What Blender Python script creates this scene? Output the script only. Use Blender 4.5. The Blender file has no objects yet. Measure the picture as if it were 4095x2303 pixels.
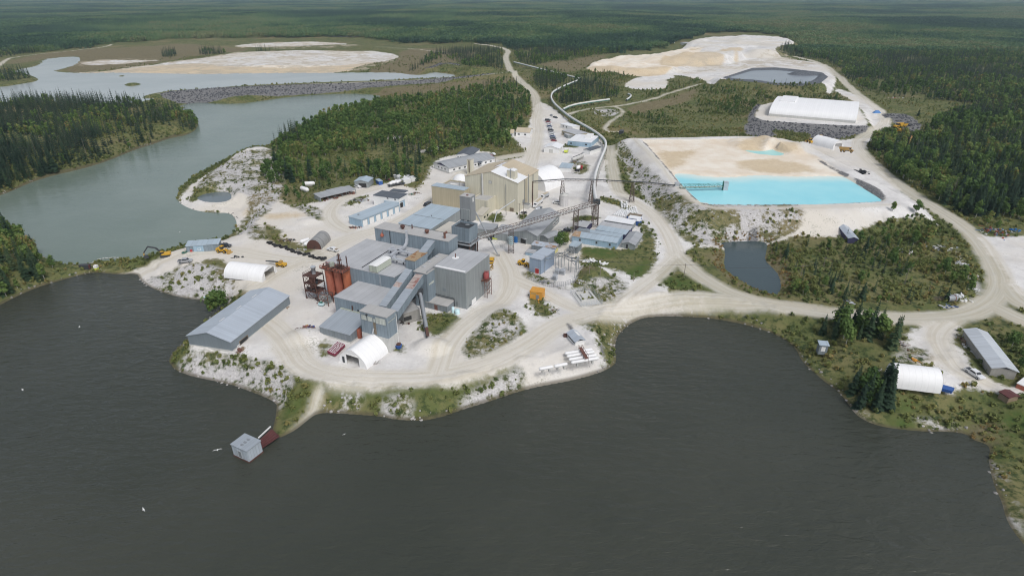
import bpy, math, random
import numpy as np
from mathutils import Vector, Matrix
random.seed(7)
R = math.radians
SC = bpy.context.scene
COL = SC.collection

# ------------------------------------------------------------------ camera, world, sun, exposure
CZ = 104.0; FP = 2355.0; HOR = -40.0
PT = math.atan((1151.5 - HOR) / FP)
cam = bpy.data.cameras.new("camera"); camo = bpy.data.objects.new("camera", cam); COL.objects.link(camo)
cam.sensor_width = 36.0; cam.lens = 36.0 * FP / 4095.0
cam.clip_start = 1.0; cam.clip_end = 40000.0
camo.location = (0, 0, CZ); camo.rotation_euler = (math.pi / 2 - PT, 0, 0)
SC.camera = camo

W = bpy.data.worlds.new("World"); SC.world = W; W.use_nodes = True
SUN_EL, SUN_AZ = 52.0, 150.0          # azimuth clockwise from +Y (view direction)
nt = W.node_tree; nt.nodes.clear()
sky = nt.nodes.new("ShaderNodeTexSky"); sky.sky_type = 'NISHITA'; sky.sun_disc = False
sky.sun_elevation = R(SUN_EL); sky.sun_rotation = R(SUN_AZ)
sky.air_density = 1.0; sky.dust_density = 3.0; sky.ozone_density = 1.0
hs = nt.nodes.new("ShaderNodeHueSaturation"); hs.inputs['Saturation'].default_value = 0.48
bg = nt.nodes.new("ShaderNodeBackground"); bg.inputs['Strength'].default_value = 0.14
wo = nt.nodes.new("ShaderNodeOutputWorld")
nt.links.new(sky.outputs[0], hs.inputs['Color']); nt.links.new(hs.outputs[0], bg.inputs[0]); nt.links.new(bg.outputs[0], wo.inputs[0])

sl = bpy.data.lights.new("sun", 'SUN'); sl.energy = 1.45; sl.angle = R(14); sl.color = (1.0, 0.98, 0.95)
so = bpy.data.objects.new("sun", sl); COL.objects.link(so)
_d = Vector((math.sin(R(SUN_AZ)) * math.cos(R(SUN_EL)), math.cos(R(SUN_AZ)) * math.cos(R(SUN_EL)), math.sin(R(SUN_EL))))
so.rotation_euler = (-_d).to_track_quat('-Z', 'Y').to_euler(); so.location = (0, 0, 400)
SC.view_settings.view_transform = 'Standard'; SC.view_settings.look = 'None'
SC.view_settings.exposure = 0.0; SC.view_settings.gamma = 1.0
try: SC.view_settings.use_curve_mapping = False
except Exception: pass
SC.render.engine = 'CYCLES'
SC.cycles.volume_bounces = 0
SC.cycles.max_bounces = 5; SC.cycles.diffuse_bounces = 3; SC.cycles.glossy_bounces = 2
SC.cycles.use_denoising = True; SC.cycles.pixel_filter_type = 'BLACKMAN_HARRIS'; SC.cycles.filter_width = 1.1; SC.cycles.sample_clamp_direct = 2.5; SC.cycles.sample_clamp_indirect = 1.5

# ------------------------------------------------------------------ photo measurements -> ground
FR = dict(Z1=(700,580,2.8975),Z2=(1400,580,3.8133),Z3=(1200,880,2.786),Z4=(1700,560,2.786),Z5=(1950,700,3.22),Z6=(1200,1080,3.019),Z7=(500,860,2.684),Z8=(2200,760,4.026),
Y1=(1950,950,2.634),Y2=(2500,500,2.1467),Y3=(2500,800,2.8975),Y4=(3200,800,2.6346),Y5=(3195,1200,2.4156),Y6=(3395,1600,2.061),Y7=(600,1300,2.342),Y8=(0,700,2.635),
A1=(0,0,2.07),A2=(1000,0,2.07),A3=(2000,0,2.07),A4=(2995,0,2.07),U=(0,0,0.62906),S=(0,0,1))
_c, _s = math.cos(PT), math.sin(PT)
def ray(f, x, y):
    a = FR[f]; x = a[0] + x / a[2]; y = a[1] + y / a[2]
    cx = (x - 2047.5) / FP; cy = -(y - 1151.5) / FP
    return (cx, _c + cy * _s, -_s + cy * _c)
def P(f, x, y, z):
    d = ray(f, x, y); dz = min(d[2], -0.0045); t = (z - CZ) / dz
    return Vector((d[0] * t, d[1] * t, z))
def ztop(f, base, top, z0):
    b = P(f, base[0], base[1], z0); d = ray(f, top[0], top[1])
    return CZ + d[2] * b.y / d[1]

# ------------------------------------------------------------------ numpy noise and distance fields
def _hash(ix, iy, seed):
    n = (ix.astype(np.int64) * 374761393 + iy.astype(np.int64) * 668265263 + seed * 974634777) & 0xffffffff
    n = ((n ^ (n >> 13)) * 1274126177) & 0xffffffff
    return ((n ^ (n >> 16)) & 0xffff) / 65535.0
def vnoise(x, y, sc, seed=0):
    x = np.asarray(x, float) / sc; y = np.asarray(y, float) / sc
    ix = np.floor(x); iy = np.floor(y); fx = x - ix; fy = y - iy
    fx = fx * fx * (3 - 2 * fx); fy = fy * fy * (3 - 2 * fy)
    a = _hash(ix, iy, seed); b = _hash(ix + 1, iy, seed); c = _hash(ix, iy + 1, seed); d = _hash(ix + 1, iy + 1, seed)
    return (a * (1 - fx) + b * fx) * (1 - fy) + (c * (1 - fx) + d * fx) * fy
def fbm(x, y, sc, seed=0, o=4):
    s = 0; a = 0.5; t = 0
    for k in range(o):
        s = s + a * vnoise(x, y, sc / 2 ** k, seed + k); t += a; a *= 0.55
    return s / t
def chaikin(p, n=1, closed=True):
    p = np.asarray(p, float)
    for _ in range(n):
        q = np.roll(p, -1, 0) if closed else p[1:]
        pp = p if closed else p[:-1]
        r = np.empty((len(pp) * 2, 2)); r[0::2] = pp * .75 + q * .25; r[1::2] = pp * .25 + q * .75
        if not closed: r = np.vstack([p[:1], r, p[-1:]])
        p = r
    return p
RMAX = 40.0
def sdf(poly, X, Y, R_=RMAX):
    """signed distance, positive inside, clamped to +-R_"""
    X = np.asarray(X, float); Y = np.asarray(Y, float)
    out = np.full(X.shape, -R_)
    lo = poly.min(0) - R_; hi = poly.max(0) + R_
    sel = np.nonzero((X > lo[0]) & (X < hi[0]) & (Y > lo[1]) & (Y < hi[1]))[0]
    if len(sel) == 0: return out
    x = X[sel]; y = Y[sel]; D = np.full(x.shape, R_ * R_); ins = np.zeros(x.shape, bool)
    n = len(poly)
    for i in range(n):
        x0, y0 = poly[i]; x1, y1 = poly[(i + 1) % n]
        yl, yh = (y0, y1) if y0 < y1 else (y1, y0)
        m = np.nonzero((y > yl - R_) & (y < yh + R_))[0]
        if len(m) == 0: continue
        ym = y[m]; xm = x[m]
        if y0 != y1:
            k = (ym >= yl) & (ym < yh)
            xi = x0 + (ym - y0) * (x1 - x0) / (y1 - y0)
            k &= xm < xi
            mk = m[k]; ins[mk] = ~ins[mk]
        xl, xh = (x0, x1) if x0 < x1 else (x1, x0)
        k = (xm > xl - R_) & (xm < xh + R_)
        m = m[k]; xm = xm[k]; ym = ym[k]
        if len(m) == 0: continue
        dx = x1 - x0; dy = y1 - y0; L = dx * dx + dy * dy + 1e-9
        t = np.clip(((xm - x0) * dx + (ym - y0) * dy) / L, 0, 1)
        d = (xm - x0 - t * dx) ** 2 + (ym - y0 - t * dy) ** 2
        D[m] = np.minimum(D[m], d)
    d = np.sqrt(D); out[sel] = np.where(ins, d, -d)
    return out
def lsdf(line, X, Y, R_=RMAX):
    """distance to polyline, signed across offset, along"""
    X = np.asarray(X, float); Y = np.asarray(Y, float)
    D = np.full(X.shape, R_ * R_); A = np.zeros(X.shape); L_ = np.zeros(X.shape); acc = 0
    for i in range(len(line) - 1):
        x0, y0 = line[i]; x1, y1 = line[i + 1]; dx = x1 - x0; dy = y1 - y0; l = math.hypot(dx, dy) + 1e-9
        m = np.nonzero((X > min(x0, x1) - R_) & (X < max(x0, x1) + R_) & (Y > min(y0, y1) - R_) & (Y < max(y0, y1) + R_))[0]
        if len(m):
            xm = X[m] - x0; ym = Y[m] - y0
            t = np.clip((xm * dx + ym * dy) / (l * l), 0, 1)
            d = (xm - t * dx) ** 2 + (ym - t * dy) ** 2
            k = d < D[m]; mm = m[k]
            D[mm] = d[k]; A[mm] = ((xm * -dy + ym * dx) / l)[k]; L_[mm] = acc + (t * l)[k]
        acc += l
    return np.sqrt(D), A, L_
def sm(t):
    t = np.clip(t, 0, 1); return t * t * (3 - 2 * t)
def poly(f, pts, z=5.0, ch=1):
    w = [P(f, x, y, z)[:2] for x, y in pts]
    return chaikin(w, ch) if ch else np.array(w)
def line(f, pts, z=5.0, ch=2):
    return chaikin([P(f, x, y, z)[:2] for x, y in pts], ch, False)

# ------------------------------------------------------------------ shapes of the land
def mixpoly(parts, z, ch=1):
    w = []
    for f, pts in parts:
        w += [tuple(P(f, x, y, z)[:2]) for x, y in pts]
    return chaikin(w, ch) if ch else np.array(w)
_shore = [(-120,845),(-60,800),(0,765),(60,735),(110,715),(160,703),(200,692),(240,684),(300,691),(345,687),(352,702),(370,718),(400,732),(440,745),(480,752),(520,756),(550,760),(585,745),(560,775),(520,805),(475,850),(440,880),(423,905),(440,930),(480,945),(540,958),(580,966),(620,980),(660,995),(697,1012),(695,1040),(690,1065),(684,1085),(700,1102),(722,1092),(745,1080),(775,1055),(800,1037),(850,1038),(900,1042),(950,1045),(1000,1055),(1060,1057),(1110,1048),(1160,1030),(1210,1015),(1250,1002),(1300,985),(1350,972),(1400,963),(1440,955),(1480,945),(1520,932),(1545,917),(1551,900),(1545,880),(1549,850),(1565,830),(1590,810),(1620,798),(1660,795),(1700,795),(1750,797),(1800,801),(1850,810),(1900,822),(1950,840),(1985,860),(2005,880),(2015,905),(2040,930),(2075,960),(2110,985),(2130,1010),(2150,1040),(2180,1060),(2220,1073),(2270,1080),(2330,1085),(2390,1085),(2430,1090),(2445,1105),(2480,1115),(2492,1128),(2486,1150),(2495,1200),(2505,1230),(2520,1260),(2530,1300),(2545,1330),(2585,1380),(2640,1430)]
LAKE = np.vstack([chaikin([P('U', x, y, 0)[:2] for x, y in _shore], 1, False), [(95, 45), (260, 10), (300, -300), (-700, -300), (-700, 120), (-330, 175)]])
_chan = [(180,664),(230,660),(290,655),(350,648),(420,630),(465,612),(520,605),(560,598),(585,585),(592,565),(585,545),(570,537),(540,537),(500,534),(465,523),(443,508),(440,490),(455,465),(490,440),(530,420),(570,400),(580,393),(600,388),(640,380),(668,372),(700,345),(740,320),(800,297),(850,278),(900,262),(940,252),(962,243),(930,238),(880,236),(820,238),(760,242),(700,248),(650,256),(600,262),(540,262),(500,258),(470,262),(450,268),(480,290),(503,300),(498,325),(470,340),(430,345),(390,360),(340,375),(270,405),(200,425),(130,440),(70,460),(20,485),(-60,505),(-200,530),(-260,570),(-60,545),(40,562),(75,602),(100,635),(140,658)]
CHAN = chaikin([P('U', x, y, .3)[:2] for x, y in _chan], 1)
_tail = [(-250,205),(0,188),(20,184),(70,171),(100,164),(110,150),(150,145),(200,143),(205,150),(190,165),(150,175),(130,180),(200,185),(300,183),(400,185),(520,187),(620,185),(750,184),(830,184),(900,183),(1000,183),(1030,188),(1060,190),(1090,182),(1120,185),(1150,190),(1140,195),(1050,200),(950,206),(850,210),(700,215),(600,220),(500,227),(430,232),(390,238),(400,250),(300,263),(100,258),(-100,268),(-300,280)]
TAIL = chaikin([P('U', x, y, 6)[:2] for x, y in _tail], 1)
ISLET = [poly('U', [(-40,218),(0,190),(45,180),(85,192),(102,203),(60,211),(0,220)], 6), poly('A1', [(1015,705),(1060,695),(1130,692),(1185,698),(1120,712),(1060,716)], 6), poly('A1', [(970,632),(1010,626),(1045,630),(1000,638)], 6)]
POND = poly('Y2', [(390,413),(470,520),(560,600),(660,687),(1000,690),(1600,686),(2200,666),(2228,640),(2050,530),(1920,455),(1850,440),(1700,435),(1500,445),(1300,438),(1100,428),(900,450),(700,440),(550,420)], 11)
POOL = poly('Y2', [(980,200),(1080,210),(1180,215),(1230,205),(1270,192),(1300,215),(1410,245),(1330,265),(1150,250),(1050,230)], 11.6)
PRING = poly('Y2', [(1045,165),(1110,155),(1170,160),(1150,175),(1080,178)], 12.2)
POND_IN = poly('Y2', [(140,135),(390,413),(480,520),(650,692),(1000,697),(1600,692),(2225,668),(2235,640),(1920,450),(1650,280),(1540,245),(1400,150),(1200,125),(700,130)], 11.5, 0)
LINED = mixpoly([('A3', [(1870,640),(2080,580),(2277,575)]), ('A4', [(400,592),(610,615),(560,660),(480,697),(200,692)]), ('A3', [(2150,672),(1920,655)])], 10, 0)
BANKD = poly('Y3', [(1090,490),(1300,480),(1560,475),(1650,500),(1640,600),(1620,700),(1720,790),(1790,880),(1812,970),(1790,1085),(1700,1097),(1500,1030),(1330,930),(1200,840),(1140,770),(1155,600),(1140,550)], 3)
SPITP = poly('Z1', [(250,610),(330,567),(460,547),(610,540),(665,580),(640,650),(500,667),(370,662),(280,640)], 2)
MARSH = poly('A4', [(1820,880),(1900,855),(2090,850),(2110,865),(1990,900),(1890,905)], 4)
# lifted ground: (polygon, top height, ramp)
PAD = poly('U', [(470,872),(560,885),(640,902),(700,927),(780,962),(820,968),(900,973),(1000,979),(1100,976),(1200,957),(1260,935),(1310,922),(1335,945),(1400,938),(1480,925),(1530,905),(1515,870),(1500,840),(1520,805),(1580,775),(1660,757),(1800,757),(1900,770),(2000,785),(2150,812),(2320,830),(2420,850),(2560,980),(2800,1000),(2800,400),(1500,300),(700,500),(640,560),(640,600),(480,640),(620,720),(640,735),(560,800),(490,860)], 5)
PONDL = poly('Y2', [(20,118),(110,112),(260,300),(420,500),(520,600),(655,722),(1000,726),(1700,722),(2300,690),(2450,680),(2250,560),(2000,420),(1650,230),(1420,125),(1100,95),(500,110)], 12.5)
LINL = mixpoly([('A3', [(1800,640),(2060,560),(2277,555)]), ('A4', [(400,572),(640,600),(700,640),(640,690),(480,720),(200,712)]), ('A3', [(2150,690),(1860,668)])], 11, 0)
STOCK1 = mixpoly([('A3', [(760,545),(900,490),(1300,455),(1500,410),(1800,380),(1990,370),(2030,385),(1950,410),(1990,450),(1880,480),(1600,510),(1450,560),(1300,580),(1050,580),(900,565)])], 9)
STOCK1B = mixpoly([('A3', [(1200,480),(1450,430),(1800,385),(1990,372),(2020,385),(1930,410),(1960,440),(1850,465),(1600,490),(1400,500)])], 13)
STOCK2 = mixpoly([('A3', [(1700,318),(1850,304),(2150,298),(2277,306)]), ('A4', [(310,335),(330,352),(250,400),(100,420),(0,400)]), ('A3', [(2050,380),(1700,370),(1600,360)])], 13)
DAM = poly('U', [(1300,178),(1150,194),(950,203),(850,206),(700,212),(600,217),(500,224),(430,229),(390,235),(370,240),(392,240),(435,233),(500,228),(600,221),(700,216),(850,210),(950,207),(1150,198),(1290,184)], 8, 0)
LPADW = mixpoly([('A4', [(20,960),(110,845),(500,848),(900,862),(1000,1055),(900,1052),(500,1030),(120,1005)])], 8)
ROCKHILL = poly('A2', [(1320,600),(1480,525),(1600,495),(1720,500),(2080,430),(2100,560),(1850,600),(1760,590),(1600,560),(1450,580)], 10)

def terr(X, Y, full=False):
    X = np.asarray(X, float).ravel(); Y = np.asarray(Y, float).ravel()
    sl_ = sdf(LAKE, X, Y); sc_ = sdf(CHAN, X, Y); st = sdf(TAIL, X, Y)
    d = np.maximum.reduce([sl_, sc_]); land = -d
    n1 = fbm(X, Y, 60, 1); n2 = fbm(X, Y, 9, 5, 3); n3 = vnoise(X, Y, 2.2, 9)
    far = sm((np.hypot(X, Y) - 700) / 900)
    z = 5.0 * sm(land / 20) + (n1 - .5) * 3 * sm(land / 30) + far * (fbm(X, Y, 900, 21, 3) - .5) * 42 + far * 3
    z += (n2 - .5) * 1.1 * sm(land / 6) + (n3 - .5) * .5 * sm(land / 3)
    def lift(pl, zt, ramp, rough=0.0):
        nonlocal z
        s = sdf(pl, X, Y); w = sm((s + ramp) / ramp)
        z = z * (1 - w) + (zt + (n2 - .5) * rough) * w
    lift(PAD, 5.0, 8.0)
    # banks of the lower lake get broken, gullied slopes
    bank = sm(land / 2.5) * (1 - sm((land - 7) / 5))
    z += bank * ((n2 - .5) * 1.8 + (n3 - .5) * .9)
    z = np.where((land > 0) & (land < 15), np.minimum(z, land * .72 + .05 + (n2 - .5) * .5 * sm(land / 3)), z)
    z = np.where(land < 0, -np.minimum(-land * .3, 2.5) , np.maximum(z, np.minimum(land * .35, 1.2)))
    # left island and lower left island rise
    for pl, zt in ((F1P, 9), (F2P, 8)):
        s = sdf(pl, X, Y); z += sm(s / 30) * (zt - 5) * (.6 + .8 * n1)
    # tailings basin behind the dam
    w = sm((st + 60) / 60)
    wn = sm((st + 10) / 10)
    z = np.where(st > -40, z * (1 - wn) + 6.4 * wn, z)
    z = np.where(st > 0, 6 - np.minimum(st * .15, 1.5), z)
    for il in ISLET:
        s = sdf(il, X, Y); z = np.maximum(z, np.where(s > -3, 5.9 + s * .35 * (.5 + n2), -99).clip(-99, 7.8))
    lift(DAM, 8.0, 9.0)
    s = sdf(ROCKHILL, X, Y); z += sm(s / 12) * 7 * n1 * 1.6
    lift(LINL, 11.0, 12.0); s = sdf(LINED, X, Y); w = sm((s + 1) / 7); z = z * (1 - w) + 8.3 * w
    hum = (fbm(X, Y, 34, 41, 3) - .4) * 9; stz = z.copy(); lift(STOCK1, 9.0, 18.0, 1.5); lift(STOCK1B, 13.0, 16.0, 2.5); lift(STOCK2, 13.0, 34.0, 2.0); z = z + np.clip(hum, -1, 5) * sm(np.abs(z - stz) / 4)
    lift(LPADW, 8.0, 8.0)
    lift(PONDL, 12.5, 17.0, .3)
    s = sdf(POND_IN, X, Y); w = sm((s + 1.5) / 3.5); cr = 11.35 + (fbm(X, Y, 25, 33) - .5) * .9 + (n2 - .5) * .2
    sp = sdf(POND, X, Y); s2 = sdf(POOL, X, Y)
    cr = np.where(sp > 0, 11 - np.minimum(sp * .2, 1.2), np.maximum(cr, 11.0 + np.minimum(-sp * .02, .6)))
    z = z * (1 - w) + cr * w
    for cx, cy, rx, ry, h in MOUNDS:
        q = np.hypot((X - cx) / rx, (Y - cy) / ry); z += h * sm(1.25 - q) * (.75 + .5 * n2)
    z = np.where(s2 > -2, np.minimum(z, 11.55 - np.clip(s2, -1.5, 4) * .3), z)
    for pl, zw, rp in ((BANKD, 3.0, 7.0), (SPITP, 2.0, 4.0), (MARSH, 4.0, 5.0)):
        s = sdf(pl, X, Y); w = sm((s + rp) / rp); z = z * (1 - w) + (zw + .15) * w
        z = np.where(s > 0, zw - np.minimum(s * .3, 1.2), z)
    return (z, land, st) if full else z
F1P = poly('U', [(-300,280),(0,262),(100,256),(200,258),(300,262),(400,275),(480,290),(503,300),(498,325),(470,340),(430,345),(390,360),(340,375),(270,405),(200,425),(130,440),(70,460),(20,485),(-100,520),(-300,530)], 3)
F2P = poly('U', [(-220,575),(-60,545),(40,562),(75,602),(100,635),(140,658),(165,672),(155,695),(100,712),(60,728),(0,760),(-120,835),(-300,880)], 3)
def _m(f, x, y, z, rx, ry, h):
    p = P(f, x, y, z); return (p.x, p.y, rx, ry, h)
MOUNDS = [_m('Y2', 1010,170,12,9,14,2.0), _m('Y2', 1200,160,12,9,16,2.2), _m('Y2', 1100,140,12,16,7,1.8), _m('Y2', 1390,195,12,14,16,3.0), _m('Y2', 1260,180,12,5,22,1.2),
          _m('Z6', 1590,930,5,6,5,2.6), _m('Z6', 60,800,5,7,5,1.6), _m('Z1', 900,720,4,8,5,2.0), _m('Z1', 1560,890,5,6,4,1.5), _m('Y1', 1090,450,5,6,5,1.6), _m('Y1', 1100,370,5,7,6,2.0),
          _m('Z1', 830,130,4,10,30,3.0), _m('Z1', 980,200,4,7,25,2.5), _m('Y1', 150,850,5,9,9,1.4), _m('A4', 450,622,9,22,14,5), _m('A4', 1230,1000,5,16,10,2.5), _m('A4', 1330,1050,5,14,9,2)]
def tz(x, y):
    return float(terr([x], [y])[0])
def G(f, x, y):
    z = 5.0
    for _ in range(5):
        p = P(f, x, y, z); z = tz(p.x, p.y)
    return Vector((p.x, p.y, z))

# ------------------------------------------------------------------ object helpers
def tag(o, label=None, cat=None, group=None, kind=None):
    if label: o['label'] = label
    if cat: o['category'] = cat
    if group: o['group'] = group
    if kind: o['kind'] = kind
    return o
def thing(name, label, cat, loc=(0, 0, 0), rz=0.0, group=None):
    o = bpy.data.objects.new(name, None); COL.objects.link(o); o.empty_display_size = .5
    o.location = loc; o.rotation_euler = (0, 0, rz)
    return tag(o, label, cat, group)
KIDS = {}
def _adopt(o, parent):
    if parent is not None:
        o.parent = parent; KIDS.setdefault(parent.name, []).append(o)
def dup(o, parent=None):
    c = o.copy(); COL.objects.link(c)
    if parent is not None: _adopt(c, parent)
    for k in KIDS.get(o.name, []): dup(k, c)
    return c
def place(o, loc, rz=0.0, sc=None, label=None, group=None):
    o.location = loc; o.rotation_euler = (0, 0, rz)
    if sc: o.scale = (sc, sc, sc)
    if label: o['label'] = label
    if group: o['group'] = group
    return o
class MB:
    """collects shapes in the local space of one part, then links them as ONE mesh object"""
    def __init__(s): s.v = []; s.f = []; s.sm = []
    def add(s, vs, fs, smooth=False):
        n = len(s.v); s.v += [tuple(v) for v in vs]; s.f += [tuple(i + n for i in f) for f in fs]; s.sm += [smooth] * len(fs); return s
    def box(s, x0, y0, z0, x1, y1, z1):
        return s.add([(x0,y0,z0),(x1,y0,z0),(x1,y1,z0),(x0,y1,z0),(x0,y0,z1),(x1,y0,z1),(x1,y1,z1),(x0,y1,z1)],
                     [(0,3,2,1),(4,5,6,7),(0,1,5,4),(1,2,6,5),(2,3,7,6),(3,0,4,7)])
    def prism(s, prof, y0, y1, axis='y'):
        """profile of (u, z) swept along an axis"""
        n = len(prof)
        if axis == 'y': vs = [(u, y0, z) for u, z in prof] + [(u, y1, z) for u, z in prof]
        elif axis == 'x': vs = [(y0, u, z) for u, z in prof] + [(y1, u, z) for u, z in prof]
        else: vs = [(u, z, y0) for u, z in prof] + [(u, z, y1) for u, z in prof]
        return s.add(vs, [tuple(range(n))[::-1], tuple(range(n, 2 * n))] + [(i, (i + 1) % n, n + (i + 1) % n, n + i) for i in range(n)])
    def bar(s, a, b, w=.1, h=None):
        a = Vector(a); b = Vector(b); d = b - a
        if d.length < 1e-6: return s
        d.normalize(); up = Vector((0, 0, 1)) if abs(d.z) < .95 else Vector((1, 0, 0))
        x = d.cross(up).normalized() * (w / 2); y = x.cross(d).normalized() * ((h or w) / 2)
        vs = [a - x - y, a + x - y, a + x + y, a - x + y, b - x - y, b + x - y, b + x + y, b - x + y]
        return s.add(vs, [(0,3,2,1),(4,5,6,7),(0,1,5,4),(1,2,6,5),(2,3,7,6),(3,0,4,7)])
    def tube(s, a, b, r0, r1=None, n=10, cap=True, smooth=True):
        a = Vector(a); b = Vector(b); r1 = r0 if r1 is None else r1; d = (b - a).normalized()
        up = Vector((0, 0, 1)) if abs(d.z) < .95 else Vector((1, 0, 0)); x = d.cross(up).normalized(); y = x.cross(d)
        vs = []
        for p, r in ((a, r0), (b, r1)):
            for i in range(n):
                t = 2 * math.pi * i / n; vs.append(p + x * (r * math.cos(t)) + y * (r * math.sin(t)))
        s.add(vs, [(i, (i + 1) % n, n + (i + 1) % n, n + i) for i in range(n)], smooth)
        if cap: s.add(vs, [tuple(range(n))[::-1], tuple(range(n, 2 * n))])
        return s
    def lathe(s, prof, c=(0, 0, 0), n=16, smooth=True):
        vs = []; m = len(prof)
        for r, z in prof:
            for i in range(n):
                t = 2 * math.pi * i / n; vs.append((c[0] + r * math.cos(t), c[1] + r * math.sin(t), c[2] + z))
        fs = [(j * n + i, j * n + (i + 1) % n, (j + 1) * n + (i + 1) % n, (j + 1) * n + i) for j in range(m - 1) for i in range(n)]
        s.add(vs, fs, smooth); s.add(vs[-n:], [tuple(range(n))]); s.add(vs[:n], [tuple(range(n))[::-1]])
        return s
    def capsule(s, a, b, r, n=12):
        a = Vector(a); b = Vector(b); d = (b - a).normalized()
        up = Vector((0, 0, 1)) if abs(d.z) < .95 else Vector((1, 0, 0)); x = d.cross(up).normalized(); y = x.cross(d)
        rings = [(a - d * r * .8, .35), (a - d * r * .5, .8), (a, 1), (b, 1), (b + d * r * .5, .8), (b + d * r * .8, .35)]
        vs = [p + x * (r * k * math.cos(2 * math.pi * i / n)) + y * (r * k * math.sin(2 * math.pi * i / n)) for p, k in rings for i in range(n)]
        m = len(rings)
        s.add(vs, [(j * n + i, j * n + (i + 1) % n, (j + 1) * n + (i + 1) % n, (j + 1) * n + i) for j in range(m - 1) for i in range(n)], True)
        s.add(vs, [tuple(range(n))[::-1], tuple(range((m - 1) * n, m * n))]); return s
    def build(s, name, mat, parent=None, loc=None, label=None):
        me = bpy.data.meshes.new(name); me.from_pydata(s.v, [], s.f)
        me.polygons.foreach_set('use_smooth', s.sm); me.materials.append(mat); me.validate(); me.update()
        o = bpy.data.objects.new(name, me); COL.objects.link(o)
        if loc is not None: o.location = loc
        if label: o['label'] = label
        _adopt(o, parent); return o

# ------------------------------------------------------------------ materials
def _n(nt, t, **kw):
    n = nt.nodes.new(t)
    for k, v in kw.items():
        if k.startswith('_'): setattr(n, k[1:], v)
        else: n.inputs[k.replace('__', ' ')].default_value = v
    return n
def _math(nt, op, a, b=None, clamp=False):
    n = nt.nodes.new('ShaderNodeMath'); n.operation = op; n.use_clamp = clamp
    for i, v in enumerate((a, b)):
        if v is None: continue
        if isinstance(v, (int, float)): n.inputs[i].default_value = v
        else: nt.links.new(v, n.inputs[i])
    return n.outputs[0]
def _mix(nt, fac, a, b, blend='MIX'):
    n = nt.nodes.new('ShaderNodeMix'); n.data_type = 'RGBA'; n.blend_type = blend
    for sock, v in ((n.inputs[0], fac), (n.inputs[6], a), (n.inputs[7], b)):
        if isinstance(v, (int, float)): sock.default_value = v
        elif isinstance(v, tuple): sock.default_value = (*v[:3], 1)
        else: nt.links.new(v, sock)
    return n.outputs[2]
def _ss(nt, v, lo, hi):
    n = nt.nodes.new('ShaderNodeMapRange'); n.interpolation_type = 'SMOOTHSTEP'
    nt.links.new(v, n.inputs[0]); n.inputs[1].default_value = lo; n.inputs[2].default_value = hi
    return n.outputs[0]
def _noise(nt, vec, scale, det=3, rough=.55, dist=0):
    n = _n(nt, 'ShaderNodeTexNoise', Scale=scale, Detail=det, Roughness=rough, Distortion=dist)
    nt.links.new(vec, n.inputs['Vector']); return n.outputs['Fac']
def newmat(name):
    m = bpy.data.materials.new(name); m.use_nodes = True; nt = m.node_tree
    b = nt.nodes['Principled BSDF']; return m, nt, b
_MC = {}
def M(name, col, rough=.6, metal=0.0, var=.12, vscale=.35, seam=None, seamk=.12, rust=0.0, rustcol=(.22,.11,.05), streak=.12, spec=.4, bump=0.0):
    """painted metal / concrete / fabric: panel seams, dirt clouds, rain streaks, optional rust"""
    if name in _MC: return _MC[name]
    m, nt, b = newmat(name); tc = nt.nodes.new('ShaderNodeTexCoord'); ob = tc.outputs['Object']
    f = _noise(nt, ob, vscale, 4, .6); k = _math(nt, 'MULTIPLY_ADD', f, 2 * var); nt.nodes[-1].inputs[2].default_value = 1 - var
    if streak:
        mp = _n(nt, 'ShaderNodeMapping'); nt.links.new(ob, mp.inputs[0]); mp.inputs['Scale'].default_value = (1.8, 1.8, .12)
        g = _noise(nt, mp.outputs[0], 1.0, 3, .6); g = _math(nt, 'MULTIPLY_ADD', g, 2 * streak); nt.nodes[-1].inputs[2].default_value = 1 - streak
        k = _math(nt, 'MULTIPLY', k, g)
    if seam:
        ax, pitch = seam; sp = nt.nodes.new('ShaderNodeSeparateXYZ'); nt.links.new(ob, sp.inputs[0])
        u = {'x': sp.outputs[0], 'y': sp.outputs[1], 'z': sp.outputs[2]}.get(ax)
        if u is None: u = _math(nt, 'ADD', sp.outputs[0], sp.outputs[1])
        u = _math(nt, 'DIVIDE', u, pitch); fr = _math(nt, 'FRACT', u); fl = _math(nt, 'FLOOR', u)
        wn = nt.nodes.new('ShaderNodeTexWhiteNoise'); wn.noise_dimensions = '1D'; nt.links.new(fl, wn.inputs['W'])
        pv = _math(nt, 'MULTIPLY_ADD', wn.outputs['Value'], seamk); nt.nodes[-1].inputs[2].default_value = 1 - seamk / 2
        k = _math(nt, 'MULTIPLY', k, pv)
        ln = _math(nt, 'LESS_THAN', fr, .12); ln = _math(nt, 'MULTIPLY_ADD', ln, -1.4 * seamk); nt.nodes[-1].inputs[2].default_value = 1
        k = _math(nt, 'MULTIPLY', k, ln)
    c = _mix(nt, 1.0, tuple(col), k, 'MULTIPLY')
    # the multiply node needs a grey colour from the factor
    if rust:
        r = _noise(nt, ob, .5, 5, .65); r = _ss(nt, r, .62 - rust * .3, .72 - rust * .2); c = _mix(nt, r, c, tuple(rustcol))
    nt.links.new(c, b.inputs['Base Color'])
    b.inputs['Roughness'].default_value = rough; b.inputs['Metallic'].default_value = metal; b.inputs['Specular IOR Level'].default_value = spec
    if bump:
        bn = _noise(nt, ob, 3.0, 4, .6); bp = _n(nt, 'ShaderNodeBump', Strength=bump, Distance=.1); nt.links.new(bn, bp.inputs['Height']); nt.links.new(bp.outputs[0], b.inputs['Normal'])
    _MC[name] = m; return m
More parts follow.
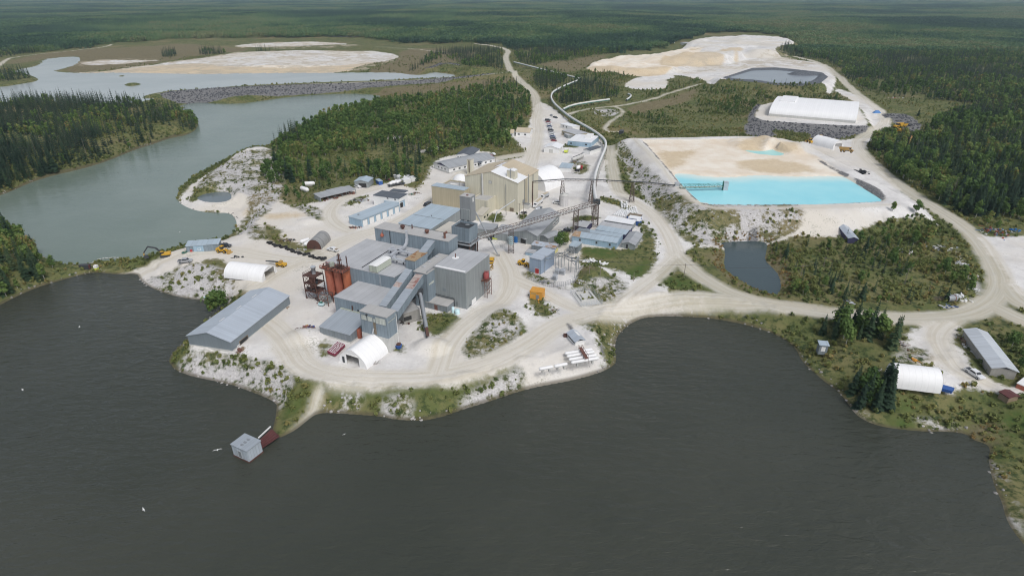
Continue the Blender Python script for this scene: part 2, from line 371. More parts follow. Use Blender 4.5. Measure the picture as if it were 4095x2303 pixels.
def mats():
    g = {}
    g['wall_blue'] = M('slate blue cladding', (.215,.265,.305), .55, 0, .16, .22, ('xy', 1.2), .16, 0, streak=.24)
    g['wall_blue2'] = M('slate cladding', (.215,.245,.265), .55, 0, .12, .15, ('xy', 1.2), .14, 0, streak=.14)
    g['wall_grey'] = M('grey green cladding', (.265,.29,.295), .55, 0, .13, .2, ('xy', 1.2), .1, 0, streak=.2)
    g['wall_light'] = M('light blue cladding', (.32,.45,.56), .5, 0, .08, .2, ('xy', 1.0), .08, 0, streak=.1)
    g['wall_tan'] = M('tan cladding', (.44,.39,.28), .6, 0, .08, .12, ('xy', 1.2), .07, 0, streak=.12)
    g['wall_cream'] = M('cream cladding', (.60,.57,.46), .6, 0, .07, .12, ('xy', 1.2), .07, 0, streak=.16)
    g['roof_grey'] = M('grey gravel roof', (.42,.43,.445), .8, 0, .2, .16, ('x', 2.4), .08, 0, streak=0)
    g['roof_greyy'] = M('grey sheet roof', (.33,.345,.36), .6, 0, .12, .1, ('y', 1.6), .12, 0, streak=0)
    g['roof_dust'] = M('dusty grey roof', (.42,.415,.405), .85, 0, .16, .12, ('x', 3.0), .05, 0, streak=0)
    g['roof_steel'] = M('galvanised blue roof', (.45,.50,.56), .42, .15, .1, .12, ('y', .9), .1, 0, streak=0)
    g['roof_steelx'] = M('galvanised roof panels', (.36,.40,.44), .42, .15, .1, .12, ('x', .9), .1, 0, streak=0)
    g['roof_lblue'] = M('pale blue roof', (.40,.48,.54), .45, .1, .1, .1, ('x', 2.0), .09, 0, streak=0)
    g['roof_white'] = M('white roof', (.78,.79,.8), .5, 0, .05, .2, ('x', 1.2), .05, 0, streak=0)
    g['roof_rust'] = M('rusting pale roof', (.45,.5,.56), .55, .1, .1, .2, ('x', 1.2), .08, .55, (.33,.2,.11), 0)
    g['roof_dark'] = M('dark shingle roof', (.10,.115,.135), .85, 0, .18, .3, ('x', 1.0), .06, 0, streak=0)
    g['roof_tan'] = M('tan roof', (.5,.43,.32), .8, 0, .12, .1, ('x', 1.5), .06, 0, streak=0)
    g['white'] = M('white paint', (.78,.78,.77), .5, 0, .05, .3, None, 0, 0, streak=.06)
    g['fabric'] = M('white fabric', (.85,.85,.85), .6, 0, .05, .3, ('y', 1.6), .035, 0, streak=.06)
    g['fabric_end'] = M('white fabric end', (.8,.8,.8), .6, 0, .05, .3, None, 0, 0, streak=.05)
    g['conc'] = M('pale concrete', (.52,.52,.5), .85, 0, .14, .3, None, 0, 0, streak=.2)
    g['conc_dk'] = M('stained concrete', (.3,.29,.27), .85, 0, .25, .4, None, 0, 0, streak=.2)
    g['rust'] = M('rusty steel', (.17,.085,.065), .8, 0, .35, .8, None, 0, .3, (.09,.05,.04), .25)
    g['rustdk'] = M('dark rusty steel', (.10,.05,.04), .85, 0, .3, .8, None, 0, .3, (.05,.035,.03), .2)
    g['orange'] = M('orange silo paint', (.38,.125,.08), .65, 0, .18, .5, None, 0, .25, (.27,.09,.05), .3)
    g['orange2'] = M('faded orange paint', (.62,.30,.05), .6, 0, .12, .5, None, 0, .1, (.3,.14,.05), .2)
    g['steel'] = M('weathered steel', (.28,.30,.32), .5, .3, .15, .6, None, 0, 0, streak=.15)
    g['steeldk'] = M('dark steel', (.055,.06,.066), .6, .1, .2, .6, None, 0, 0, streak=.1)
    g['galv'] = M('galvanised steel', (.5,.53,.56), .4, .3, .1, .6, None, 0, 0, streak=.08)
    g['lattice'] = M('brown lattice steel', (.12,.09,.078), .75, 0, .3, 1.0, None, 0, .2, (.2,.1,.06), .1)
    g['glass'] = M('dark window glass', (.03,.035,.04), .15, 0, .2, .5, None, 0, 0, streak=0, spec=.6)
    g['pane'] = M('dusty pale panes', (.5,.53,.49), .4, 0, .2, .9, ('xy', .55), .25, 0, streak=.1)
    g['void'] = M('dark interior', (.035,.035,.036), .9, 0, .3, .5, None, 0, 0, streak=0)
    g['yellow'] = M('yellow machine paint', (.62,.36,.035), .5, 0, .12, .8, None, 0, 0, streak=.1)
    g['ochre'] = M('dusty ochre paint', (.42,.27,.09), .7, 0, .15, .8, None, 0, 0, streak=.1)
    g['lime'] = M('lime yellow paint', (.6,.68,.1), .5, 0, .08, .8, None, 0, 0, streak=.05)
    g['rubber'] = M('black rubber', (.025,.025,.026), .85, 0, .3, 2, None, 0, 0, streak=0)
    g['blue'] = M('blue paint', (.04,.11,.34), .5, 0, .15, .8, ('xy', .5), .15, 0, streak=.1)
    g['blue2'] = M('bright blue plastic', (.03,.16,.42), .45, 0, .15, .8, None, 0, 0, streak=.05)
    g['purple'] = M('indigo siding', (.045,.045,.10), .7, 0, .2, .6, None, 0, 0, streak=.1)
    g['red'] = M('red paint', (.42,.04,.045), .5, 0, .15, .8, None, 0, 0, streak=.1)
    g['redrust'] = M('red oxide steel', (.115,.042,.04), .7, 0, .22, .6, ('xy', .6), .2, .1, (.12,.05,.04), .2)
    g['yelpanel'] = M('faded yellow sheet', (.6,.55,.24), .6, 0, .1, .6, None, 0, 0, streak=.1)
    g['redves'] = M('dull red vessel paint', (.30,.07,.07), .6, 0, .2, .8, None, 0, .2, (.14,.05,.05), .2)
    g['maroon'] = M('maroon drum paint', (.24,.04,.075), .5, 0, .2, .9, None, 0, 0, streak=.1)
    g['carwhite'] = M('white car paint', (.72,.73,.74), .3, 0, .04, 1, None, 0, 0, streak=0, spec=.6)
    g['carsilver'] = M('silver car paint', (.42,.43,.45), .3, .2, .05, 1, None, 0, 0, streak=0, spec=.6)
    g['carblack'] = M('black car paint', (.03,.032,.038), .25, 0, .1, 1, None, 0, 0, streak=0, spec=.6)
    g['carblue'] = M('dark blue car paint', (.04,.08,.2), .3, 0, .05, 1, None, 0, 0, streak=0, spec=.6)
    g['carred'] = M('dark red car paint', (.25,.03,.04), .3, 0, .05, 1, None, 0, 0, streak=0, spec=.6)
    g['cargrey'] = M('grey car paint', (.15,.17,.19), .3, .1, .05, 1, None, 0, 0, streak=0, spec=.6)
    g['wood'] = M('weathered timber', (.25,.19,.13), .85, 0, .25, .8, None, 0, 0, streak=.2)
    g['pole'] = M('grey timber pole', (.22,.19,.16), .85, 0, .2, .8, None, 0, 0, streak=.2)
    g['wire'] = M('cable', (.06,.06,.065), .6, 0, .1, .5, None, 0, 0, streak=0)
    g['tank_lb'] = M('pale turquoise tank', (.55,.74,.78), .45, 0, .06, .5, None, 0, 0, streak=.08)
    g['green'] = M('green paint', (.05,.16,.13), .5, 0, .15, .6, None, 0, 0, streak=.1)
    g['sage'] = M('pale sage paint', (.42,.45,.38), .6, 0, .12, .4, ('x', 1.4), .2, 0, streak=.2)
    g['duct'] = M('bare duct steel', (.55,.57,.6), .38, .35, .12, .6, None, 0, 0, streak=.1)
    g['bag'] = M('white bulk bag', (.72,.73,.74), .7, 0, .12, 1.2, None, 0, 0, streak=.1, bump=.4)
    g['tarp'] = M('black plastic wrap', (.018,.019,.022), .45, 0, .3, 1.2, None, 0, 0, streak=0)
    g['bark'] = M('brown bark', (.10,.085,.07), .9, 0, .25, 1.5, None, 0, 0, streak=0)
    g['birch'] = M('pale birch bark', (.42,.41,.38), .85, 0, .3, 1.5, None, 0, 0, streak=0)
    g['rock'] = M('grey boulder', (.26,.25,.235), .9, 0, .35, .8, None, 0, 0, streak=0, bump=.6)
    g['limestone'] = M('pale limestone boulder', (.42,.40,.39), .9, 0, .25, .8, None, 0, 0, streak=0, bump=.6)
    g['rockdk'] = M('dark blasted rock', (.085,.087,.095), .9, 0, .35, .8, None, 0, 0, streak=0, bump=.6)
    g['feather'] = M('white feathers', (.8,.8,.79), .7, 0, .05, 1, None, 0, 0, streak=0)
    g['brownb'] = M('khaki brown siding', (.2,.165,.12), .7, 0, .12, .4, ('xy', .5), .08, 0, streak=.1)
    return g
MT = mats()
_fm = {}
def foliage(name, ramp, pscale=.03, pamp=.5):
    if name in _fm: return _fm[name]
    m, nt, b = newmat(name)
    at = nt.nodes.new('ShaderNodeAttribute'); at.attribute_name = 'tint'
    oi = nt.nodes.new('ShaderNodeObjectInfo')
    k = _math(nt, 'MULTIPLY_ADD', at.outputs['Fac'], .62); nt.links.new(_math(nt, 'MULTIPLY', oi.outputs['Random'], .38), nt.nodes[-2].inputs[2])
    cr = nt.nodes.new('ShaderNodeValToRGB'); nt.links.new(k, cr.inputs[0])
    el = cr.color_ramp.elements
    while len(el) < len(ramp): el.new(.5)
    for e, (p, c) in zip(el, ramp): e.position = p; e.color = (*c, 1)
    geo = nt.nodes.new('ShaderNodeNewGeometry'); pn = _noise(nt, geo.outputs['Position'], pscale, 3, .6); k = _math(nt, 'ADD', k, _math(nt, 'MULTIPLY', _math(nt, 'SUBTRACT', _ss(nt, pn, .38, .62), .5), pamp), True); nt.links.new(k, cr.inputs[0])
    nt.links.new(cr.outputs[0], b.inputs['Base Color']); tl = nt.nodes.new('ShaderNodeBsdfTranslucent'); nt.links.new(cr.outputs[0], tl.inputs[0]); ms = nt.nodes.new('ShaderNodeMixShader'); ms.inputs[0].default_value = .33; nt.links.new(b.outputs[0], ms.inputs[1]); nt.links.new(tl.outputs[0], ms.inputs[2]); nt.links.new(ms.outputs[0], nt.nodes['Material Output'].inputs[0])
    b.inputs['Roughness'].default_value = .75; b.inputs['Specular IOR Level'].default_value = .25
    _fm[name] = m; return m
FOL_S = foliage('spruce needles', [(0, (.020,.042,.028)), (.45, (.034,.066,.036)), (.8, (.054,.094,.044)), (1, (.095,.125,.055))])
FOL_A = foliage('aspen leaves', [(0, (0.065,0.121,0.040)), (.4, (0.110,0.188,0.051)), (.75, (0.174,0.255,0.070)), (.92, (0.252,0.274,0.086)), (1, (0.302,0.224,0.088))])
FOL_B = foliage('bush leaves', [(0, (0.102,0.140,0.053)), (.4, (0.173,0.213,0.070)), (.75, (0.250,0.262,0.090)), (.92, (0.314,0.268,0.108)), (1, (0.371,0.250,0.102))])
FOL_X = foliage('mixed canopy', [(0, (0.035,0.076,0.051)), (.3, (0.059,0.118,0.066)), (.55, (0.097,0.177,0.078)), (.8, (0.156,0.242,0.098)), (1, (0.224,0.242,0.116))], .0018, .8)
FOL_D = foliage('bare grey twigs', [(0, (.10,.09,.085)), (1, (.17,.155,.145))])
FOL_R = foliage('marsh reeds', [(0, (0.180,0.168,0.072)), (.5, (0.288,0.222,0.090)), (1, (0.384,0.240,0.096))])

# ------------------------------------------------------------------ ground classes (traced on the photo, laid on the land)
SAND = [poly('U', [(430,897),(480,885),(600,897),(640,910),(700,930),(780,962),(830,962),(900,966),(1000,972),(1100,968),(1200,948),(1260,928),(1305,912),(1318,950),(1400,947),(1480,935),(1540,912),(1515,870),(1500,840),(1470,820),(1440,808),(1500,797),(1580,773),(1680,748),(1700,740),(1640,705),(1690,655),(1760,610),(1690,560),(1620,500),(1560,490),(1530,470),(1525,400),(1520,350),(1490,350),(1420,300),(1380,262),(1350,255),(1335,300),(1330,325),(1295,330),(1290,350),(1330,385),(1300,400),(1240,405),(1230,375),(1090,400),(1085,430),(1060,465),(1050,482),(1000,455),(930,470),(890,472),(870,482),(800,510),(790,508),(740,522),(700,505),(690,470),(650,450),(680,410),(690,385),(670,374),(640,380),(600,392),(540,420),(480,447),(447,480),(442,505),(465,520),(500,531),(560,535),(588,550),(597,580),(560,600),(500,610),(450,620),(420,635),(350,655),(260,672),(245,684),(345,684),(358,698),(400,722),(450,742),(530,752),(600,722),(640,735),(560,800),(490,860)]),
    poly('U', [(1545,352),(1590,440),(1640,500),(1690,560),(1740,597),(1800,602),(1940,587),(2020,572),(2110,577),(2200,557),(2330,542),(2385,550),(2260,450),(2165,360),(2225,325),(2170,335),(2060,343),(1900,344),(1700,344),(1600,346)], 9),
    poly('U', [(2455,590),(2510,596),(2600,590),(2760,600),(2760,770),(2560,750),(2535,690),(2490,640)]),
    poly('U', [(2285,830),(2340,812),(2425,812),(2405,850),(2425,905),(2500,965),(2600,980),(2600,1000),(2480,990),(2440,972),(2370,975),(2358,930),(2290,915),(2275,872)]),
    poly('A3', [(1010,710),(1120,645),(1280,620),(1430,622),(1450,640),(1370,660),(1390,690),(1370,740),(1110,745)]),
    mixpoly([('A3', [(705,562),(760,520),(880,480),(920,458),(1290,440),(1450,395),(1560,372),(1550,345),(1720,308),(1850,298),(2150,293),(2277,301)]), ('A4', [(320,328),(335,350),(385,366),(290,402),(180,430),(400,465),(620,492),(700,560),(730,640),(690,760),(620,700),(480,705),(200,715)]), ('A3', [(2150,692),(1860,668),(1740,680),(1690,635),(1480,592),(1300,612),(1050,602),(950,578)])], 9),
    poly('A4', [(690,730),(800,740),(960,800),(1100,900),(1150,960),(1180,1060),(1000,1065),(890,850),(800,790)], 6), poly('A4', [(30,965),(110,848),(500,850),(900,862),(1010,1050),(900,1052),(500,1032),(120,1007)], 8),
    poly('U', [(575,118),(640,110),(740,106),(830,107),(885,112),(830,113),(700,117),(640,119)], 6),
    poly('U', [(560,138),(600,130),(760,126),(870,128),(960,130),(1003,140),(1000,149),(950,158),(890,170),(872,184),(700,186),(500,187),(300,185),(160,187),(240,181),(330,168),(400,160),(480,150)], 6),
    poly('U', [(190,160),(260,150),(330,152),(420,150),(330,158),(250,163)], 6)]
GRASS = [poly('U', [(700,1012),(745,985),(775,975),(735,1035),(705,1075),(690,1070)], 3), poly('U', [(790,1000),(830,985),(830,1030),(790,1045),(745,1075),(725,1080),(760,1035)], 3), poly('Z5', [(1180,915),(1400,915),(1660,965),(1900,965),(1990,760),(1960,640),(2050,620),(2130,760),(2195,870),(2195,1100),(2050,1290),(1880,1360),(1760,1260),(1500,1180),(1160,1150),(1150,1040)]),
    poly('U', [(1643,700),(1690,676),(1740,681),(1770,703),(1795,724),(1740,732),(1680,726)]),
    poly('U', [(1322,757),(1340,740),(1365,742),(1388,758),(1392,790),(1365,800),(1338,785)]),
    poly('U', [(1160,885),(1185,845),(1225,805),(1265,782),(1308,808),(1318,830),(1270,868),(1195,902)]),
    poly('Z3', [(1340,1230),(1345,1120),(1400,1020),(1640,1030),(1780,1075),(1720,1180),(1600,1305),(1450,1250)]),
    poly('Y1', [(850,540),(960,380),(1000,335),(1090,335),(1420,435),(1250,450),(1130,465),(1000,525)]),
    poly('Z7', [(830,500),(920,480),(1060,490),(1185,570),(1150,640),(1050,680),(940,680),(880,625)]),
    poly('Z7', [(560,690),(640,640),(720,630),(800,610),(830,640),(700,690)]),
    poly('Z1', [(130,575),(170,500),(300,412),(480,445),(500,480),(440,520),(300,550),(190,590)]),
    poly('Z1', [(500,480),(600,400),(690,385),(695,450),(600,495)]),
    poly('Z1', [(230,680),(350,670),(530,685),(440,720),(300,715)]),
    poly('Z1', [(1030,930),(1080,912),(1260,992),(1190,1030),(1400,1140),(1540,1180),(1700,1240),(1780,1310),(1600,1270),(1350,1200),(1060,1110),(1000,1040)]),
    poly('Z6', [(160,925),(260,840),(400,885),(340,1000),(260,1030),(215,980)]),
    poly('Z6', [(1130,940),(1180,890),(1250,890),(1230,990),(1170,1020)]),
    poly('Z1', [(380,310),(450,240),(540,200),(610,210),(520,290),(400,320)]),
    poly('Z1', [(1940,720),(1960,680),(2080,620),(2230,580),(2230,610),(2100,690)]),
    poly('Z4', [(680,890),(715,830),(870,830),(850,905),(760,920)]),
    poly('Z4', [(1030,870),(1060,815),(1180,850),(1120,890)]),
    poly('Z4', [(1500,110),(1540,50),(1680,50),(1690,90),(1560,80)]),
    poly('Z4', [(1640,890),(1740,840),(1900,850),(1960,870),(1900,890),(1720,930)]),
    poly('Z4', [(1560,1040),(1640,970),(1680,950),(1600,1060)]),
    poly('Y5', [(1480,380),(1560,310),(1640,300),(1700,420),(1560,500),(1500,440)]),
    poly('U', [(1500,500),(1530,495),(1570,510),(1600,530),(1590,545),(1560,520)])]
GREEN = [poly('Z5', [(1250,920),(1440,920),(1660,975),(1700,1050),(1500,1080),(1300,1030),(1200,1000)]), poly('Z5', [(1700,1250),(1880,1180),(2100,1060),(2050,1290),(1880,1360)]), poly('Y6', [(380,140),(520,130),(545,200),(470,240),(330,190)], 2), poly('Y6', [(1100,200),(1250,100),(1443,120),(1600,200),(1443,280),(1250,300)], 3), poly('Y5', [(950,960),(1150,920),(1150,1050),(950,1060)], 3), poly('Y5', [(850,1120),(1120,1070),(1130,1220),(900,1200)], 2), poly('Y7', [(1230,750),(1400,640),(1500,590),(1420,720),(1260,830)], 3), poly('U', [(830,972),(900,974),(1000,980),(1120,974),(1200,958),(1150,978),(1000,988),(850,982)]), poly('U', [(1645,705),(1690,690),(1790,722),(1700,728)])]
BROWN = [poly('U', [(0,165),(60,140),(200,125),(330,122),(470,112),(580,120),(640,125),(520,136),(400,158),(250,178),(150,182),(205,150),(190,140),(100,150)], 6), poly('U', [(900,184),(1010,150),(1000,132),(1050,122),(1200,128),(1180,150),(1090,165),(1060,190),(1000,186)], 6), poly('A3', [(280,540),(600,500),(860,455),(900,460),(760,520),(700,570),(540,600),(420,560)]), poly('U', [(1050,215),(1200,203),(1290,195),(1300,205),(1180,225),(1000,240),(960,236),(880,232)]), poly('Y3', [(1650,470),(1800,520),(1850,800),(2000,880),(1900,1000),(1800,900),(1650,700)]), poly('A3', [(1050,880),(1450,800),(1650,720),(1600,830),(1300,900),(1060,960)]), poly('Y6', [(950,250),(1100,150),(1260,190),(1200,330),(1050,340)], 2), poly('Z5', [(1180,1210),(1300,1190),(1420,1280),(1180,1320)]), poly('Y3', [(1000,450),(1090,470),(1150,600),(1130,760),(1200,850),(1400,960),(1700,1090),(1500,1070),(1250,950),(1050,750),(1000,600)])]
ROCK = [mixpoly([('A3', [(2130,860),(2170,838),(2100,960),(2110,985),(2190,1010)]), ('A4', [(200,1015),(500,1035),(880,1056),(1000,1050),(1005,1062),(900,1095),(700,1142),(505,1138),(530,1090),(280,1062),(180,1065),(270,1110)]), ('A3', [(2060,1112),(2010,1040),(2090,960)])], 7),
    poly('A4', [(60,850),(110,838),(95,880),(40,965),(0,1000),(-10,960)], 7),
    poly('A4', [(1085,945),(1150,935),(1330,945),(1380,990),(1440,1060),(1380,1090),(1290,1085),(1200,1012),(1140,990)]),
    poly('U', [(1285,183),(1100,204),(900,213),(700,219),(500,228),(395,240),(415,249),(500,247),(600,239),(800,224),(1000,214),(1150,204)], 6),
    poly('A2', [(1370,585),(1480,532),(1600,502),(1700,512),(1752,570),(1700,560),(1600,548),(1480,572)], 9),
    poly('Y2', [(1660,290),(1750,340),(1900,420),(1930,438),(1900,440),(1760,365),(1660,305)], 12), poly('Y2', [(1950,460),(2050,500),(2180,570),(2240,640),(2220,650),(2120,590),(2000,510)], 11.5),
    poly('Y3', [(1380,400),(1440,350),(1540,350),(1560,420),(1480,440)], 6), poly('A2', [(560,310),(760,300),(990,310),(760,325)], 5), poly('Y1', [(815,900),(850,895),(905,965),(860,960)]), poly('Y1', [(1170,1080),(1200,1075),(1245,1170),(1205,1180)])]
CREAM = [POND_IN, poly('A3', [(705,562),(760,520),(880,480),(1000,470),(1290,445),(1500,410),(1700,400),(1600,500),(1450,560),(1300,610),(1050,602),(950,578)], 9), poly('U', [(170,187),(300,178),(500,168),(700,165),(900,165),(872,184),(700,186),(400,186)], 6)]
TAN = [poly('U', [(150,188),(330,169),(480,158),(560,166),(700,172),(880,164),(965,156),(890,172),(872,185),(500,189)], 6), poly('A3', [(1450,560),(1300,610),(1050,602),(940,578),(705,562),(740,540),(950,560),(1200,575)], 9), poly('A3', [(1290,490),(1500,450),(1640,430),(1800,440),(1890,475),(1700,495),(1500,515),(1380,522)], 14), poly('A3', [(1780,420),(1850,385),(1990,370),(2030,383),(1950,400),(1990,440),(1960,455),(1930,400),(1860,415)], 17), poly('A3', [(1500,400),(1640,380),(1760,372),(1700,388),(1560,415)], 15),
    poly('Y2', [(970,195),(1000,150),(1100,125),(1200,130),(1215,160),(1190,200),(1080,210),(1030,205)], 12.5), poly('Y2', [(1270,205),(1330,160),(1430,155),(1510,200),(1450,225),(1350,220)], 13), poly('Y2', [(290,220),(450,240),(620,200),(500,330),(400,400),(330,330)], 11.5), poly('Y2', [(900,330),(1200,280),(1500,330),(1700,400),(1400,410),(1100,400)], 11.5), poly('Z1', [(1020,820),(1180,790),(1500,780),(1520,820),(1250,860),(1080,870)]), poly('Z1', [(800,720),(900,690),(1000,720),(900,760)]), poly('Y5', [(1090,560),(1250,520),(1350,560),(1250,600),(1120,600)])]
MIXED = [poly('U', [(1160,885),(1185,845),(1225,805),(1265,782),(1308,808),(1318,830),(1270,868),(1195,902)]), poly('U', [(430,905),(480,885),(700,930),(760,962),(705,1010),(690,1012),(480,945)], 3), poly('Y7', [(1590,800),(1640,740),(1720,670),(1900,640),(2010,650),(1990,740),(1800,800)], 2), poly('Y7', [(2130,760),(2200,690),(2420,700),(2500,760),(2400,850),(2200,840)], 2), poly('U', [(1150,1000),(1250,960),(1310,930),(1325,960),(1250,1000),(1160,1030)], 2), poly('U', [(1470,820),(1600,775),(1680,750),(1800,757),(1700,795),(1600,805),(1550,860),(1520,850)], 3),
    poly('U', [(1545,352),(1560,352),(1640,450),(1735,528),(1760,530),(1900,528),(2010,530),(2020,572),(1940,587),(1800,602),(1740,597),(1690,560),(1640,500),(1590,440)], 8), poly('U', [(350,690),(420,680),(520,670),(600,700),(590,740),(520,756),(420,740)], 3), poly('U', [(590,400),(700,372),(720,440),(700,510),(640,560),(600,600),(590,560),(640,500),(560,470),(480,470),(540,420)], 5), poly('Y4', [(1600,480),(1700,600),(1880,850),(1940,960),(1850,1000),(1700,700)]), poly('Z1', [(800,900),(900,860),(1000,960),(1100,1100),(900,1090),(780,1000)]), poly('Y1', [(900,560),(1180,430),(1400,440),(1500,560),(1350,690),(1000,740)]), poly('Y1', [(360,380),(460,330),(620,420),(900,560),(780,560),(500,480)]), poly('Z1', [(1300,690),(1500,680),(1700,740),(1750,860),(1620,900),(1540,800)]), poly('Z4', [(1480,340),(1620,250),(1780,160),(1830,330),(1700,400)]), poly('Y5', [(380,900),(560,960),(740,1110),(690,1180),(560,1090)], 2), poly('Y5', [(1050,1100),(1400,1120),(1620,1200),(1400,1240)], 2), poly('Y6', [(1130,400),(1240,480),(1330,620),(1443,900),(1480,1100),(1360,1000),(1240,830),(1160,650)], 2), poly('Y5', [(870,540),(1100,450),(1300,500),(1250,600),(1000,620)]), poly('A3', [(740,920),(900,890),(1000,920),(950,970),(800,970)]), poly('A2', [(1120,1140),(1230,1120),(1260,1150),(1130,1165)]), poly('A2', [(1340,1250),(1480,1210),(1640,1190),(1660,1210),(1450,1270)]), poly('A2', [(1850,860),(1990,870),(2000,920),(1880,910)])]
_rd = [('U', [(640,790),(700,830),(735,880),(760,922),(830,947),(950,953),(1100,950),(1220,922),(1330,870),(1400,815),(1500,785),(1600,757),(1700,745),(1800,748),(1900,760),(2000,775),(2150,795),(2300,803),(2420,795),(2490,765),(2522,720),(2500,660),(2450,590),(2380,540),(2280,480),(2190,410),(2155,368),(2165,345),(2220,320),(2230,295),(2190,260),(2130,215),(2100,180),(2070,157),(2000,140)], 9),
    ('U', [(1555,768),(1640,705),(1695,655),(1705,640),(1665,560),(1610,515),(1560,490),(1548,470),(1540,420),(1532,370)], 7.5),
    ('U', [(1700,640),(1740,680),(1800,720),(1870,750),(1960,772)], 8.5),
    ('U', [(1340,480),(1330,430),(1345,385),(1354,340),(1352,300),(1352,265),(1345,235),(1320,215),(1290,185),(1280,170),(1270,145),(1283,131),(1240,122),(1195,115)], 9),
    ('A3', [(570,955),(700,910),(880,882),(1050,870),(1200,840),(1450,752),(1670,700)], 4), ('A3', [(950,880),(1020,910),(1010,950),(900,1020),(860,1070),(900,1095),(980,1092)], 3),
    ('U', [(810,962),(775,1010),(720,1065),(697,1092)], 2.2), ('U', [(2410,798),(2350,838),(2372,890),(2405,935),(2470,960)], 7),
    ('U', [(1285,181),(1150,197),(950,206),(700,215),(500,226),(400,236)], 3.5), ('A1', [(-60,600),(40,500),(100,476),(350,447),(600,426),(870,400),(930,385)], 6),
    ('U', [(640,720),(700,680),(800,640),(870,600),(980,570),(1060,525),(1120,480),(1180,420),(1240,400),(1340,385)], 9), ('Z1', [(2000,990),(1880,940),(1790,850),(1800,740),(1900,640),(2100,560),(2317,500)], 8), ('U', [(255,678),(330,668),(420,640),(560,625),(640,640),(760,660),(830,640)], 8), ('U', [(1260,640),(1290,700),(1270,760),(1200,790),(1130,850),(1100,940)], 8), ('U', [(1290,700),(1360,730),(1430,770),(1480,785)], 7), ('A2', [(1040,388),(1300,405),(1640,438)], 4),
    ('Y2', [(75,112),(280,310),(430,510),(648,712),(1000,714),(1600,710),(2330,682)], 3.5), ('U', [(2530,720),(2560,760),(2620,780)], 10), ('U', [(2500,770),(2560,800),(2640,830)], 9)]
ROADS = [(line(f, p, 12 if False else 5), w) for f, p, w in _rd]
for k, z_ in ((8, 8), (15, 6), (16, 12.5)): ROADS[k] = (line(_rd[k][0], _rd[k][1], z_), _rd[k][2])

PEDGE = line('Y2', [(150,138),(300,310),(390,413),(480,520),(655,690),(1000,695),(1600,690),(2215,667)], 11.8, 1)
MOTT = [poly('U', [(140,190),(330,165),(480,148),(560,136),(600,128),(870,126),(1010,138),(1000,155),(880,186),(500,190)], 6), poly('U', [(180,168),(190,158),(260,148),(420,148),(330,160)], 6), poly('U', [(570,120),(640,107),(830,105),(930,118),(700,122)], 6), mixpoly([('A3', [(1480,592),(1700,560),(2277,560)]), ('A4', [(400,560),(620,500),(400,470),(250,400)]), ('A3', [(2050,480),(1700,500),(1500,540)])], 9)]
def classes(X, Y, land, st):
    def mx(L): 
        o = np.full(X.shape, -RMAX)
        for p in L: o = np.maximum(o, sdf(p, X, Y))
        return o
    a = {}
    s = mx(SAND); g = mx(GRASS)
    s = np.minimum(s, -g)
    a['sand'] = s; a['green'] = mx(GREEN); a['brown'] = mx(BROWN); a['rock'] = np.maximum(mx(ROCK), .55 - lsdf(PEDGE, X, Y)[0]); a['mott'] = mx(MOTT); a['cream'] = mx(CREAM); a['tan'] = mx(TAN); a['mixed'] = mx(MIXED)
    rd = np.full(X.shape, -RMAX); ac = np.zeros(X.shape); al = np.zeros(X.shape)
    for L, w in ROADS:
        d, c, l = lsdf(L, X, Y); k = w / 2 - d; m = k > rd; rd[m] = k[m]; ac[m] = c[m]; al[m] = l[m]
    a['road'] = rd; a['across'] = ac; a['along'] = al
    a['bank'] = np.minimum(land, RMAX); a['liner'] = np.minimum(sdf(LINL, X, Y) - 5.5, RMAX)
    return a

# ------------------------------------------------------------------ ground sheet
NR, NA = 1050, 780
rr = 30 * np.exp(np.linspace(0, math.log(13000 / 30), NR)); aa = np.linspace(R(-64), R(64), NA)
RR, AA = np.meshgrid(rr, aa, indexing='ij'); GX = (RR * np.sin(AA)).ravel(); GY = (RR * np.cos(AA)).ravel()
GZ, LAND, ST = terr(GX, GY, True)
CLS = classes(GX, GY, LAND, ST)
me = bpy.data.meshes.new("ground")
i = np.arange(NR * NA).reshape(NR, NA); q = np.stack([i[:-1, :-1], i[:-1, 1:], i[1:, 1:], i[1:, :-1]], -1).reshape(-1, 4)[:, ::-1]
me.vertices.add(len(GX)); me.vertices.foreach_set('co', np.stack([GX, GY, GZ], -1).ravel())
me.loops.add(q.size); me.loops.foreach_set('vertex_index', q.ravel().astype(np.int32))
me.polygons.add(len(q)); me.polygons.foreach_set('loop_start', np.arange(0, q.size, 4, dtype=np.int32))
me.polygons.foreach_set('use_smooth', np.ones(len(q), bool))
me.update(calc_edges=True)
for k, v in CLS.items():
    at = me.attributes.new('g_' + k, 'FLOAT', 'POINT'); at.data.foreach_set('value', v.astype(np.float32))
ground = bpy.data.objects.new("ground", me); COL.objects.link(ground); tag(ground, 'white sand works yard, scrub and shore around the lakes', 'ground', kind='structure')

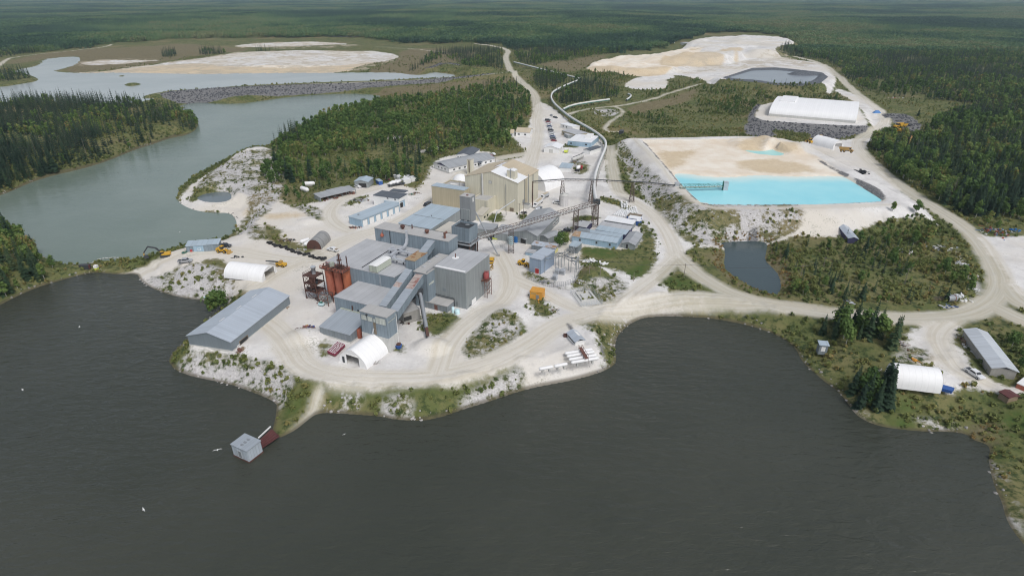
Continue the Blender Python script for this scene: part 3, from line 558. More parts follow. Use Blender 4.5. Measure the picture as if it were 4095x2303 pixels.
def ground_mat():
    m, nt, b = newmat("ground")
    geo = nt.nodes.new('ShaderNodeNewGeometry'); pos = geo.outputs['Position']
    def A(k):
        n = nt.nodes.new('ShaderNodeAttribute'); n.attribute_name = 'g_' + k; return n.outputs['Fac']
    def NZ(s, d=4, r=.6, off=0, dist=0):
        if off:
            v = nt.nodes.new('ShaderNodeVectorMath'); v.operation = 'ADD'; nt.links.new(pos, v.inputs[0]); v.inputs[1].default_value = (off, off * 1.7, off * .3); p = v.outputs[0]
        else: p = pos
        return _noise(nt, p, s, d, r, dist)
    big = NZ(.012, 5, .6); med = NZ(.07, 5, .65, 31); fine = NZ(.45, 5, .7, 77); vf = NZ(1.7, 3, .7, 11)
    edge = _math(nt, 'ADD', _math(nt, 'MULTIPLY', _math(nt, 'SUBTRACT', med, .5), 13.0), _math(nt, 'MULTIPLY', _math(nt, 'SUBTRACT', fine, .5), 9.0))
    def mask(k, amp, w, off=0):
        v = _math(nt, 'ADD', A(k), _math(nt, 'MULTIPLY', edge, amp))
        return _ss(nt, v, -w + off, w + off)
    # scrub
    c = _mix(nt, _ss(nt, med, .32, .66), (.105, .128, .044), (.185, .172, .078))
    c = _mix(nt, _ss(nt, fine, .46, .62), c, (.048, .068, .026))
    c = _mix(nt, _ss(nt, big, .50, .68), c, (.20, .168, .088))
    c = _mix(nt, _math(nt, 'MULTIPLY', _ss(nt, vf, .60, .75), .6), c, (.25, .22, .14))
    gr = _mix(nt, _ss(nt, fine, .35, .7), (.066, .108, .030), (.118, .130, .044))
    c = _mix(nt, mask('green', .5, 2.0), c, gr)
    br = _mix(nt, _ss(nt, fine, .3, .7), (.125, .105, .055), (.215, .185, .11))
    c = _mix(nt, mask('brown', .8, 3.0), c, br)
    # sand: white quarry fines with grey and buff patches
    s = _mix(nt, _ss(nt, med, .35, .65), (.575, .56, .545), (.76, .745, .725))
    s = _mix(nt, _ss(nt, big, .42, .62), s, (.64, .60, .535))
    s = _mix(nt, _math(nt, 'MULTIPLY', _ss(nt, fine, .55, .75), .55), s, (.46, .44, .415))
    s = _mix(nt, _math(nt, 'MULTIPLY', _ss(nt, vf, .63, .75), .35), s, (.36, .33, .29))
    cream = _mix(nt, _ss(nt, med, .3, .7), (.80, .745, .655), (.70, .60, .475))
    s = _mix(nt, mask('cream', .12, 1.2), s, cream)
    tan = _mix(nt, _ss(nt, fine, .3, .7), (.60, .49, .33), (.50, .385, .235))
    s = _mix(nt, _math(nt, 'MULTIPLY', mask('tan', .8, 3.5), .75), s, tan)
    ms = mask('sand', .75, 1.2)
    mixn = _math(nt, 'ADD', _math(nt, 'MULTIPLY', fine, .45), _math(nt, 'MULTIPLY', med, .65))
    mx_ = _math(nt, 'MULTIPLY', mask('mixed', .5, 1.5), _ss(nt, mixn, .50, .60))
    veg = c
    # in mixed ground: broken patches of scrub over white rubble
    rub = _mix(nt, _ss(nt, vf, .36, .66), (.42, .405, .40), (.57, .555, .545))
    inmix = mask('mixed', .5, 1.5)
    base_mixed = _mix(nt, _ss(nt, mixn, .50, .60), rub, veg)
    c = _mix(nt, ms, veg, s)
    c = _mix(nt, inmix, c, base_mixed)
    mo = _ss(nt, _math(nt, 'ADD', _math(nt, 'MULTIPLY', NZ(.035, 5, .7, 57, 1.0), .8), _math(nt, 'MULTIPLY', fine, .2)), .46, .57)
    c = _mix(nt, _math(nt, 'MULTIPLY', _math(nt, 'MULTIPLY', mask('mott', .8, 4), mo), .8), c, _mix(nt, fine, (.36, .30, .21), (.54, .48, .39)))
    wd = _math(nt, 'MULTIPLY', _ss(nt, _math(nt, 'ADD', _math(nt, 'MULTIPLY', vf, .45), _math(nt, 'MULTIPLY', med, .55)), .575, .63), .55)
    c = _mix(nt, _math(nt, 'MULTIPLY', wd, _math(nt, 'SUBTRACT', ms, mask('cream', .1, 1))), c, (.22, .215, .15))
    # roads: compacted beige lanes with wheel tracks
    cb = nt.nodes.new('ShaderNodeCombineXYZ'); nt.links.new(_math(nt, 'MULTIPLY', A('across'), .9), cb.inputs[0]); nt.links.new(_math(nt, 'MULTIPLY', A('along'), .02), cb.inputs[1])
    trk = _noise(nt, cb.outputs[0], 1.0, 4, .65)
    rc = _mix(nt, _ss(nt, trk, .36, .64), (.635, .605, .54), (.535, .49, .40))
    rc = _mix(nt, _math(nt, 'MULTIPLY', _ss(nt, fine, .5, .8), .3), rc, (.68, .65, .60))
    rm = _math(nt, 'MULTIPLY', mask('road', .30, 1.6), .8)
    c = _mix(nt, rm, c, rc)
    # blasted rock
    rk = _mix(nt, _ss(nt, vf, .35, .65), (.09, .092, .10), (.26, .255, .25))
    c = _mix(nt, mask('rock', .35, .7), c, rk)
    lin = _mix(nt, _ss(nt, fine, .4, .7), (.10, .11, .125), (.16, .17, .185))
    c = _mix(nt, _ss(nt, A('liner'), -.5, .5), c, lin)
    # wet margin and beach line just above the water
    wet = _math(nt, 'MULTIPLY', _ss(nt, A('bank'), 1.2, .2), .75); c = _mix(nt, wet, c, (.10, .085, .055))
    nt.links.new(c, b.inputs['Base Color']); b.inputs['Roughness'].default_value = .95; b.inputs['Specular IOR Level'].default_value = .12
    bp = _n(nt, 'ShaderNodeBump', Strength=.55, Distance=.6); h = _math(nt, 'ADD', fine, _math(nt, 'MULTIPLY', vf, .35)); nt.links.new(h, bp.inputs['Height']); nt.links.new(bp.outputs[0], b.inputs['Normal'])
    return m
me.materials.append(ground_mat())

# ------------------------------------------------------------------ water sheets
def water_mat(name, col, col2=None, rough=.08, wave=.25, sc=.5, aniso=(1, 1, 1), rot=0, ior=1.33, mixs=.01, green=None):
    m, nt, b = newmat(name); geo = nt.nodes.new('ShaderNodeNewGeometry')
    mp = _n(nt, 'ShaderNodeMapping'); nt.links.new(geo.outputs['Position'], mp.inputs[0]); mp.inputs['Scale'].default_value = aniso; mp.inputs['Rotation'].default_value = (0, 0, rot)
    a = _noise(nt, mp.outputs[0], sc, 4, .6, .3); c2 = _noise(nt, mp.outputs[0], sc * .16, 3, .6)
    h = _math(nt, 'ADD', a, _math(nt, 'MULTIPLY', c2, 1.2))
    bp = _n(nt, 'ShaderNodeBump', Strength=wave, Distance=.9); nt.links.new(h, bp.inputs['Height']); nt.links.new(bp.outputs[0], b.inputs['Normal'])
    f = _noise(nt, geo.outputs['Position'], mixs, 4, .6); c = _mix(nt, _ss(nt, f, .38, .64), col, col2 or col)
    nt.links.new(c, b.inputs['Base Color']); b.inputs['Roughness'].default_value = rough; b.inputs['IOR'].default_value = ior; b.inputs['Specular IOR Level'].default_value = .5
    return m
def expand(p, d):
    a = np.roll(p, 1, 0); c = np.roll(p, -1, 0); t = c - a; n = np.stack([t[:, 1], -t[:, 0]], -1); n /= (np.linalg.norm(n, axis=1, keepdims=True) + 1e-9)
    A_ = 0.5 * np.sum(p[:, 0] * np.roll(p[:, 1], -1) - np.roll(p[:, 0], -1) * p[:, 1])
    return p + n * d * (1 if A_ > 0 else -1)
def sheet(name, pl, z, mat, label, d=2.0):
    p = expand(pl, d); bm_ = MB(); bm_.add([(x, y, 0) for x, y in p], [tuple(range(len(p)))])
    o = bm_.build(name, mat, None, (0, 0, z))
    me_ = o.data
    if me_.polygons[0].normal.z < 0: me_.flip_normals()
    return tag(o, label, 'water', kind='structure')
sheet('lake_water', np.array([(-750., -300.), (320., -300.), (320., 330.), (-750., 330.)]), 0, water_mat('lake water', (.043, .048, .038), (.054, .058, .046), .09, .75, .36, (.6, 1.5, 1), .35), 'dark grey rippled lake in front of the works', 3)
sheet('channel_water', CHAN, .3, water_mat('channel water', (.142, .186, .154), (.175, .218, .184), .14, .16, .4, (.6, 1.4, 1), .2), 'grey green channel between the wooded island and the works', 3)
sheet('tailings_water', TAIL, 6, water_mat('tailings water', (.31, .345, .345), (.36, .39, .385), .18, .06, .3, (.6, 1.4, 1)), 'pale grey tailings pond behind the rock dam', 3)
gx_, gy_ = np.meshgrid(np.arange(POND[:, 0].min() - 4, POND[:, 0].max() + 4, 1.5), np.arange(POND[:, 1].min() - 4, POND[:, 1].max() + 4, 1.5)); sh_ = gx_.shape; dd_ = sdf(POND, gx_.ravel(), gy_.ravel()); top_ = line('Y2', [(390,413),(550,420),(700,440),(900,450),(1100,428),(1300,438),(1500,445),(1700,435),(1850,440)], 11, 1); dt_ = lsdf(top_, gx_.ravel(), gy_.ravel())[0]
pm_ = MB(); ii_ = np.arange(gx_.size).reshape(sh_); qd = np.stack([ii_[:-1, :-1], ii_[:-1, 1:], ii_[1:, 1:], ii_[1:, :-1]], -1).reshape(-1, 4); qd = qd[(dd_[qd] > -2.5).any(1)]; pm_.add([(a, b, 0) for a, b in zip(gx_.ravel(), gy_.ravel())], [tuple(int(v) for v in r) for r in qd]); twm = water_mat('turquoise water', (.27, .68, .765), (.37, .755, .81), .25, .05, .5, (1, 1, 1), 0, 1.33, .015)
tw_ = tag(pm_.build('turquoise_water', twm, None, (0, 0, 11)), 'bright turquoise settling pond water below the cream sand', 'water', kind='structure'); at_ = tw_.data.attributes.new('shore', 'FLOAT', 'POINT'); at_.data.foreach_set('value', dt_.astype(np.float32)); n_t = twm.node_tree; an_ = n_t.nodes.new('ShaderNodeAttribute'); an_.attribute_name = 'shore'; gp_ = n_t.nodes.new('ShaderNodeNewGeometry'); pb_ = n_t.nodes['Principled BSDF']; old_ = pb_.inputs['Base Color'].links[0].from_socket
dn_ = _math(n_t, 'ADD', an_.outputs['Fac'], _math(n_t, 'MULTIPLY', _noise(n_t, gp_.outputs['Position'], .09, 4, .6), 9)); n_t.links.new(_mix(n_t, _ss(n_t, dn_, 3.0, 19.0), (.70, .80, .74), old_), pb_.inputs['Base Color'])
sheet('turquoise_pool', POOL, 11.1, water_mat('pool water', (.28, .66, .66), (.36, .70, .68), .25, .03, .5), 'small turquoise pool between sand heaps', .5)
sheet('lined_pond_water', LINED, 9.6, water_mat('lined pond water', (.22, .25, .29), (.25, .28, .31), .2, .05, .4), 'grey water in the dark lined pond', .3)
sheet('small_pond_water', BANKD, 3, water_mat('small pond water', (.05, .075, .085), (.06, .085, .09), .1, .1, .5), 'dark blue pond beside the haul road', 2)
sheet('spit_pond_water', SPITP, 2, water_mat('spit pond water', (.13, .16, .17), None, .1, .06, .5), 'small grey pond on the sand spit', 1)
sheet('marsh_water', MARSH, 4, water_mat('marsh water', (.03, .035, .04), None, .1, .06, .5), 'dark marsh pool in the right wood', 1)

# ------------------------------------------------------------------ buildings
MILL = R(-25.2)
class B:
    """one building: Empty at the front left corner, local x along the front, y into the depth, z up"""
    def __init__(s, name, label, f, A, Bq, C, h=None, base=None, top=None, z0=5.0, ang=None, cat='building', group=None, zt=None):
        if zt is None:
            zt = z0 + h if h is not None else ztop(f, base, top or Bq, z0)
        a, b, c = P(f, *A, zt), P(f, *Bq, zt), P(f, *C, zt)
        if ang is None: ang = math.atan2(b.y - a.y, b.x - a.x)
        ux = Vector((math.cos(ang), math.sin(ang), 0)); uy = Vector((-ux.y, ux.x, 0))
        s.L = (b - a).dot(ux); s.W = (c - b).dot(uy); s.h = zt - z0; s.zt = zt; s.z0 = z0; s.ang = ang; s.ux = ux; s.uy = uy
        s.o = Vector((a.x, a.y, z0)); s.root = thing(name, label, cat, s.o, ang, group); s.K = {}
    def w(s, x, y, z): return s.o + s.ux * x + s.uy * y + Vector((0, 0, z))
    def loc(s, p):
        d = Vector(p) - s.o; return Vector((d.dot(s.ux), d.dot(s.uy), d.z))
    def hit(s, f, x, y, face):
        """pixel -> local point on a wall plane ('front','back','left','right') or at a height (number)"""
        d = Vector(ray(f, x, y)); c0 = Vector((0, 0, CZ))
        if isinstance(face, (int, float)):
            t = (s.z0 + face - CZ) / d.z
        else:
            n = s.uy if face in ('front', 'back') else s.ux
            off = {'front': 0, 'back': s.W, 'left': 0, 'right': s.L}[face]
            t = ((s.o - c0).dot(n) + off) / d.dot(n)
        return s.loc(c0 + d * t)
    def shell(s, wall, roof, kind='flat', rise=0, over=.25, ridge='y', parapet=0, base=None, thick=.22, sink=1.2, rx=.5, low=0):
        L, W, h = s.L, s.W, s.h; m = MB(); r = MB()
        if kind == 'flat':
            hh = h - .12 if not parapet else h
            m.add([(0,0,-sink),(L,0,-sink),(L,W,-sink),(0,W,-sink),(0,0,hh),(L,0,hh),(L,W,hh),(0,W,hh)], [(0,1,5,4),(1,2,6,5),(2,3,7,6),(3,0,4,7)])
            if parapet:
                r.add([(.03,.03,h-parapet),(L-.03,.03,h-parapet),(L-.03,W-.03,h-parapet),(.03,W-.03,h-parapet)], [(0,1,2,3)])
                t = .25
                for a in ((-.02,-.02,L+.02,t),(-.02,W-t,L+.02,W+.02),(-.02,t,t,W-t),(L-t,t,L+.02,W-t)): m.box(a[0],a[1],h-parapet*.9,a[2],a[3],h+.05)
            else:
                e = .12; r.box(-e, -e, h - .15, L + e, W + e, h + .06)
        elif kind == 'gable':
            if ridge == 'y':
                pr = [(0, -sink), (L, -sink), (L, h), (L * rx, h + rise), (0, h)]; m.prism(pr, 0, W)
                e = over; k = rise / (L * rx); k2 = rise / (L * (1 - rx)); u = .03
                r.prism([(-e, h - e * k + u), (L * rx, h + rise + u), (L + e, h - e * k2 + u), (L + e, h - e * k2 + u + thick), (L * rx, h + rise + u + thick), (-e, h - e * k + u + thick)], -e, W + e)
            else:
                pr = [(0, -sink), (W, -sink), (W, h), (W * rx, h + rise), (0, h)]; m.prism(pr, 0, L, 'x')
                e = over; k = rise / (W * rx); k2 = rise / (W * (1 - rx)); u = .03
                r.prism([(-e, h - e * k + u), (W * rx, h + rise + u), (W + e, h - e * k2 + u), (W + e, h - e * k2 + u + thick), (W * rx, h + rise + u + thick), (-e, h - e * k + u + thick)], -e, L + e, 'x')
        elif kind == 'shed':      # front eave at h, back eave at h + rise
            m.prism([(0, -sink), (W, -sink), (W, h + rise), (0, h)], 0, L, 'x'); k = rise / W; e = over; u = .03
            r.prism([(-e, h - e * k + u), (W + e, h + rise + e * k + u), (W + e, h + rise + e * k + u + thick), (-e, h - e * k + u + thick)], -e, L + e, 'x')
        s.wall = m.build('wall', MT[wall] if isinstance(wall, str) else wall, s.root); s.roof = r.build('roof', MT[roof] if isinstance(roof, str) else roof, s.root)
        if base: 
            q = MB(); q.add([(-.04,-.04,-sink),(L+.04,-.04,-sink),(L+.04,W+.04,-sink),(-.04,W+.04,-sink),(-.04,-.04,base),(L+.04,-.04,base),(L+.04,W+.04,base),(-.04,W+.04,base)], [(0,1,5,4),(1,2,6,5),(2,3,7,6),(3,0,4,7),(4,5,6,7)]); q.build('footing', MT['conc'], s.root)
        return s
    def rect(s, face, u0, z0, u1, z1, out=.05, mb=None):
        m = mb or MB(); u0, u1 = min(u0, u1), max(u0, u1); z0, z1 = min(z0, z1), max(z0, z1)
        if face == 'front': m.box(u0, -out, z0, u1, .05, z1)
        elif face == 'back': m.box(u0, s.W - .05, z0, u1, s.W + out, z1)
        elif face == 'left': m.box(-out, u0, z0, .05, u1, z1)
        elif face == 'right': m.box(s.L - .05, u0, z0, s.L + out, u1, z1)
        return m
    def opening(s, kind, face, f, p0, p1, mat, frame=None, sill=False):
        a = s.hit(f, *p0, face); b = s.hit(f, *p1, face); i = 0 if face in ('front', 'back') else 1
        return s.open2(kind, face, a[i], a.z, b[i], b.z, mat, frame)
    def open2(s, kind, face, u0, z0, u1, z1, mat, frame=None):
        u0, u1 = min(u0, u1), max(u0, u1); z0, z1 = max(.02, min(z0, z1)), max(z0, z1)
        if frame:
            fr = MB(); t = .12
            s.rect(face, u0 - t, z1, u1 + t, z1 + t, .1, fr); s.rect(face, u0 - t, z0 - t, u1 + t, z0, .1, fr)
            s.rect(face, u0 - t, z0, u0, z1, .1, fr); s.rect(face, u1, z0, u1 + t, z1, .1, fr)
            fo = fr.build('frame', MT[frame])
        o = s.rect(face, u0, z0, u1, z1, .04).build(kind, MT[mat], s.root)
        if frame: _adopt(fo, o)
        return o
    def item(s, name, mb, mat): return mb.build(name, MT[mat] if isinstance(mat, str) else mat, s.root)

# ---- the mill: blocks of slate blue cladding that butt against each other
m1 = B('mill_building', 'tall blue grey mill block with a white door and white streak on its roof', 'Z3', (1485,515), (1843,590), (2105,378), base=(1865,995), ang=MILL)
m1.shell('wall_grey', 'roof_grey')
m1.opening('door', 'right', 'Z3', (1912,975), (1960,850), 'white', 'steel'); m1.opening('door', 'right', 'Z3', (1888,962), (1900,935), 'steeldk')
v = m1.hit('Z3', 1733, 420, m1.h); m1.item('stack', MB().tube((v.x, v.y, m1.h), (v.x, v.y, m1.h + 1.6), .17), 'rust')
sp = MB(); sp.lathe([(1.3, 0), (1.0, .05), (.3, .09)], (v.x, v.y, m1.h + .06), 14); s0 = m1.hit('Z3', 1540, 500, m1.h); s1 = m1.hit('Z3', 1850, 560, m1.h)
sp.box(.6, .25, m1.h + .05, m1.L - .5, 1.15, m1.h + .1); m1.item('white_spill', sp, 'white')
m1.item('louver', m1.rect('front', 3.2, 5.2, 4.6, 6.4, .06), 'wall_blue2')
pz = MB()                                                      # dark service pipe along the wall
a_ = m1.hit('Z3', 1470, 810, 'front'); b_ = m1.hit('Z3', 1720, 850, 'front'); c_ = m1.hit('Z3', 1728, 970, 'front')
pz.tube((.4, -.35, a_.z), (b_.x, -.35, a_.z - .1), .14); pz.tube((b_.x, -.35, a_.z - .1), (b_.x, -.35, .3), .16); pz.tube((b_.x + 1.1, -.3, a_.z - 1.2), (b_.x + 1.1, -.3, .3), .08)
m1.item('service_pipe', pz, 'steeldk')
# low annex and small tanks in front of it
an = B('annex', 'low blue grey annex with flat roof below the tall mill block', 'Z3', (1395,905), (1640,960), (1695,875), base=(1640,1030), ang=MILL); an.shell('wall_blue2', 'roof_dust')
an.opening('door', 'front', 'Z3', (1500,1020), (1530,950), 'rust')
for i, (px, py, r_, h_) in enumerate([(1705, 1030, .5, 2.2), (1752, 1040, .85, 1.6)]):
    g_ = P('Z3', px, py, 5); t_ = MB().lathe([(r_, 0), (r_, h_ - .1), (r_ * .6, h_)], n=14).build('storage_tank', MT['tank_lb'], None, g_)
    tag(t_, ['slim pale blue tank beside the mill annex', 'squat pale blue tank beside the mill annex'][i], 'tank')
# central strip between the two halls
m2 = B('transfer_house', 'narrow blue grey block with roof hatches wedged between the mill halls', 'Z3', (1262,570), (1412,600), (1640,388), zt=18.2, ang=MILL); m2.shell('wall_blue', 'roof_dust')
m2.opening('window', 'right', 'Z3', (1436,728), (1462,690), 'pane'); m2.opening('window', 'right', 'Z3', (1464,712), (1490,668), 'pane')
for px, py in ((1380,522),(1440,465),(1525,412)):
    v = m2.hit('Z3', px, py, m2.h); m2.item('roof_hatch', MB().box(v.x - .7, v.y - .6, m2.h, v.x + .7, v.y + .6, m2.h + .3), 'roof_grey')
m2.item('handrail', MB().bar((m2.L - .2, .5, m2.h), (m2.L - .2, .5, m2.h + .9), .08).bar((m2.L - .2, m2.W - 1, m2.h), (m2.L - .2, m2.W - 1, m2.h + .9), .08).bar((m2.L - .2, .5, m2.h + .9), (m2.L - .2, m2.W - 1, m2.h + .9), .08).bar((m2.L - .2, .5, m2.h + .5), (m2.L - .2, m2.W - 1, m2.h + .5), .08), 'steel')
# main hall
m3 = B('main_hall', 'broad flat roofed mill hall carrying the white ducts', 'Z3', (280,465), (1060,630), (1180,540), zt=18.0, ang=MILL)
_q = m3.loc(P('Z3', 735, 210, 18.0)); m3.W = max(m3.W, _q.y); m3.shell('wall_blue', 'roof_grey')
m3.item('roof_seam', MB().bar(m3.hit('Z3', 690, 530, m3.h + .12), m3.hit('Z3', 1010, 325, m3.h + .12), .25), 'steeldk')
m3.item('wall_ladder', MB().bar((m3.L - 6.2, -.2, m3.h + .6), (m3.L - 5.8, -.2, m3.h + .6), .07).bar((m3.L - 6.2, -.2, m3.h - 1), (m3.L - 5.8, -.2, m3.h - 1), .07).bar((m3.L - 6.2, -.2, 2), (m3.L - 6.2, -.2, m3.h + 1), .09).bar((m3.L - 5.8, -.2, 2), (m3.L - 5.8, -.2, m3.h + 1), .09), 'galv')
ft = MB()
for px, py in ((760,200),(600,300),(480,500),(705,540),(1185,560)):
    pass
# white air handling unit and ducts on the roof
ah = B('air_handler', 'long pale sage air handling unit on the mill roof', 'Z3', (765,500), (850,520), (1010,420), zt=20.6, z0=18.15, ang=MILL, cat='air handler'); ah.W = max(ah.W, 8.0)
ah.item('casing', MB().box(0, 0, .1, ah.L, ah.W, ah.h), 'sage'); ah.item('lid', MB().prism([(-.1, ah.h), (ah.L + .1, ah.h), (ah.L * .5, ah.h + .25)], -.1, ah.W + .1), 'white'); ah.item('skid', MB().box(.1, .1, -.05, ah.L - .1, ah.W - .1, .1), 'steeldk')
def roofp(px, py, dz): return m3.w(*m3.hit('Z3', px, py, m3.h + dz)[:2], m3.h + dz)
du = MB(); zz = 2.0
def duct(pts, w=.9, h=.7):
    for a, b in zip(pts[:-1], pts[1:]): du.bar(roofp(*a, zz), roofp(*b, zz), w, h)
duct([(1000,400), (1085,345), (1160,300)]); duct([(985,325), (1120,345), (1260,380)], .8); duct([(1060,400), (1035,430), (1170,460)], .8); duct([(1010,320), (1045,300)], .6)
a_ = roofp(1160, 300, zz); du.bar(a_, a_ + Vector((.7, 1.3, .9)), .9, .7); du.bar(a_ + Vector((.7, 1.3, .9)), a_ + Vector((.9, 1.9, 2.6)), .9, .7); du.bar(a_ + Vector((.9, 1.9, 2.6)), a_ + Vector((.9, 1.9, 5.6)), .8, .8)
duo = du.build('roof_duct', MT['duct']); tag(duo, 'bright branched ventilation duct running from the air handler over the mill roof', 'duct')
for px, py in ((1010,360),(1100,370),(1200,395),(1080,470),(1155,490)):
    a_ = roofp(px, py, .1); MB().bar(a_, a_ + Vector((0, 0, 1.7)), .35).build('support', MT['steeldk'], duo)
# back block
m4 = B('upper_mill_hall', 'long raised slate blue mill block with rusty roof vents', 'Z3', (828,85), (1648,240), (1757,172), zt=23.3, z0=5, ang=MILL); m4.shell('wall_blue', 'roof_dust')
def vent(b, f, px, py, r, hh, mat, name='roof_vent', mush=True):
    v = b.hit(f, px, py, b.h); m = MB()
    pr = [(r * .6, 0), (r * .6, hh * .5), (r, hh * .55), (r, hh), (r * .7, hh * 1.05)] if mush else [(r, 0), (r, hh)]
    return b.item(name, m.lathe(pr, (v.x, v.y, b.h), 12), mat)
vent(m4, 'Z3', 1145, 100, .85, 1.5, 'rustdk'); vent(m4, 'Z3', 1415, 150, .85, 1.4, 'rust'); vent(m4, 'Z3', 1250, 97, .22, 1.7, 'rustdk', 'vent_pipe', False)
v = m4.hit('Z3', 1612, 205, m4.h); m4.item('elbow_stack', MB().tube((v.x, v.y, m4.h), (v.x, v.y, m4.h + 2.3), .42).tube((v.x, v.y, m4.h + 2.0), (v.x + .9, v.y + .5, m4.h + 2.5), .42), 'rust')
v = m4.hit('Z3', 925, 170, 'front'); cn = MB().lathe([(.2, -.5), (.75, 0), (.75, .3), (.15, 1.2)], (v.x, -.7, v.z), 8); cn.tube((v.x, -.5, v.z + 1.2), (v.x, -.2, v.z + 2.0), .08); m4.item('wall_hopper', cn, 'orange')
m4.item('downpipe', MB().tube((7.0, -.15, m4.h), (7.0, -.15, 13.2), .12), 'steeldk')
# lower hall
mz = MB(); n_ = m3.uy; d_ = Vector(ray('Z3', 660, 682)); t_ = ((m3.o - Vector((0, 0, CZ))).dot(n_)) / d_.dot(n_); zr5 = CZ + d_.z * t_
zr5 = min(max(zr5, 11.5), 14.5)
m5 = B('lower_hall', 'mid height slate blue hall with pale flat roof below the orange silos', 'Z3', (378,850), (860,960), (1010,760), zt=zr5, ang=MILL); _q = m5.loc(P('Z3', 1010, 762, zr5)); m5.L = max(m5.L, _q.x - .5); m5.W = _q.y if abs(_q.y - m5.W) < 6 else m5.W
m5.shell('wall_blue', 'roof_grey'); m5.opening('window', 'front', 'Z3', (640,1020), (660,1003), 'glass'); v = m5.hit('Z3', 588, 970, 'front'); m5.item('wall_vent', MB().tube((v.x, -.3, v.z - 1), (v.x, -.3, v.z + .6), .2), 'rustdk')
# lean-to
zl = 5 + 2.9; a_ = P('Z3', 215, 1190, zl); ux = m5.ux; best = None
m6 = B('lean_to', 'sloping roofed lean to shed in front of the lower hall', 'Z3', (215,1190), (560,1280), (680,1140), zt=zl, ang=MILL)
yb = (m5.o - m6.o).dot(m6.uy); m6.W = yb - .02; zt_ = m6.hit('Z3', 395, 968, 'back').z; m6.shell('wall_blue2', 'roof_steelx', 'shed', rise=max(1.0, min(zt_ - m6.h, m5.h - 1.2 - m6.h)), over=.15, base=.5)
m6.item('flashing', MB().box(0, m6.W - .5, m6.h + max(1.0, min(zt_ - m6.h, m5.h - 1.2 - m6.h)) + .1, m6.L, m6.W, m6.h + max(1.0, min(zt_ - m6.h, m5.h - 1.2 - m6.h)) + .45), 'sage')
# crusher tower with the window band
m7 = B('crusher_tower', 'square slate tower with dusty window band and pale concrete base', 'Z6', (718,490), (1040,575), (1155,490), base=(1085,1000), ang=MILL); m7.shell('wall_blue', 'roof_dust')
zc = m7.hit('Z6', 1075, 832, 'front').z; q = MB(); e = .1; q.add([(-e,-e,-1),(m7.L+e,-e,-1),(m7.L+e,m7.W+e,-1),(-e,m7.W+e,-1),(-e,-e,zc),(m7.L+e,-e,zc),(m7.L+e,m7.W+e,zc),(-e,m7.W+e,zc)], [(0,1,5,4),(1,2,6,5),(2,3,7,6),(3,0,4,7),(4,5,6,7)]); m7.item('concrete_base', q, 'conc')
for p0, p1 in (((745,590),(800,548)), ((818,610),(872,570)), ((888,625),(908,590)), ((918,640),(1028,595))): m7.opening('window', 'front', 'Z6', p0, p1, 'pane', 'wall_blue2')
m7.opening('window', 'right', 'Z6', (1062,640), (1142,568), 'pane', 'wall_blue2'); m7.item('downpipe', MB().tube((m7.L + .12, m7.W - .3, m7.h - 1), (m7.L + .12, m7.W - .3, .2), .09), 'white')
m7.item('rust_stain', m7.rect('front', 4.6, zc + .4, 5.6, m7.h - 2.6, .03), 'brownb'); m7.item('floodlight', MB().box(2.4, -.5, m7.h - .9, 2.9, 0, m7.h - .5), 'steeldk')

def gallery(name, label, pn, pf, w, h, mat, rmat, cat='conveyor gallery', sinkn=0):
    """inclined enclosed conveyor from pn to pf, points on the top centre line"""
    pn = Vector(pn); pf = Vector(pf); d = pf - pn; hz = Vector((d.x, d.y, 0)); Ln = hz.length; rz = math.atan2(hz.y, hz.x)
    t = thing(name, label, cat, (pn.x, pn.y, 0), rz); k = d.z / Ln; m = MB(); e = .1
    m.prism([(0, pn.z - h), (Ln, pf.z - h), (Ln, pf.z - .1), (0, pn.z - .1)], -w / 2, w / 2); m.build('wall', mat, t)
    r = MB().prism([(0, pn.z - .1), (Ln, pf.z - .1), (Ln, pf.z + .08), (0, pn.z + .08)], -w / 2 - e, w / 2 + e); r.build('roof', rmat, t)
    return t, Ln, k
rust_grid = M('rust stained roof panels', (.42,.35,.32), .7, 0, .2, .4, ('x', .8), .35, .45, (.25,.12,.1), 0)
pn = P('Z3', 1040, 1015, 16.3); pf = P('Z3', 1330, 604, 18.6)
g8, L8, k8 = gallery('conveyor_gallery', 'inclined conveyor gallery climbing from the crusher tower with rust patched upper roof', pn, pf, 2.7, 2.9, MT['wall_blue'], MT['roof_steelx'])
MB().prism([(L8 * .58, pn.z + k8 * L8 * .58 + .09), (L8 - .2, pf.z + .09), (L8 - .2, pf.z + .14), (L8 * .58, pn.z + k8 * L8 * .58 + .14)], -1.3, 1.3).build('rusty_panel', rust_grid, g8)
pn = P('Z3', 918, 958, zr5 + .9); pf = P('Z3', 1212, 548, 20.2)
g9, L9, k9 = gallery('conveyor_gallery', 'second conveyor gallery rising out of the lower hall roof, with one small rusty patch', pn, pf, 2.5, 2.7, MT['wall_blue'], MT['roof_steelx'])
MB().prism([(L9 * .5, pn.z + k9 * L9 * .5 + .09), (L9 * .63, pn.z + k9 * L9 * .63 + .09), (L9 * .63, pn.z + k9 * L9 * .63 + .14), (L9 * .5, pn.z + k9 * L9 * .5 + .14)], -1.2, 1.2).build('rusty_panel', rust_grid, g9)
m10 = B('transfer_box', 'rusty roofed transfer box where the conveyor galleries meet', 'Z3', (1170,435), (1255,470), (1392,375), zt=21.4, z0=18.1, ang=MILL); m10.shell('wall_blue', M('rusty tan roof', (.36,.27,.17), .85, 0, .2, .5, None, 0, .5, (.25,.12,.05), 0), sink=2.5)
pn = P('Z3', 1352, 372, 21.3); d_ = Vector(ray('Z3', 1465, 224)); t_ = (m4.o - Vector((0, 0, CZ))).dot(m4.uy) / d_.dot(m4.uy); pf = Vector((0, 0, CZ)) + d_ * t_
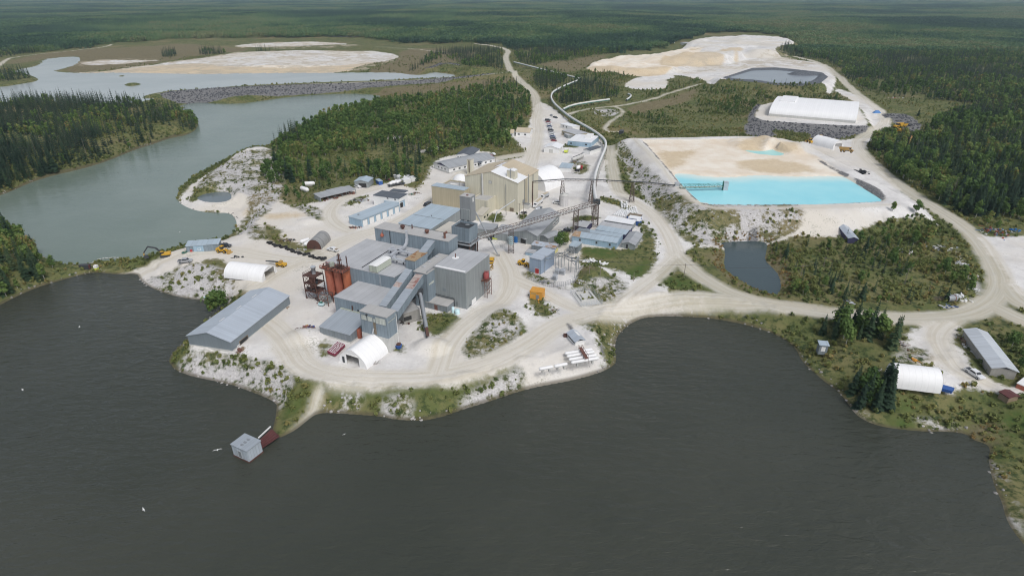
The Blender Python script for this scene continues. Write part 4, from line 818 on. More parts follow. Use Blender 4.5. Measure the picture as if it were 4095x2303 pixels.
gallery('conveyor_gallery', 'short conveyor gallery from the transfer box up to the raised mill block', pn, pf, 2.6, 2.6, MT['wall_blue'], MT['roof_steelx'])

# ---- silos and rusty process tower left of the mill
for i, (px, lab) in enumerate(((318, 'orange steel silo at the outer end of the row'), (412, 'orange steel silo between its two neighbours'), (508, 'brighter orange steel silo touching the mill wall'))):
    zb = 8.0; rd = 1.45
    c_ = P('Z3', px, 640, 14.6) + Vector((0, 1.2, 0)); t = thing('silo', lab, 'silo', (c_.x, c_.y, 5), MILL, 'orange silos')
    MB().lathe([(.35, 1.2), (rd, 3.6), (rd, 12.6)], n=20).build('shell', MT['orange' if i < 2 else 'orange2'] if i < 2 else M('bright orange silo', (.46,.15,.075), .65, 0, .15, .5, None, 0, .2, (.3,.1,.05), .3), t)
    l = MB()
    for k in range(4): a = k * math.pi / 2 + .78; l.bar((rd * .8 * math.cos(a), rd * .8 * math.sin(a), -1), (rd * .8 * math.cos(a), rd * .8 * math.sin(a), 3.4), .22)
    l.build('leg', MT['rustdk'], t); MB().lathe([(rd + .05, 12.6), (rd * .8, 12.8)], n=20).build('lid', MT['rustdk'], t)
    if i == 0: s0 = c_
s1 = c_; pd = thing('silo_platform', 'rusty railed platform with drives on top of the orange silos', 'platform', (s0.x, s0.y, 17.9), MILL)
m = MB(); m.box(-2.2, -2.0, 0, (s1 - s0).length + 2.0, 2.0, .12)
m.build('deck', MT['rustdk'], pd); m = MB(); Lp = (s1 - s0).length
for hh in (.55, 1.1):
    for a, b in (((-2.1,-1.9),(Lp+1.9,-1.9)),((-2.1,1.9),(Lp+1.9,1.9)),((-2.1,-1.9),(-2.1,1.9)),((Lp+1.9,-1.9),(Lp+1.9,1.9))): m.bar((*a, hh), (*b, hh), .09)
for k in range(9): m.bar((-2.1 + k * (Lp + 4) / 8, -1.9, 0), (-2.1 + k * (Lp + 4) / 8, -1.9, 1.1), .09); m.bar((-2.1 + k * (Lp + 4) / 8, 1.9, 0), (-2.1 + k * (Lp + 4) / 8, 1.9, 1.1), .09)
m.build('handrail', MT['orange'], pd)
rnd = random.Random(4)
for k in range(7): x, y = -1.4 + k * (Lp + 2.6) / 6.5, rnd.uniform(-1.3, 1.2); MB().box(x - .5, y - .4, .12, x + .5, y + .4, rnd.uniform(.6, 1.3)).tube((x, y, .6), (x + rnd.uniform(-1, 1), y + .5, 1.4), .18).build('drive_unit', MT['rustdk'], pd)
MB().box(1.4, -.7, .12, 2.5, .5, 2.4).build('control_cabinet', MT['sage'], pd)
m = MB()
for sx in (-.6, .6):
    for sy in (-.6, .6): m.bar((Lp * .8 + sx, .6 + sy, .1), (Lp * .8 + sx * .5, .6 + sy * .5, 5.5), .13)
for z in (1.6, 3.4): m.box(Lp * .8 - .75, -.1, z, Lp * .8 + .75, 1.3, z + .1)
m.tube((Lp * .8, .6, .3), (Lp * .8, .6, 5.8), .28); m.build('elevator_mast', MT['rustdk'], pd)
MB().tube((Lp + 1.6, 1.2, 0), (Lp + 1.6, 1.2, 5.2), .2).build('vent_stack', MT['rustdk'], pd)
# open steel frame tower beside the silos
ft_ = P('Z3', 185, 860, 5); fr = thing('frame_tower', 'open rusty steel tower with a red vessel beside the orange silos', 'process tower', (ft_.x, ft_.y, 5), MILL)
m = MB(); hx, hy, ht = 2.6, 2.2, 9.2
for sx in (-1, 1):
    for sy in (-1, 1): m.bar((sx * hx, sy * hy, -1), (sx * hx, sy * hy, ht), .24)
for z in (3.2, 6.2, ht):
    for a, b in (((-hx,-hy),(hx,-hy)),((hx,-hy),(hx,hy)),((hx,hy),(-hx,hy)),((-hx,hy),(-hx,-hy))): m.bar((*a, z), (*b, z), .22)
for z0_, z1_ in ((0, 3.2), (3.2, 6.2), (6.2, ht)):
    m.bar((-hx, -hy, z0_), (hx, -hy, z1_), .13); m.bar((hx, -hy, z0_), (-hx, -hy, z1_), .13); m.bar((-hx, -hy, z0_), (-hx, hy, z1_), .13); m.bar((hx, -hy, z1_), (hx, hy, z0_), .13)
m.build('frame', MT['rustdk'], fr); m = MB()
for z in (3.25, 6.25, ht): m.box(-hx, -hy, z, hx, hy, z + .1)
m.build('deck', MT['rustdk'], fr); MB().lathe([(.3, 3.3), (1.15, 4.4), (1.15, 8.8)], (-.3, -.3, 0), 14).build('vessel', MT['rust'], fr)
MB().lathe([(.7, ht), (.7, ht + 2.2), (.9, ht + 2.25), (.9, ht + 2.9)], (.2, .4, 0), 14).build('filter_drum', MT['galv'], fr)
m = MB()
for z in (ht + .5, ht + 1.0, 4.3, 3.8):
    for a, b in (((-hx,-hy),(hx,-hy)),((hx,-hy),(hx,hy)),((-hx,hy),(-hx,-hy))): m.bar((*a, z), (*b, z), .07)
[m.bar((sx_ * hx, sy_ * hy, 3.4), (sx_ * hx, sy_ * hy, ht + 1.0), .07) for sx_ in (-1, 1) for sy_ in (-1, 1)]; m.build('handrail', MT['rustdk'], fr)
rnd = random.Random(8)
for k in range(6): x, y = -2 + .8 * k, rnd.uniform(-1.8, 1.8); z = (3.3, 6.3)[k % 2]; MB().box(x - .4, y - .4, z, x + .4, y + .4, z + .8).build('drive_unit', MT['steeldk'], fr)
# lower rusty frame and shed under the silos
ls_ = P('Z3', 300, 930, 5); lf = thing('pump_stand', 'low rusty stand with grey cabin at the foot of the silos', 'pump stand', (ls_.x, ls_.y, 5), MILL); m = MB()
for sx in (-2, 2):
    for sy in (-1.4, 1.4): m.bar((sx, sy, -1), (sx, sy, 4.2), .2)
for a, b in (((-2,-1.4),(2,-1.4)),((2,-1.4),(2,1.4)),((2,1.4),(-2,1.4)),((-2,1.4),(-2,-1.4))): m.bar((*a, 4.2), (*b, 4.2), .2)
m.bar((-2, -1.4, 0), (2, -1.4, 4.2), .16); m.bar((-3.2, -1.6, .3), (1.8, -1.6, 2.6), .25); m.build('frame', MT['rust'], lf); MB().box(-1.2, 0, -.5, .8, 1.6, 2.6).build('cabin', MT['wall_grey'], lf)
# green machine at the foot
gm = P('Z3', 238, 950, 5); t = thing('compressor', 'small pale green machine on skids below the frame tower', 'machine', gm, MILL); MB().box(-.9, -.6, .2, .9, .6, 1.0).build('housing', MT['tank_lb'], t); MB().tube((-.6, 0, 1.0), (.5, 0, 1.3), .35).build('motor', MT['green'], t); MB().box(-1, -.7, 0, 1, .7, .2).build('skid', MT['steeldk'], t)
# red vessel platform on the mill's right wall
v = m1.hit('Z3', 2040, 700, 'right'); rv = thing('red_vessel', 'red vessel on a rusty bracket platform against the mill wall', 'vessel', m1.w(m1.L, v.y, 0), MILL)
MB().lathe([(.9, 6.6), (1.05, 7.0), (1.05, 8.8), (.7, 9.2)], (1.3, 0, 0), 14).build('shell', MT['redves'], rv); m = MB(); m.box(.1, -1.9, 6.3, 2.6, 1.6, 6.45)
for hh in (7.0, 7.4): m.bar((2.6, -1.9, hh), (2.6, 1.6, hh), .08); m.bar((.1, -1.9, hh), (2.6, -1.9, hh), .08)
m.build('deck', MT['rust'], rv); m = MB()
for sx, sy in ((2.5, -1.8), (2.5, 1.5), (1.6, 1.5), (1.6, -1.8)): m.bar((sx, sy, -1), (sx, sy, 6.3), .17)
for z in (1.5, 3, 4.6): m.bar((2.5, -1.8, z), (2.5, 1.5, z + .8), .1); m.bar((1.6, -1.8, z), (2.5, -1.8, z + .5), .1)
m.build('frame', MT['rust'], rv); m = MB()
for k in range(4): m.tube((1.0 + .3 * k, -.4 + .3 * k, 9), (1.0 + .3 * k, -.4 + .3 * k, 9.9), .12)
m.build('pipe', MT['redves'], rv)
ob_ = P('Z6', 722, 812, 5); ot = MB().lathe([(.8, 0), (.8, 3.0), (.6, 3.2)], n=14).build('steel_hopper', MT['orange'], None, (ob_.x, ob_.y, 5)); tag(ot, 'orange steel hopper between lean to and crusher tower', 'hopper')
# drop chute conveyor with grey tube reaching the spoil heap
tp = P('Z3', 1335, 800, 14.5); bt = P('Z3', 1425, 1290, 6.2); t = thing('discharge_conveyor', 'long narrow discharge conveyor sloping down to the white heap', 'conveyor', (0, 0, 0))
MB().tube(tp, tp.lerp(bt, .82), .62, n=12).build('tube', MT['steel'], t); MB().bar(tp.lerp(bt, .8), bt, .9, .5).build('chute', MT['rustdk'], t)
m = MB(); m.bar(tp + Vector((-.5, 0, -1.0)), bt + Vector((-.4, 0, -.6)), .5, .6); m.build('truss', MT['steeldk'], t)
MB().box(tp.x - 1.0, tp.y - .8, tp.z - .9, tp.x + 1.0, tp.y + .9, tp.z + .9).build('head_box', MT['steeldk'], t); q_ = tp.lerp(bt, .55); MB().bar((q_.x - 1, q_.y, 4), (q_.x, q_.y, q_.z), .2).build('leg', MT['steeldk'], t); MB().bar((q_.x + 1, q_.y, 4), (q_.x, q_.y, q_.z), .2).build('leg', MT['steeldk'], t)
ug = B('undercroft', 'stained concrete hopper house under the conveyor galleries', 'Z3', (1150,1040), (1330,985), (1330,900), zt=9.3, ang=None); ug.shell('conc_dk', 'roof_dust'); ug.opening('door', 'front', 'Z3', (1160,1130), (1240,1060), 'void')

# ---- grey headframe tower behind the mill
t12 = B('headframe_tower', 'dark panelled box on steel legs carrying the tall grey tower', 'Z4', (293,958), (479,998), (556,929), zt=19.6, z0=13.4, ang=MILL); t12.item('wall', MB().box(0, 0, 0, t12.L, t12.W, t12.h - .9), 'wall_blue')
m = MB(); h_ = t12.h; L_, W_ = t12.L, t12.W
for a in ((0,0,L_,.15),(0,W_-.15,L_,W_),(0,.15,.15,W_-.15),(L_-.15,.15,L_,W_-.15)): m.box(a[0], a[1], h_ - 1.0, a[2], a[3], h_)
t12.item('parapet', m, 'wall_blue'); t12.item('roof', MB().box(.15, .15, h_ - .9, L_ - .15, W_ - .15, h_ - .85), 'steeldk')
m = MB()
for x in (.2, L_ - .2):
    for y in (.2, W_ - .2): t12.item('leg', MB().bar((x, y, -9), (x, y, 0), .35), 'rustdk')
m.bar((.2, .2, -7), (L_ - .2, .2, 0), .2); m.bar((L_ - .2, .2, -7), (L_ - .2, W_ - .2, 0), .2); t12.item('brace', m, 'rustdk'); t12.item('base_wall', MB().box(.5, .5, -8.5, L_ - .5, W_ - .5, -.1), 'steeldk'); m = MB()
for z in (-.6, .5, 1.0): m.bar((L_ + 1.0, -.5, z), (L_ + 1.0, W_ + 1, z), .1); m.bar((-.2, -1.0, z), (L_ + 1, -1.0, z), .1)
m.box(-.2, -1.0, -.8, L_ + 1.0, 0, -.65); m.box(L_, 0, -.8, L_ + 1.0, W_ + .8, -.65); t12.item('walkway', m, 'galv')
tt = B('upper_tower', 'tall plain grey tower standing on the dark headframe box', 'Z2', (1668,778), (1830,802), (1912,757), zt=29.6, z0=18.75, ang=MILL); tt.item('wall', MB().box(0, 0, 0, tt.L, tt.W, tt.h), M('plain grey cladding', (.25,.265,.275), .6, 0, .1, .2, ('xy', 1.2), .07, 0, streak=.12)); tt.item('roof', MB().box(-.08, -.08, tt.h, tt.L + .08, tt.W + .08, tt.h + .12), 'roof_dust')
tt.item('bay', MB().box(.7, -.55, 1.2, tt.L - .4, -.02, tt.h * .52), 'wall_grey'); tt.opening('window', 'front', 'Z2', (1745,1158), (1782,1118), 'white'); tt.opening('window', 'right', 'Z2', (1868,870), (1882,800), 'white')
tt.item('roof_vent', MB().lathe([(.5, 0), (.5, .3)], (tt.L * .55, tt.W * .4, tt.h + .1), 10), 'rust'); v = t12.hit('Z2', 1790, 1230, t12.h - .9); t12.item('dish', MB().lathe([(.1, 0), (.95, .35), (.9, .4)], (v.x, v.y, h_ - .85), 14), 'steel')
# long feed chute tube from the tower down to the yard
tp = P('Z4', 552, 785, 22.0); bt = P('Z4', 815, 1285, 5.2); t = thing('feed_chute', 'long thin grey chute from the tall tower down to the yard', 'chute', (0, 0, 0)); MB().tube(tp, bt, .28, n=10).build('tube', MT['steel'], t); MB().box(bt.x - .6, bt.y - .5, 4.6, bt.x + .6, bt.y + .5, 5.6).build('boot', MT['conc_dk'], t)
# light blue low roof and its pale annex
m13 = B('low_hall', 'wide low hall with pale blue panelled roof behind the mill', 'Z2', (740,1195), (1220,1290), (1665,1000), zt=9.2, ang=MILL); m13.shell('wall_grey', 'roof_lblue', 'shed', rise=.7)
v = m13.hit('Z2', 1245, 1090, m13.h + .4); m13.item('roof_vent', MB().lathe([(.25, 0), (.25, .8)], (v.x, v.y, m13.h + .3), 8), 'steel'); m13.item('ridge_flashing', MB().bar((.2, m13.W * .42, m13.h + .62), (m13.L, m13.W * .42, m13.h + .62), .18, .12), 'steel')
an2 = B('pale_annex', 'pale cream roofed annex along the low blue roofed hall', 'Z2', (1300,1300), (1560,1345), (1600,1180), zt=8.0, ang=MILL); an2.shell('wall_grey', M('pale cream roof', (.55,.52,.46), .8, 0, .1, .3, ('x', 1.5), .05, 0, streak=0))
# ---- tan plant
tb = B('bagging_plant', 'big cream gabled plant building with bright white roof panels and a roof cupola', 'Z4', (443,405), (1030,487), (1260,340), base=(1032,812), ang=MILL); ap = tb.hit('Z4', 730, 355, 'front'); tb.shell('wall_cream', 'roof_tan', 'gable', rise=ap.z - tb.h, ridge='y', rx=min(.6, max(.4, ap.x / tb.L)))
m = MB(); rx_ = min(.6, max(.4, ap.x / tb.L)); xr = tb.L * rx_; ris = ap.z - tb.h; kk = ris / (tb.L - xr); u_ = .27
m.add([(xr + .05, -.25, tb.h + ris + u_), (tb.L + .25, -.25, tb.h - .25 * kk + u_), (tb.L + .25, tb.W * .46, tb.h - .25 * kk + u_), (xr + .05, tb.W * .46, tb.h + ris + u_)], [(0,1,2,3)]); m.add([(xr - 3.5, tb.W * .42, tb.h + ris * (xr - 3.5) / xr + u_), (xr - .02, tb.W * .42, tb.h + ris + u_), (xr - .02, tb.W * .75, tb.h + ris + u_), (xr - 3.5, tb.W * .75, tb.h + ris * (xr - 3.5) / xr + u_)], [(0,1,2,3)]); tb.item('white_panel', m, 'roof_white')
c0_ = tb.hit('Z4', 970, 400, tb.h + ris * .55); m = MB().box(c0_.x - 2.1, c0_.y - 1.8, tb.h, c0_.x + 2.1, c0_.y + 1.8, tb.h + ris + 1.2); cu = tb.item('cupola', m, 'wall_cream'); MB().prism([(c0_.x - 2.2, tb.h + ris + 1.2), (c0_.x + 2.2, tb.h + ris + 1.2), (c0_.x, tb.h + ris + 1.7)], c0_.y - 1.9, c0_.y + 1.9).build('roof', MT['roof_white'], cu); tb.item('vent_pipe', MB().tube((c0_.x + .2, c0_.y - 2.1, tb.h + .8), (c0_.x + .2, c0_.y - 2.1, tb.h + ris + 2.2), .16), 'steel')
for px, mat, r_ in ((645, 'conc', .5), (905, 'steel', .12)):
    v = tb.hit('Z4', px, 480, 'front'); tb.item('stack', MB().tube((v.x, -.6, 0), (v.x, -.6, tb.h + (2.6 if r_ > .3 else -1)), r_, n=12), mat)
tb.opening('window', 'front', 'Z4', (945,790), (985,762), 'brownb', 'wood'); tb.opening('louver', 'front', 'Z4', (712,480), (740,460), 'conc', 'steel')
for px in (1105, 1145, 1195): 
    v = tb.hit('Z4', px, 560, 'right'); tb.item('downpipe', MB().tube((tb.L + .3, v.y, 0), (tb.L + .3, v.y, tb.h + (1.5 if px == 1145 else 0)), .15), 'steel')
v = tb.hit('Z4', 1120, 560, 'right'); tb.item('stained_panel', tb.rect('right', v.y - 1.4, 1.5, v.y + 1.2, tb.h - .5, .12), 'wall_tan'); tb.opening('door', 'right', 'Z4', (1085,730), (1100,660), 'steel')
tb.item('ridge_rail', MB().bar((xr - 4, tb.W * .45, tb.h + ris * .6 + .9), (xr - 1, tb.W * .65, tb.h + ris * .9 + .9), .1).bar((xr - 4, tb.W * .45, tb.h + ris * .6 + .4), (xr - 1, tb.W * .65, tb.h + ris * .9 + .4), .1), 'rust')
t2 = B('tan_block', 'windowless tan block with grey flat roof in front of the cream plant', 'Z2', (1240,620), (1745,690), (1815,645), base=(1255,905), top=(1240,620), ang=MILL); t2.shell('wall_tan', 'roof_lblue')
t2b = B('parapet_block', 'tan block with sunken parapet roof behind the windowless tan block', 'Z2', (1415,590), (1790,655), (1860,590), zt=t2.zt - .3, ang=MILL); t2b.W = max(t2b.W, 5); t2b.shell('wall_tan', 'roof_dust', parapet=.6); v = t2b.hit('Z2', 1600, 600, t2b.h - .6); t2b.item('white_patch', MB().box(v.x - 2.5, v.y - .8, t2b.h - .6, v.x + 1.5, v.y + .6, t2b.h - .5), 'white'); t2b.item('vent_pipe', MB().tube((t2b.L * .6, 1.5, t2b.h - .6), (t2b.L * .6, 1.5, t2b.h + 1.8), .08), 'steel')
t3 = B('cream_block', 'lower cream block with sunken grey roof in front of the cream gable', 'Z2', (1850,815), (2100,848), (2222,765), base=(2105,1060), ang=MILL); t3.shell('wall_cream', 'roof_dust', parapet=.5); t3.item('downpipe', MB().tube((t3.L - 1.2, -.12, 0), (t3.L - 1.2, -.12, t3.h - .4), .1), 'steel')
v = P('Z2', 1895, 980, 8.2); t3b = B('lean_to', 'small cream lean to with two windows beside the cream block', 'Z2', (1905,1060), (2010,1080), (2070,1000), zt=8.0, ang=MILL); t3b.shell('wall_cream', M('dull cream roof', (.48,.45,.38), .8, 0, .1, .3, ('x', 1.5), .05, 0, streak=0), 'shed', rise=1.2); t3b.open2('window', 'right', t3b.W * .25, 1, t3b.W * .45, 2, 'glass'); t3b.open2('window', 'right', t3b.W * .65, 1, t3b.W * .85, 2, 'glass')
sc_ = P('Z2', 1838, 440, 5); zt_ = ztop('Z2', (1838,440), (1838,215), 5); t = thing('cement_silo', 'square cream tower with brown stains behind the cream plant', 'silo', sc_, MILL); MB().box(-1.5, -1.5, -1, 1.5, 1.5, zt_ - 5).build('wall', MT['wall_cream'], t); MB().box(-.45, -1.56, 1, .45, -1.45, zt_ - 5.6).build('stain', MT['brownb'], t); MB().box(-1.6, -1.6, zt_ - 5, 1.6, 1.6, zt_ - 4.85).build('roof', MT['roof_dust'], t)

# ---- garage row and yard buildings on the left
ga = B('garage_row', 'long pale blue garage row with six white roller doors', 'Z2', (-20,1095), (170,1145), (660,890), base=(185,1255)); ga.shell('wall_light', 'roof_lblue', 'shed', rise=.01)
n = 6
for k in range(n): u0 = ga.W * (k / n) + .7; ga.open2('door', 'right', u0, 0, ga.W * ((k + 1) / n) - .7, ga.h - .55, 'white', 'wall_grey')
v = ga.hit('Z2', 130, 1070, ga.h); ga.item('roof_vent', MB().box(v.x - .5, v.y - .4, ga.h, v.x + .5, v.y + .4, ga.h + .5), 'steel')
gb = B('workshop', 'pale workshop with dark flat roof behind the garage row', 'Z2', (350,765), (745,818), (868,745), zt=10.2, ang=None); gb.shell('white', 'roof_dark'); gb.opening('window', 'front', 'Z2', (560,820), (585,805), 'glass', 'white'); gb.opening('window', 'front', 'Z2', (675,838), (700,822), 'glass', 'white')
gb2 = B('workshop_annex', 'pale blue shed with open dark doorway beside the garage row', 'Z2', (520,850), (705,890), (800,830), zt=8.3); gb2.shell('wall_light', 'roof_lblue'); gb2.open2('door', 'right', gb2.W * .35, 0, gb2.W * .75, 2.6, 'void', 'white')
gc_ = B('storehouse', 'low storehouse with dark roof behind the workshop', 'Z2', (605,700), (830,725), (868,690), zt=8.3); gc_.shell('white', 'roof_dark')
cp = B('open_shed', 'long open fronted shed with grey sheet roof at the edge of the wood', 'Z1', (1610,578), (1682,612), (1962,460), base=(1688,662), cat='shed'); h = cp.h
m = MB(); m.box(0, 0, -1, .15, cp.W, h - .1); m.box(0, 0, -1, cp.L, .15, h); 
cp.item('wall', m, 'wall_grey'); cp.item('roof', MB().prism([(-.4, h + .5), (cp.L + .5, h - .1), (cp.L + .5, h + .1), (-.4, h + .7)], -.2, cp.W + .2), 'roof_greyy'); cp.item('rear_roof', MB().prism([(-2.6, h + .1), (-.3, h + .45), (-.3, h + .65), (-2.6, h + .3)], cp.W * .38, cp.W * .85), 'roof_greyy')
for k in range(6): cp.item('post', MB().bar((cp.L, .2 + k * (cp.W - .4) / 5, -.5), (cp.L, .2 + k * (cp.W - .4) / 5, h), .2), 'steel')
m = MB(); rnd = random.Random(3)
for k in range(26): x, y = rnd.uniform(.5, cp.L + .6), rnd.uniform(.5, cp.W - 1); s_ = rnd.uniform(.3, .7); m.box(x - s_, y - s_, -.2, x + s_, y + s_, rnd.uniform(.3, 1.2))
tag(m.build('clutter_pile', MT['rust'], None, cp.o), 'pile of rusty parts under the open fronted shed', 'scrap pile').rotation_euler = (0, 0, cp.ang)
bs = B('small_garage', 'small blue grey gabled garage with wide dark opening near the wood', 'Z2', (62,560), (275,568), (262,500), base=(285,632), top=(280,545)); bs.shell('wall_grey', 'roof_lblue', 'gable', rise=.9, ridge='y'); bs.open2('door', 'front', bs.L * .3, 0, bs.L * .85, bs.h * .75, 'void', 'steel')
# office
of = B('office_building', 'long white office with grey gabled roof and dark gable trim', 'Z2', (1275,275), (1510,355), (2150,185), h=2.9, z0=5.5); of.shell('white', 'roof_greyy', 'gable', rise=1.7, ridge='y', over=.5); ap = [(of.L * .18, of.h + .25), (of.L * .5, of.h + 1.45), (of.L * .82, of.h + .25)]
of.item('gable_trim', MB().prism(ap, -.07, .02), 'purple')
for k in range(3): of.open2('window', 'front', of.L * (.3 + .2 * k), 1.0, of.L * (.3 + .2 * k) + 1.2, 2.0, 'glass', 'white')
for k in range(8): of.open2('window', 'right', of.W * (.08 + .115 * k), 1.0, of.W * (.08 + .115 * k) + 1.5, 1.9, 'glass', 'white')
of.open2('door', 'right', of.W * .62, 0, of.W * .62 + 1.2, 2.1, 'steeldk'); of.item('porch_roof', MB().prism([(of.L + .1, of.h + .1), (of.L + 2.2, of.h - .35), (of.L + 2.2, of.h - .2), (of.L + .1, of.h + .25)], of.W * .6, of.W * .68), 'roof_dark'); of.item('footing', MB().box(-.2, -.2, -1, of.L + .2, of.W + .2, .35), 'conc')
of2 = B('office_wing', 'white rear office wing with dark shingle roof', 'Z2', (1620,150), (1850,165), (2120,75), h=3.1, z0=5.5); of2.shell('white', 'roof_dark', 'gable', rise=1.3, ridge='y'); of2.open2('window', 'front', .8, .8, 1.5, 2.2, 'glass', 'white'); of2.open2('window', 'front', 2.6, .8, 3.4, 2.2, 'glass', 'white')

# ---- middle yard, light blue huts and sheds
n1 = B('ridge_hall', 'long grey green gabled hall under the lattice conveyor bridge', 'Z4', (945,1030), (1248,1075), (1575,830), h=4.2); ap = n1.hit('Z4', 1130, 1008, 'front'); n1.shell('wall_grey', 'roof_greyy', 'gable', rise=min(3.2, max(1.2, ap.z - n1.h)), ridge='y', rx=min(.68, max(.4, ap.x / n1.L)))
n1.open2('door', 'front', n1.L * .40, 0, n1.L * .52, 2.4, 'void', 'steel'); n1.open2('window', 'right', n1.W * .7, 1.2, n1.W * .78, 2.4, 'glass', 'white'); n1.open2('window', 'right', n1.W * .84, 1.2, n1.W * .92, 2.4, 'glass', 'white')
nb = B('side_shed', 'small grey gabled shed leaning on the right of the long ridge hall', 'Z4', (1285,1068), (1370,1098), (1440,1025), h=2.9); nb.shell('wall_grey', 'roof_greyy', 'gable', rise=.6, ridge='y')
n0 = B('low_link', 'low grey link building between the headframe tower and the ridge hall', 'Z4', (570,985), (755,1005), (790,935), h=4.2); n0.shell('wall_grey', 'roof_greyy')
n0b = B('low_link', 'low grey flat roofed link reaching the ridge hall front corner', 'Z4', (765,1030), (940,1052), (990,955), h=3.4); n0b.shell('wall_grey', 'roof_greyy')
po = B('porch_shed', 'tiny grey porch in front of the ridge hall door', 'Z5', (440,815), (495,830), (515,805), h=2.2); po.shell('wall_grey', 'roof_grey', 'shed', rise=.3); po.open2('door', 'front', .2, 0, po.L - .2, 1.8, 'void')
lb = B('camp_building', 'long light blue building with three small windows and rust at the roof end', 'Z8', (350,745), (1070,860), (1182,725), base=(1075,955)); lb.shell('wall_light', 'roof_lblue', 'gable', rise=.5, ridge='x', over=.2)
m = MB(); h = lb.h; m.add([(-.2, -.15, h + .24), (3.6, -.15, h + .24), (2.6, lb.W * .5, h + .75), (-.2, lb.W * .5, h + .75)], [(0,1,2,3)]); m.add([(-.2, lb.W * .5, h + .75), (6.5, lb.W * .5, h + .75), (5.0, lb.W, h + .25), (-.2, lb.W, h + .25)], [(0,1,2,3)]); lb.item('rusty_panel', m, M('rust brown sheet', (.36,.25,.16), .8, 0, .2, .3, ('x', 1.0), .1, .3, (.45,.40,.36), 0))
for p0, p1 in (((468,818),(492,790)), ((735,860),(760,835)), ((948,895),(974,868))): lb.opening('window', 'front', 'Z8', p0, p1, 'glass', 'steel')
lb.item('ridge_flashing', MB().bar((3, lb.W / 2, lb.h + .78), (lb.L, lb.W / 2, lb.h + .78), .3, .08), 'steel')
def hut(label, A, Bq, C, h, wall, roof, f='Z8', kind='shed', rise=.25, name='shed', ridge='x'):
    b = B(name, label, f, A, Bq, C, h=h, cat='shed'); b.shell(wall, roof, kind, rise=rise, over=.2, ridge=ridge); return b
r2 = hut('low shed with pale roof and indigo front next to the light blue building', (735,640), (1212,722), (1250,660), 2.5, 'purple', 'roof_lblue')
r3 = hut('low shed with plain grey roof and indigo front in the middle of the hut row', (790,572), (1280,650), (1300,592), 2.5, 'purple', 'roof_grey')
r4 = hut('low grey shed with bright white roof at the back of the hut row', (875,488), (1330,560), (1382,500), 2.6, 'wall_grey', 'roof_white'); r4.open2('door', 'front', r4.L * .68, 0, r4.L * .75, 2, 'white')
r6 = B('gabled_shed', 'grey gabled shed with dark doorway at the end of the light blue building', 'Z8', (1155,858), (1365,892), (1490,715), base=(1345,965), cat='shed'); r6.shell('wall_grey', 'roof_greyy', 'gable', rise=.9, ridge='y', over=.3); r6.opening('door', 'front', 'Z8', (1218,935), (1255,875), 'void', 'steel')
r7 = hut('greenish grey hut beside the foot of the lattice transfer tower', (405,575), (580,607), (630,515), 2.4, 'purple', 'roof_grey', kind='gable', rise=.5); r7.item('chimney', MB().tube((1.0, r7.W * .7, r7.h), (1.0, r7.W * .7, r7.h + 1.2), .18), 'steeldk')
r8 = hut('small open shed with pale roof between the bushes and the substation', (305,900), (435,925), (485,850), 2.9, 'wall_blue2', 'roof_lblue')
su = B('substation_house', 'blue metal substation house with red lower door', 'Z5', (540,1060), (690,1097), (815,962), base=(690,1280)); su.shell(M('cornflower cladding', (.27,.34,.44), .55, 0, .08, .2, ('xy', 1.0), .07, 0, streak=.1), 'roof_steel', 'shed', rise=.02); su.opening('door', 'front', 'Z5', (612,1275), (662,1210), 'red', 'conc')
s2 = hut('dark shed with half rusted roof behind the substation house', (565,902), (868,950), (902,905), 2.8, 'wall_blue2', 'roof_rust', 'Z5', name='shed'); s2.item('yellow_panel', s2.rect('right', 0, .3, s2.W, 2.0, .08), 'yelpanel')
s3 = B('equipment_cabin', 'small blue cabin between the substation house and half rusted shed', 'Z5', (487,990), (592,1007), (625,967), base=(592,1047), cat='cabin'); s3.shell('wall_light', 'roof_grey')
for px, py, r_, h_, mt, lab in ((300,890,1.35,3.0,'tank_lb','pale turquoise round tank beside the ridge hall'), (365,868,.9,2.4,'blue2','darker blue round tank behind the turquoise one')):
    g_ = P('Z5', px, py - r_ * 5, 5); t = thing('water_tank', lab, 'tank', g_); MB().lathe([(r_, -.5), (r_, h_), (r_ * .95, h_ + .08)], n=20).build('shell', MT[mt], t); MB().lathe([(r_ * .96, h_ + .08), (.2, h_ + .35)], n=20).build('lid', MT[mt], t)
og = B('sampler_house', 'faded orange sheet metal house on the grassy island', 'Y1', (445,562), (575,582), (568,530), base=(582,662), top=(575,582), cat='machine house'); og.shell('orange2', 'orange2', 'flat'); og.item('door', og.rect('front', og.L * .5, .1, og.L * .75, 1.9, .06), 'steel'); og.item('vent_panel', og.rect('front', .4, 1.9, og.L * .5, 2.6, .06), 'ochre'); og.item('ramp', MB().bar((og.L * .7, -.3, .5), (og.L * .9, -2.2, .1), .5, .12), 'orange2')
g_ = G('Y1', 620, 690); tag(MB().lathe([(1.5, 0), (1.4, .25), (.3, .45)], n=14).build('spoil_disc', MT['conc'], None, g_), 'pale round concrete slab beside the orange house', 'slab')
ts = B('gas_shed', 'pale gabled shed with long dark side opening above the white tanks', 'Y1', (925,1098), (1020,1078), (945,985), base=(930,1145), top=(925,1098), cat='shed'); ts.shell('white', 'roof_steel', 'gable', rise=.8, ridge='y', over=.3); ts.open2('louver', 'left', ts.W * .08, .7, ts.W * .9, 1.8, 'void'); ts.item('gable_trim', MB().prism([(ts.L * .15, ts.h + .12), (ts.L * .5, ts.h + .68), (ts.L * .85, ts.h + .12)], -.08, .02), 'glass'); ts.item('skylight', MB().add([(ts.L * .55, ts.W * .35, ts.h + 1.0), (ts.L * .95, ts.W * .35, ts.h + .36), (ts.L * .95, ts.W * .85, ts.h + .36), (ts.L * .55, ts.W * .85, ts.h + 1.0)], [(0,1,2,3)]), 'white')
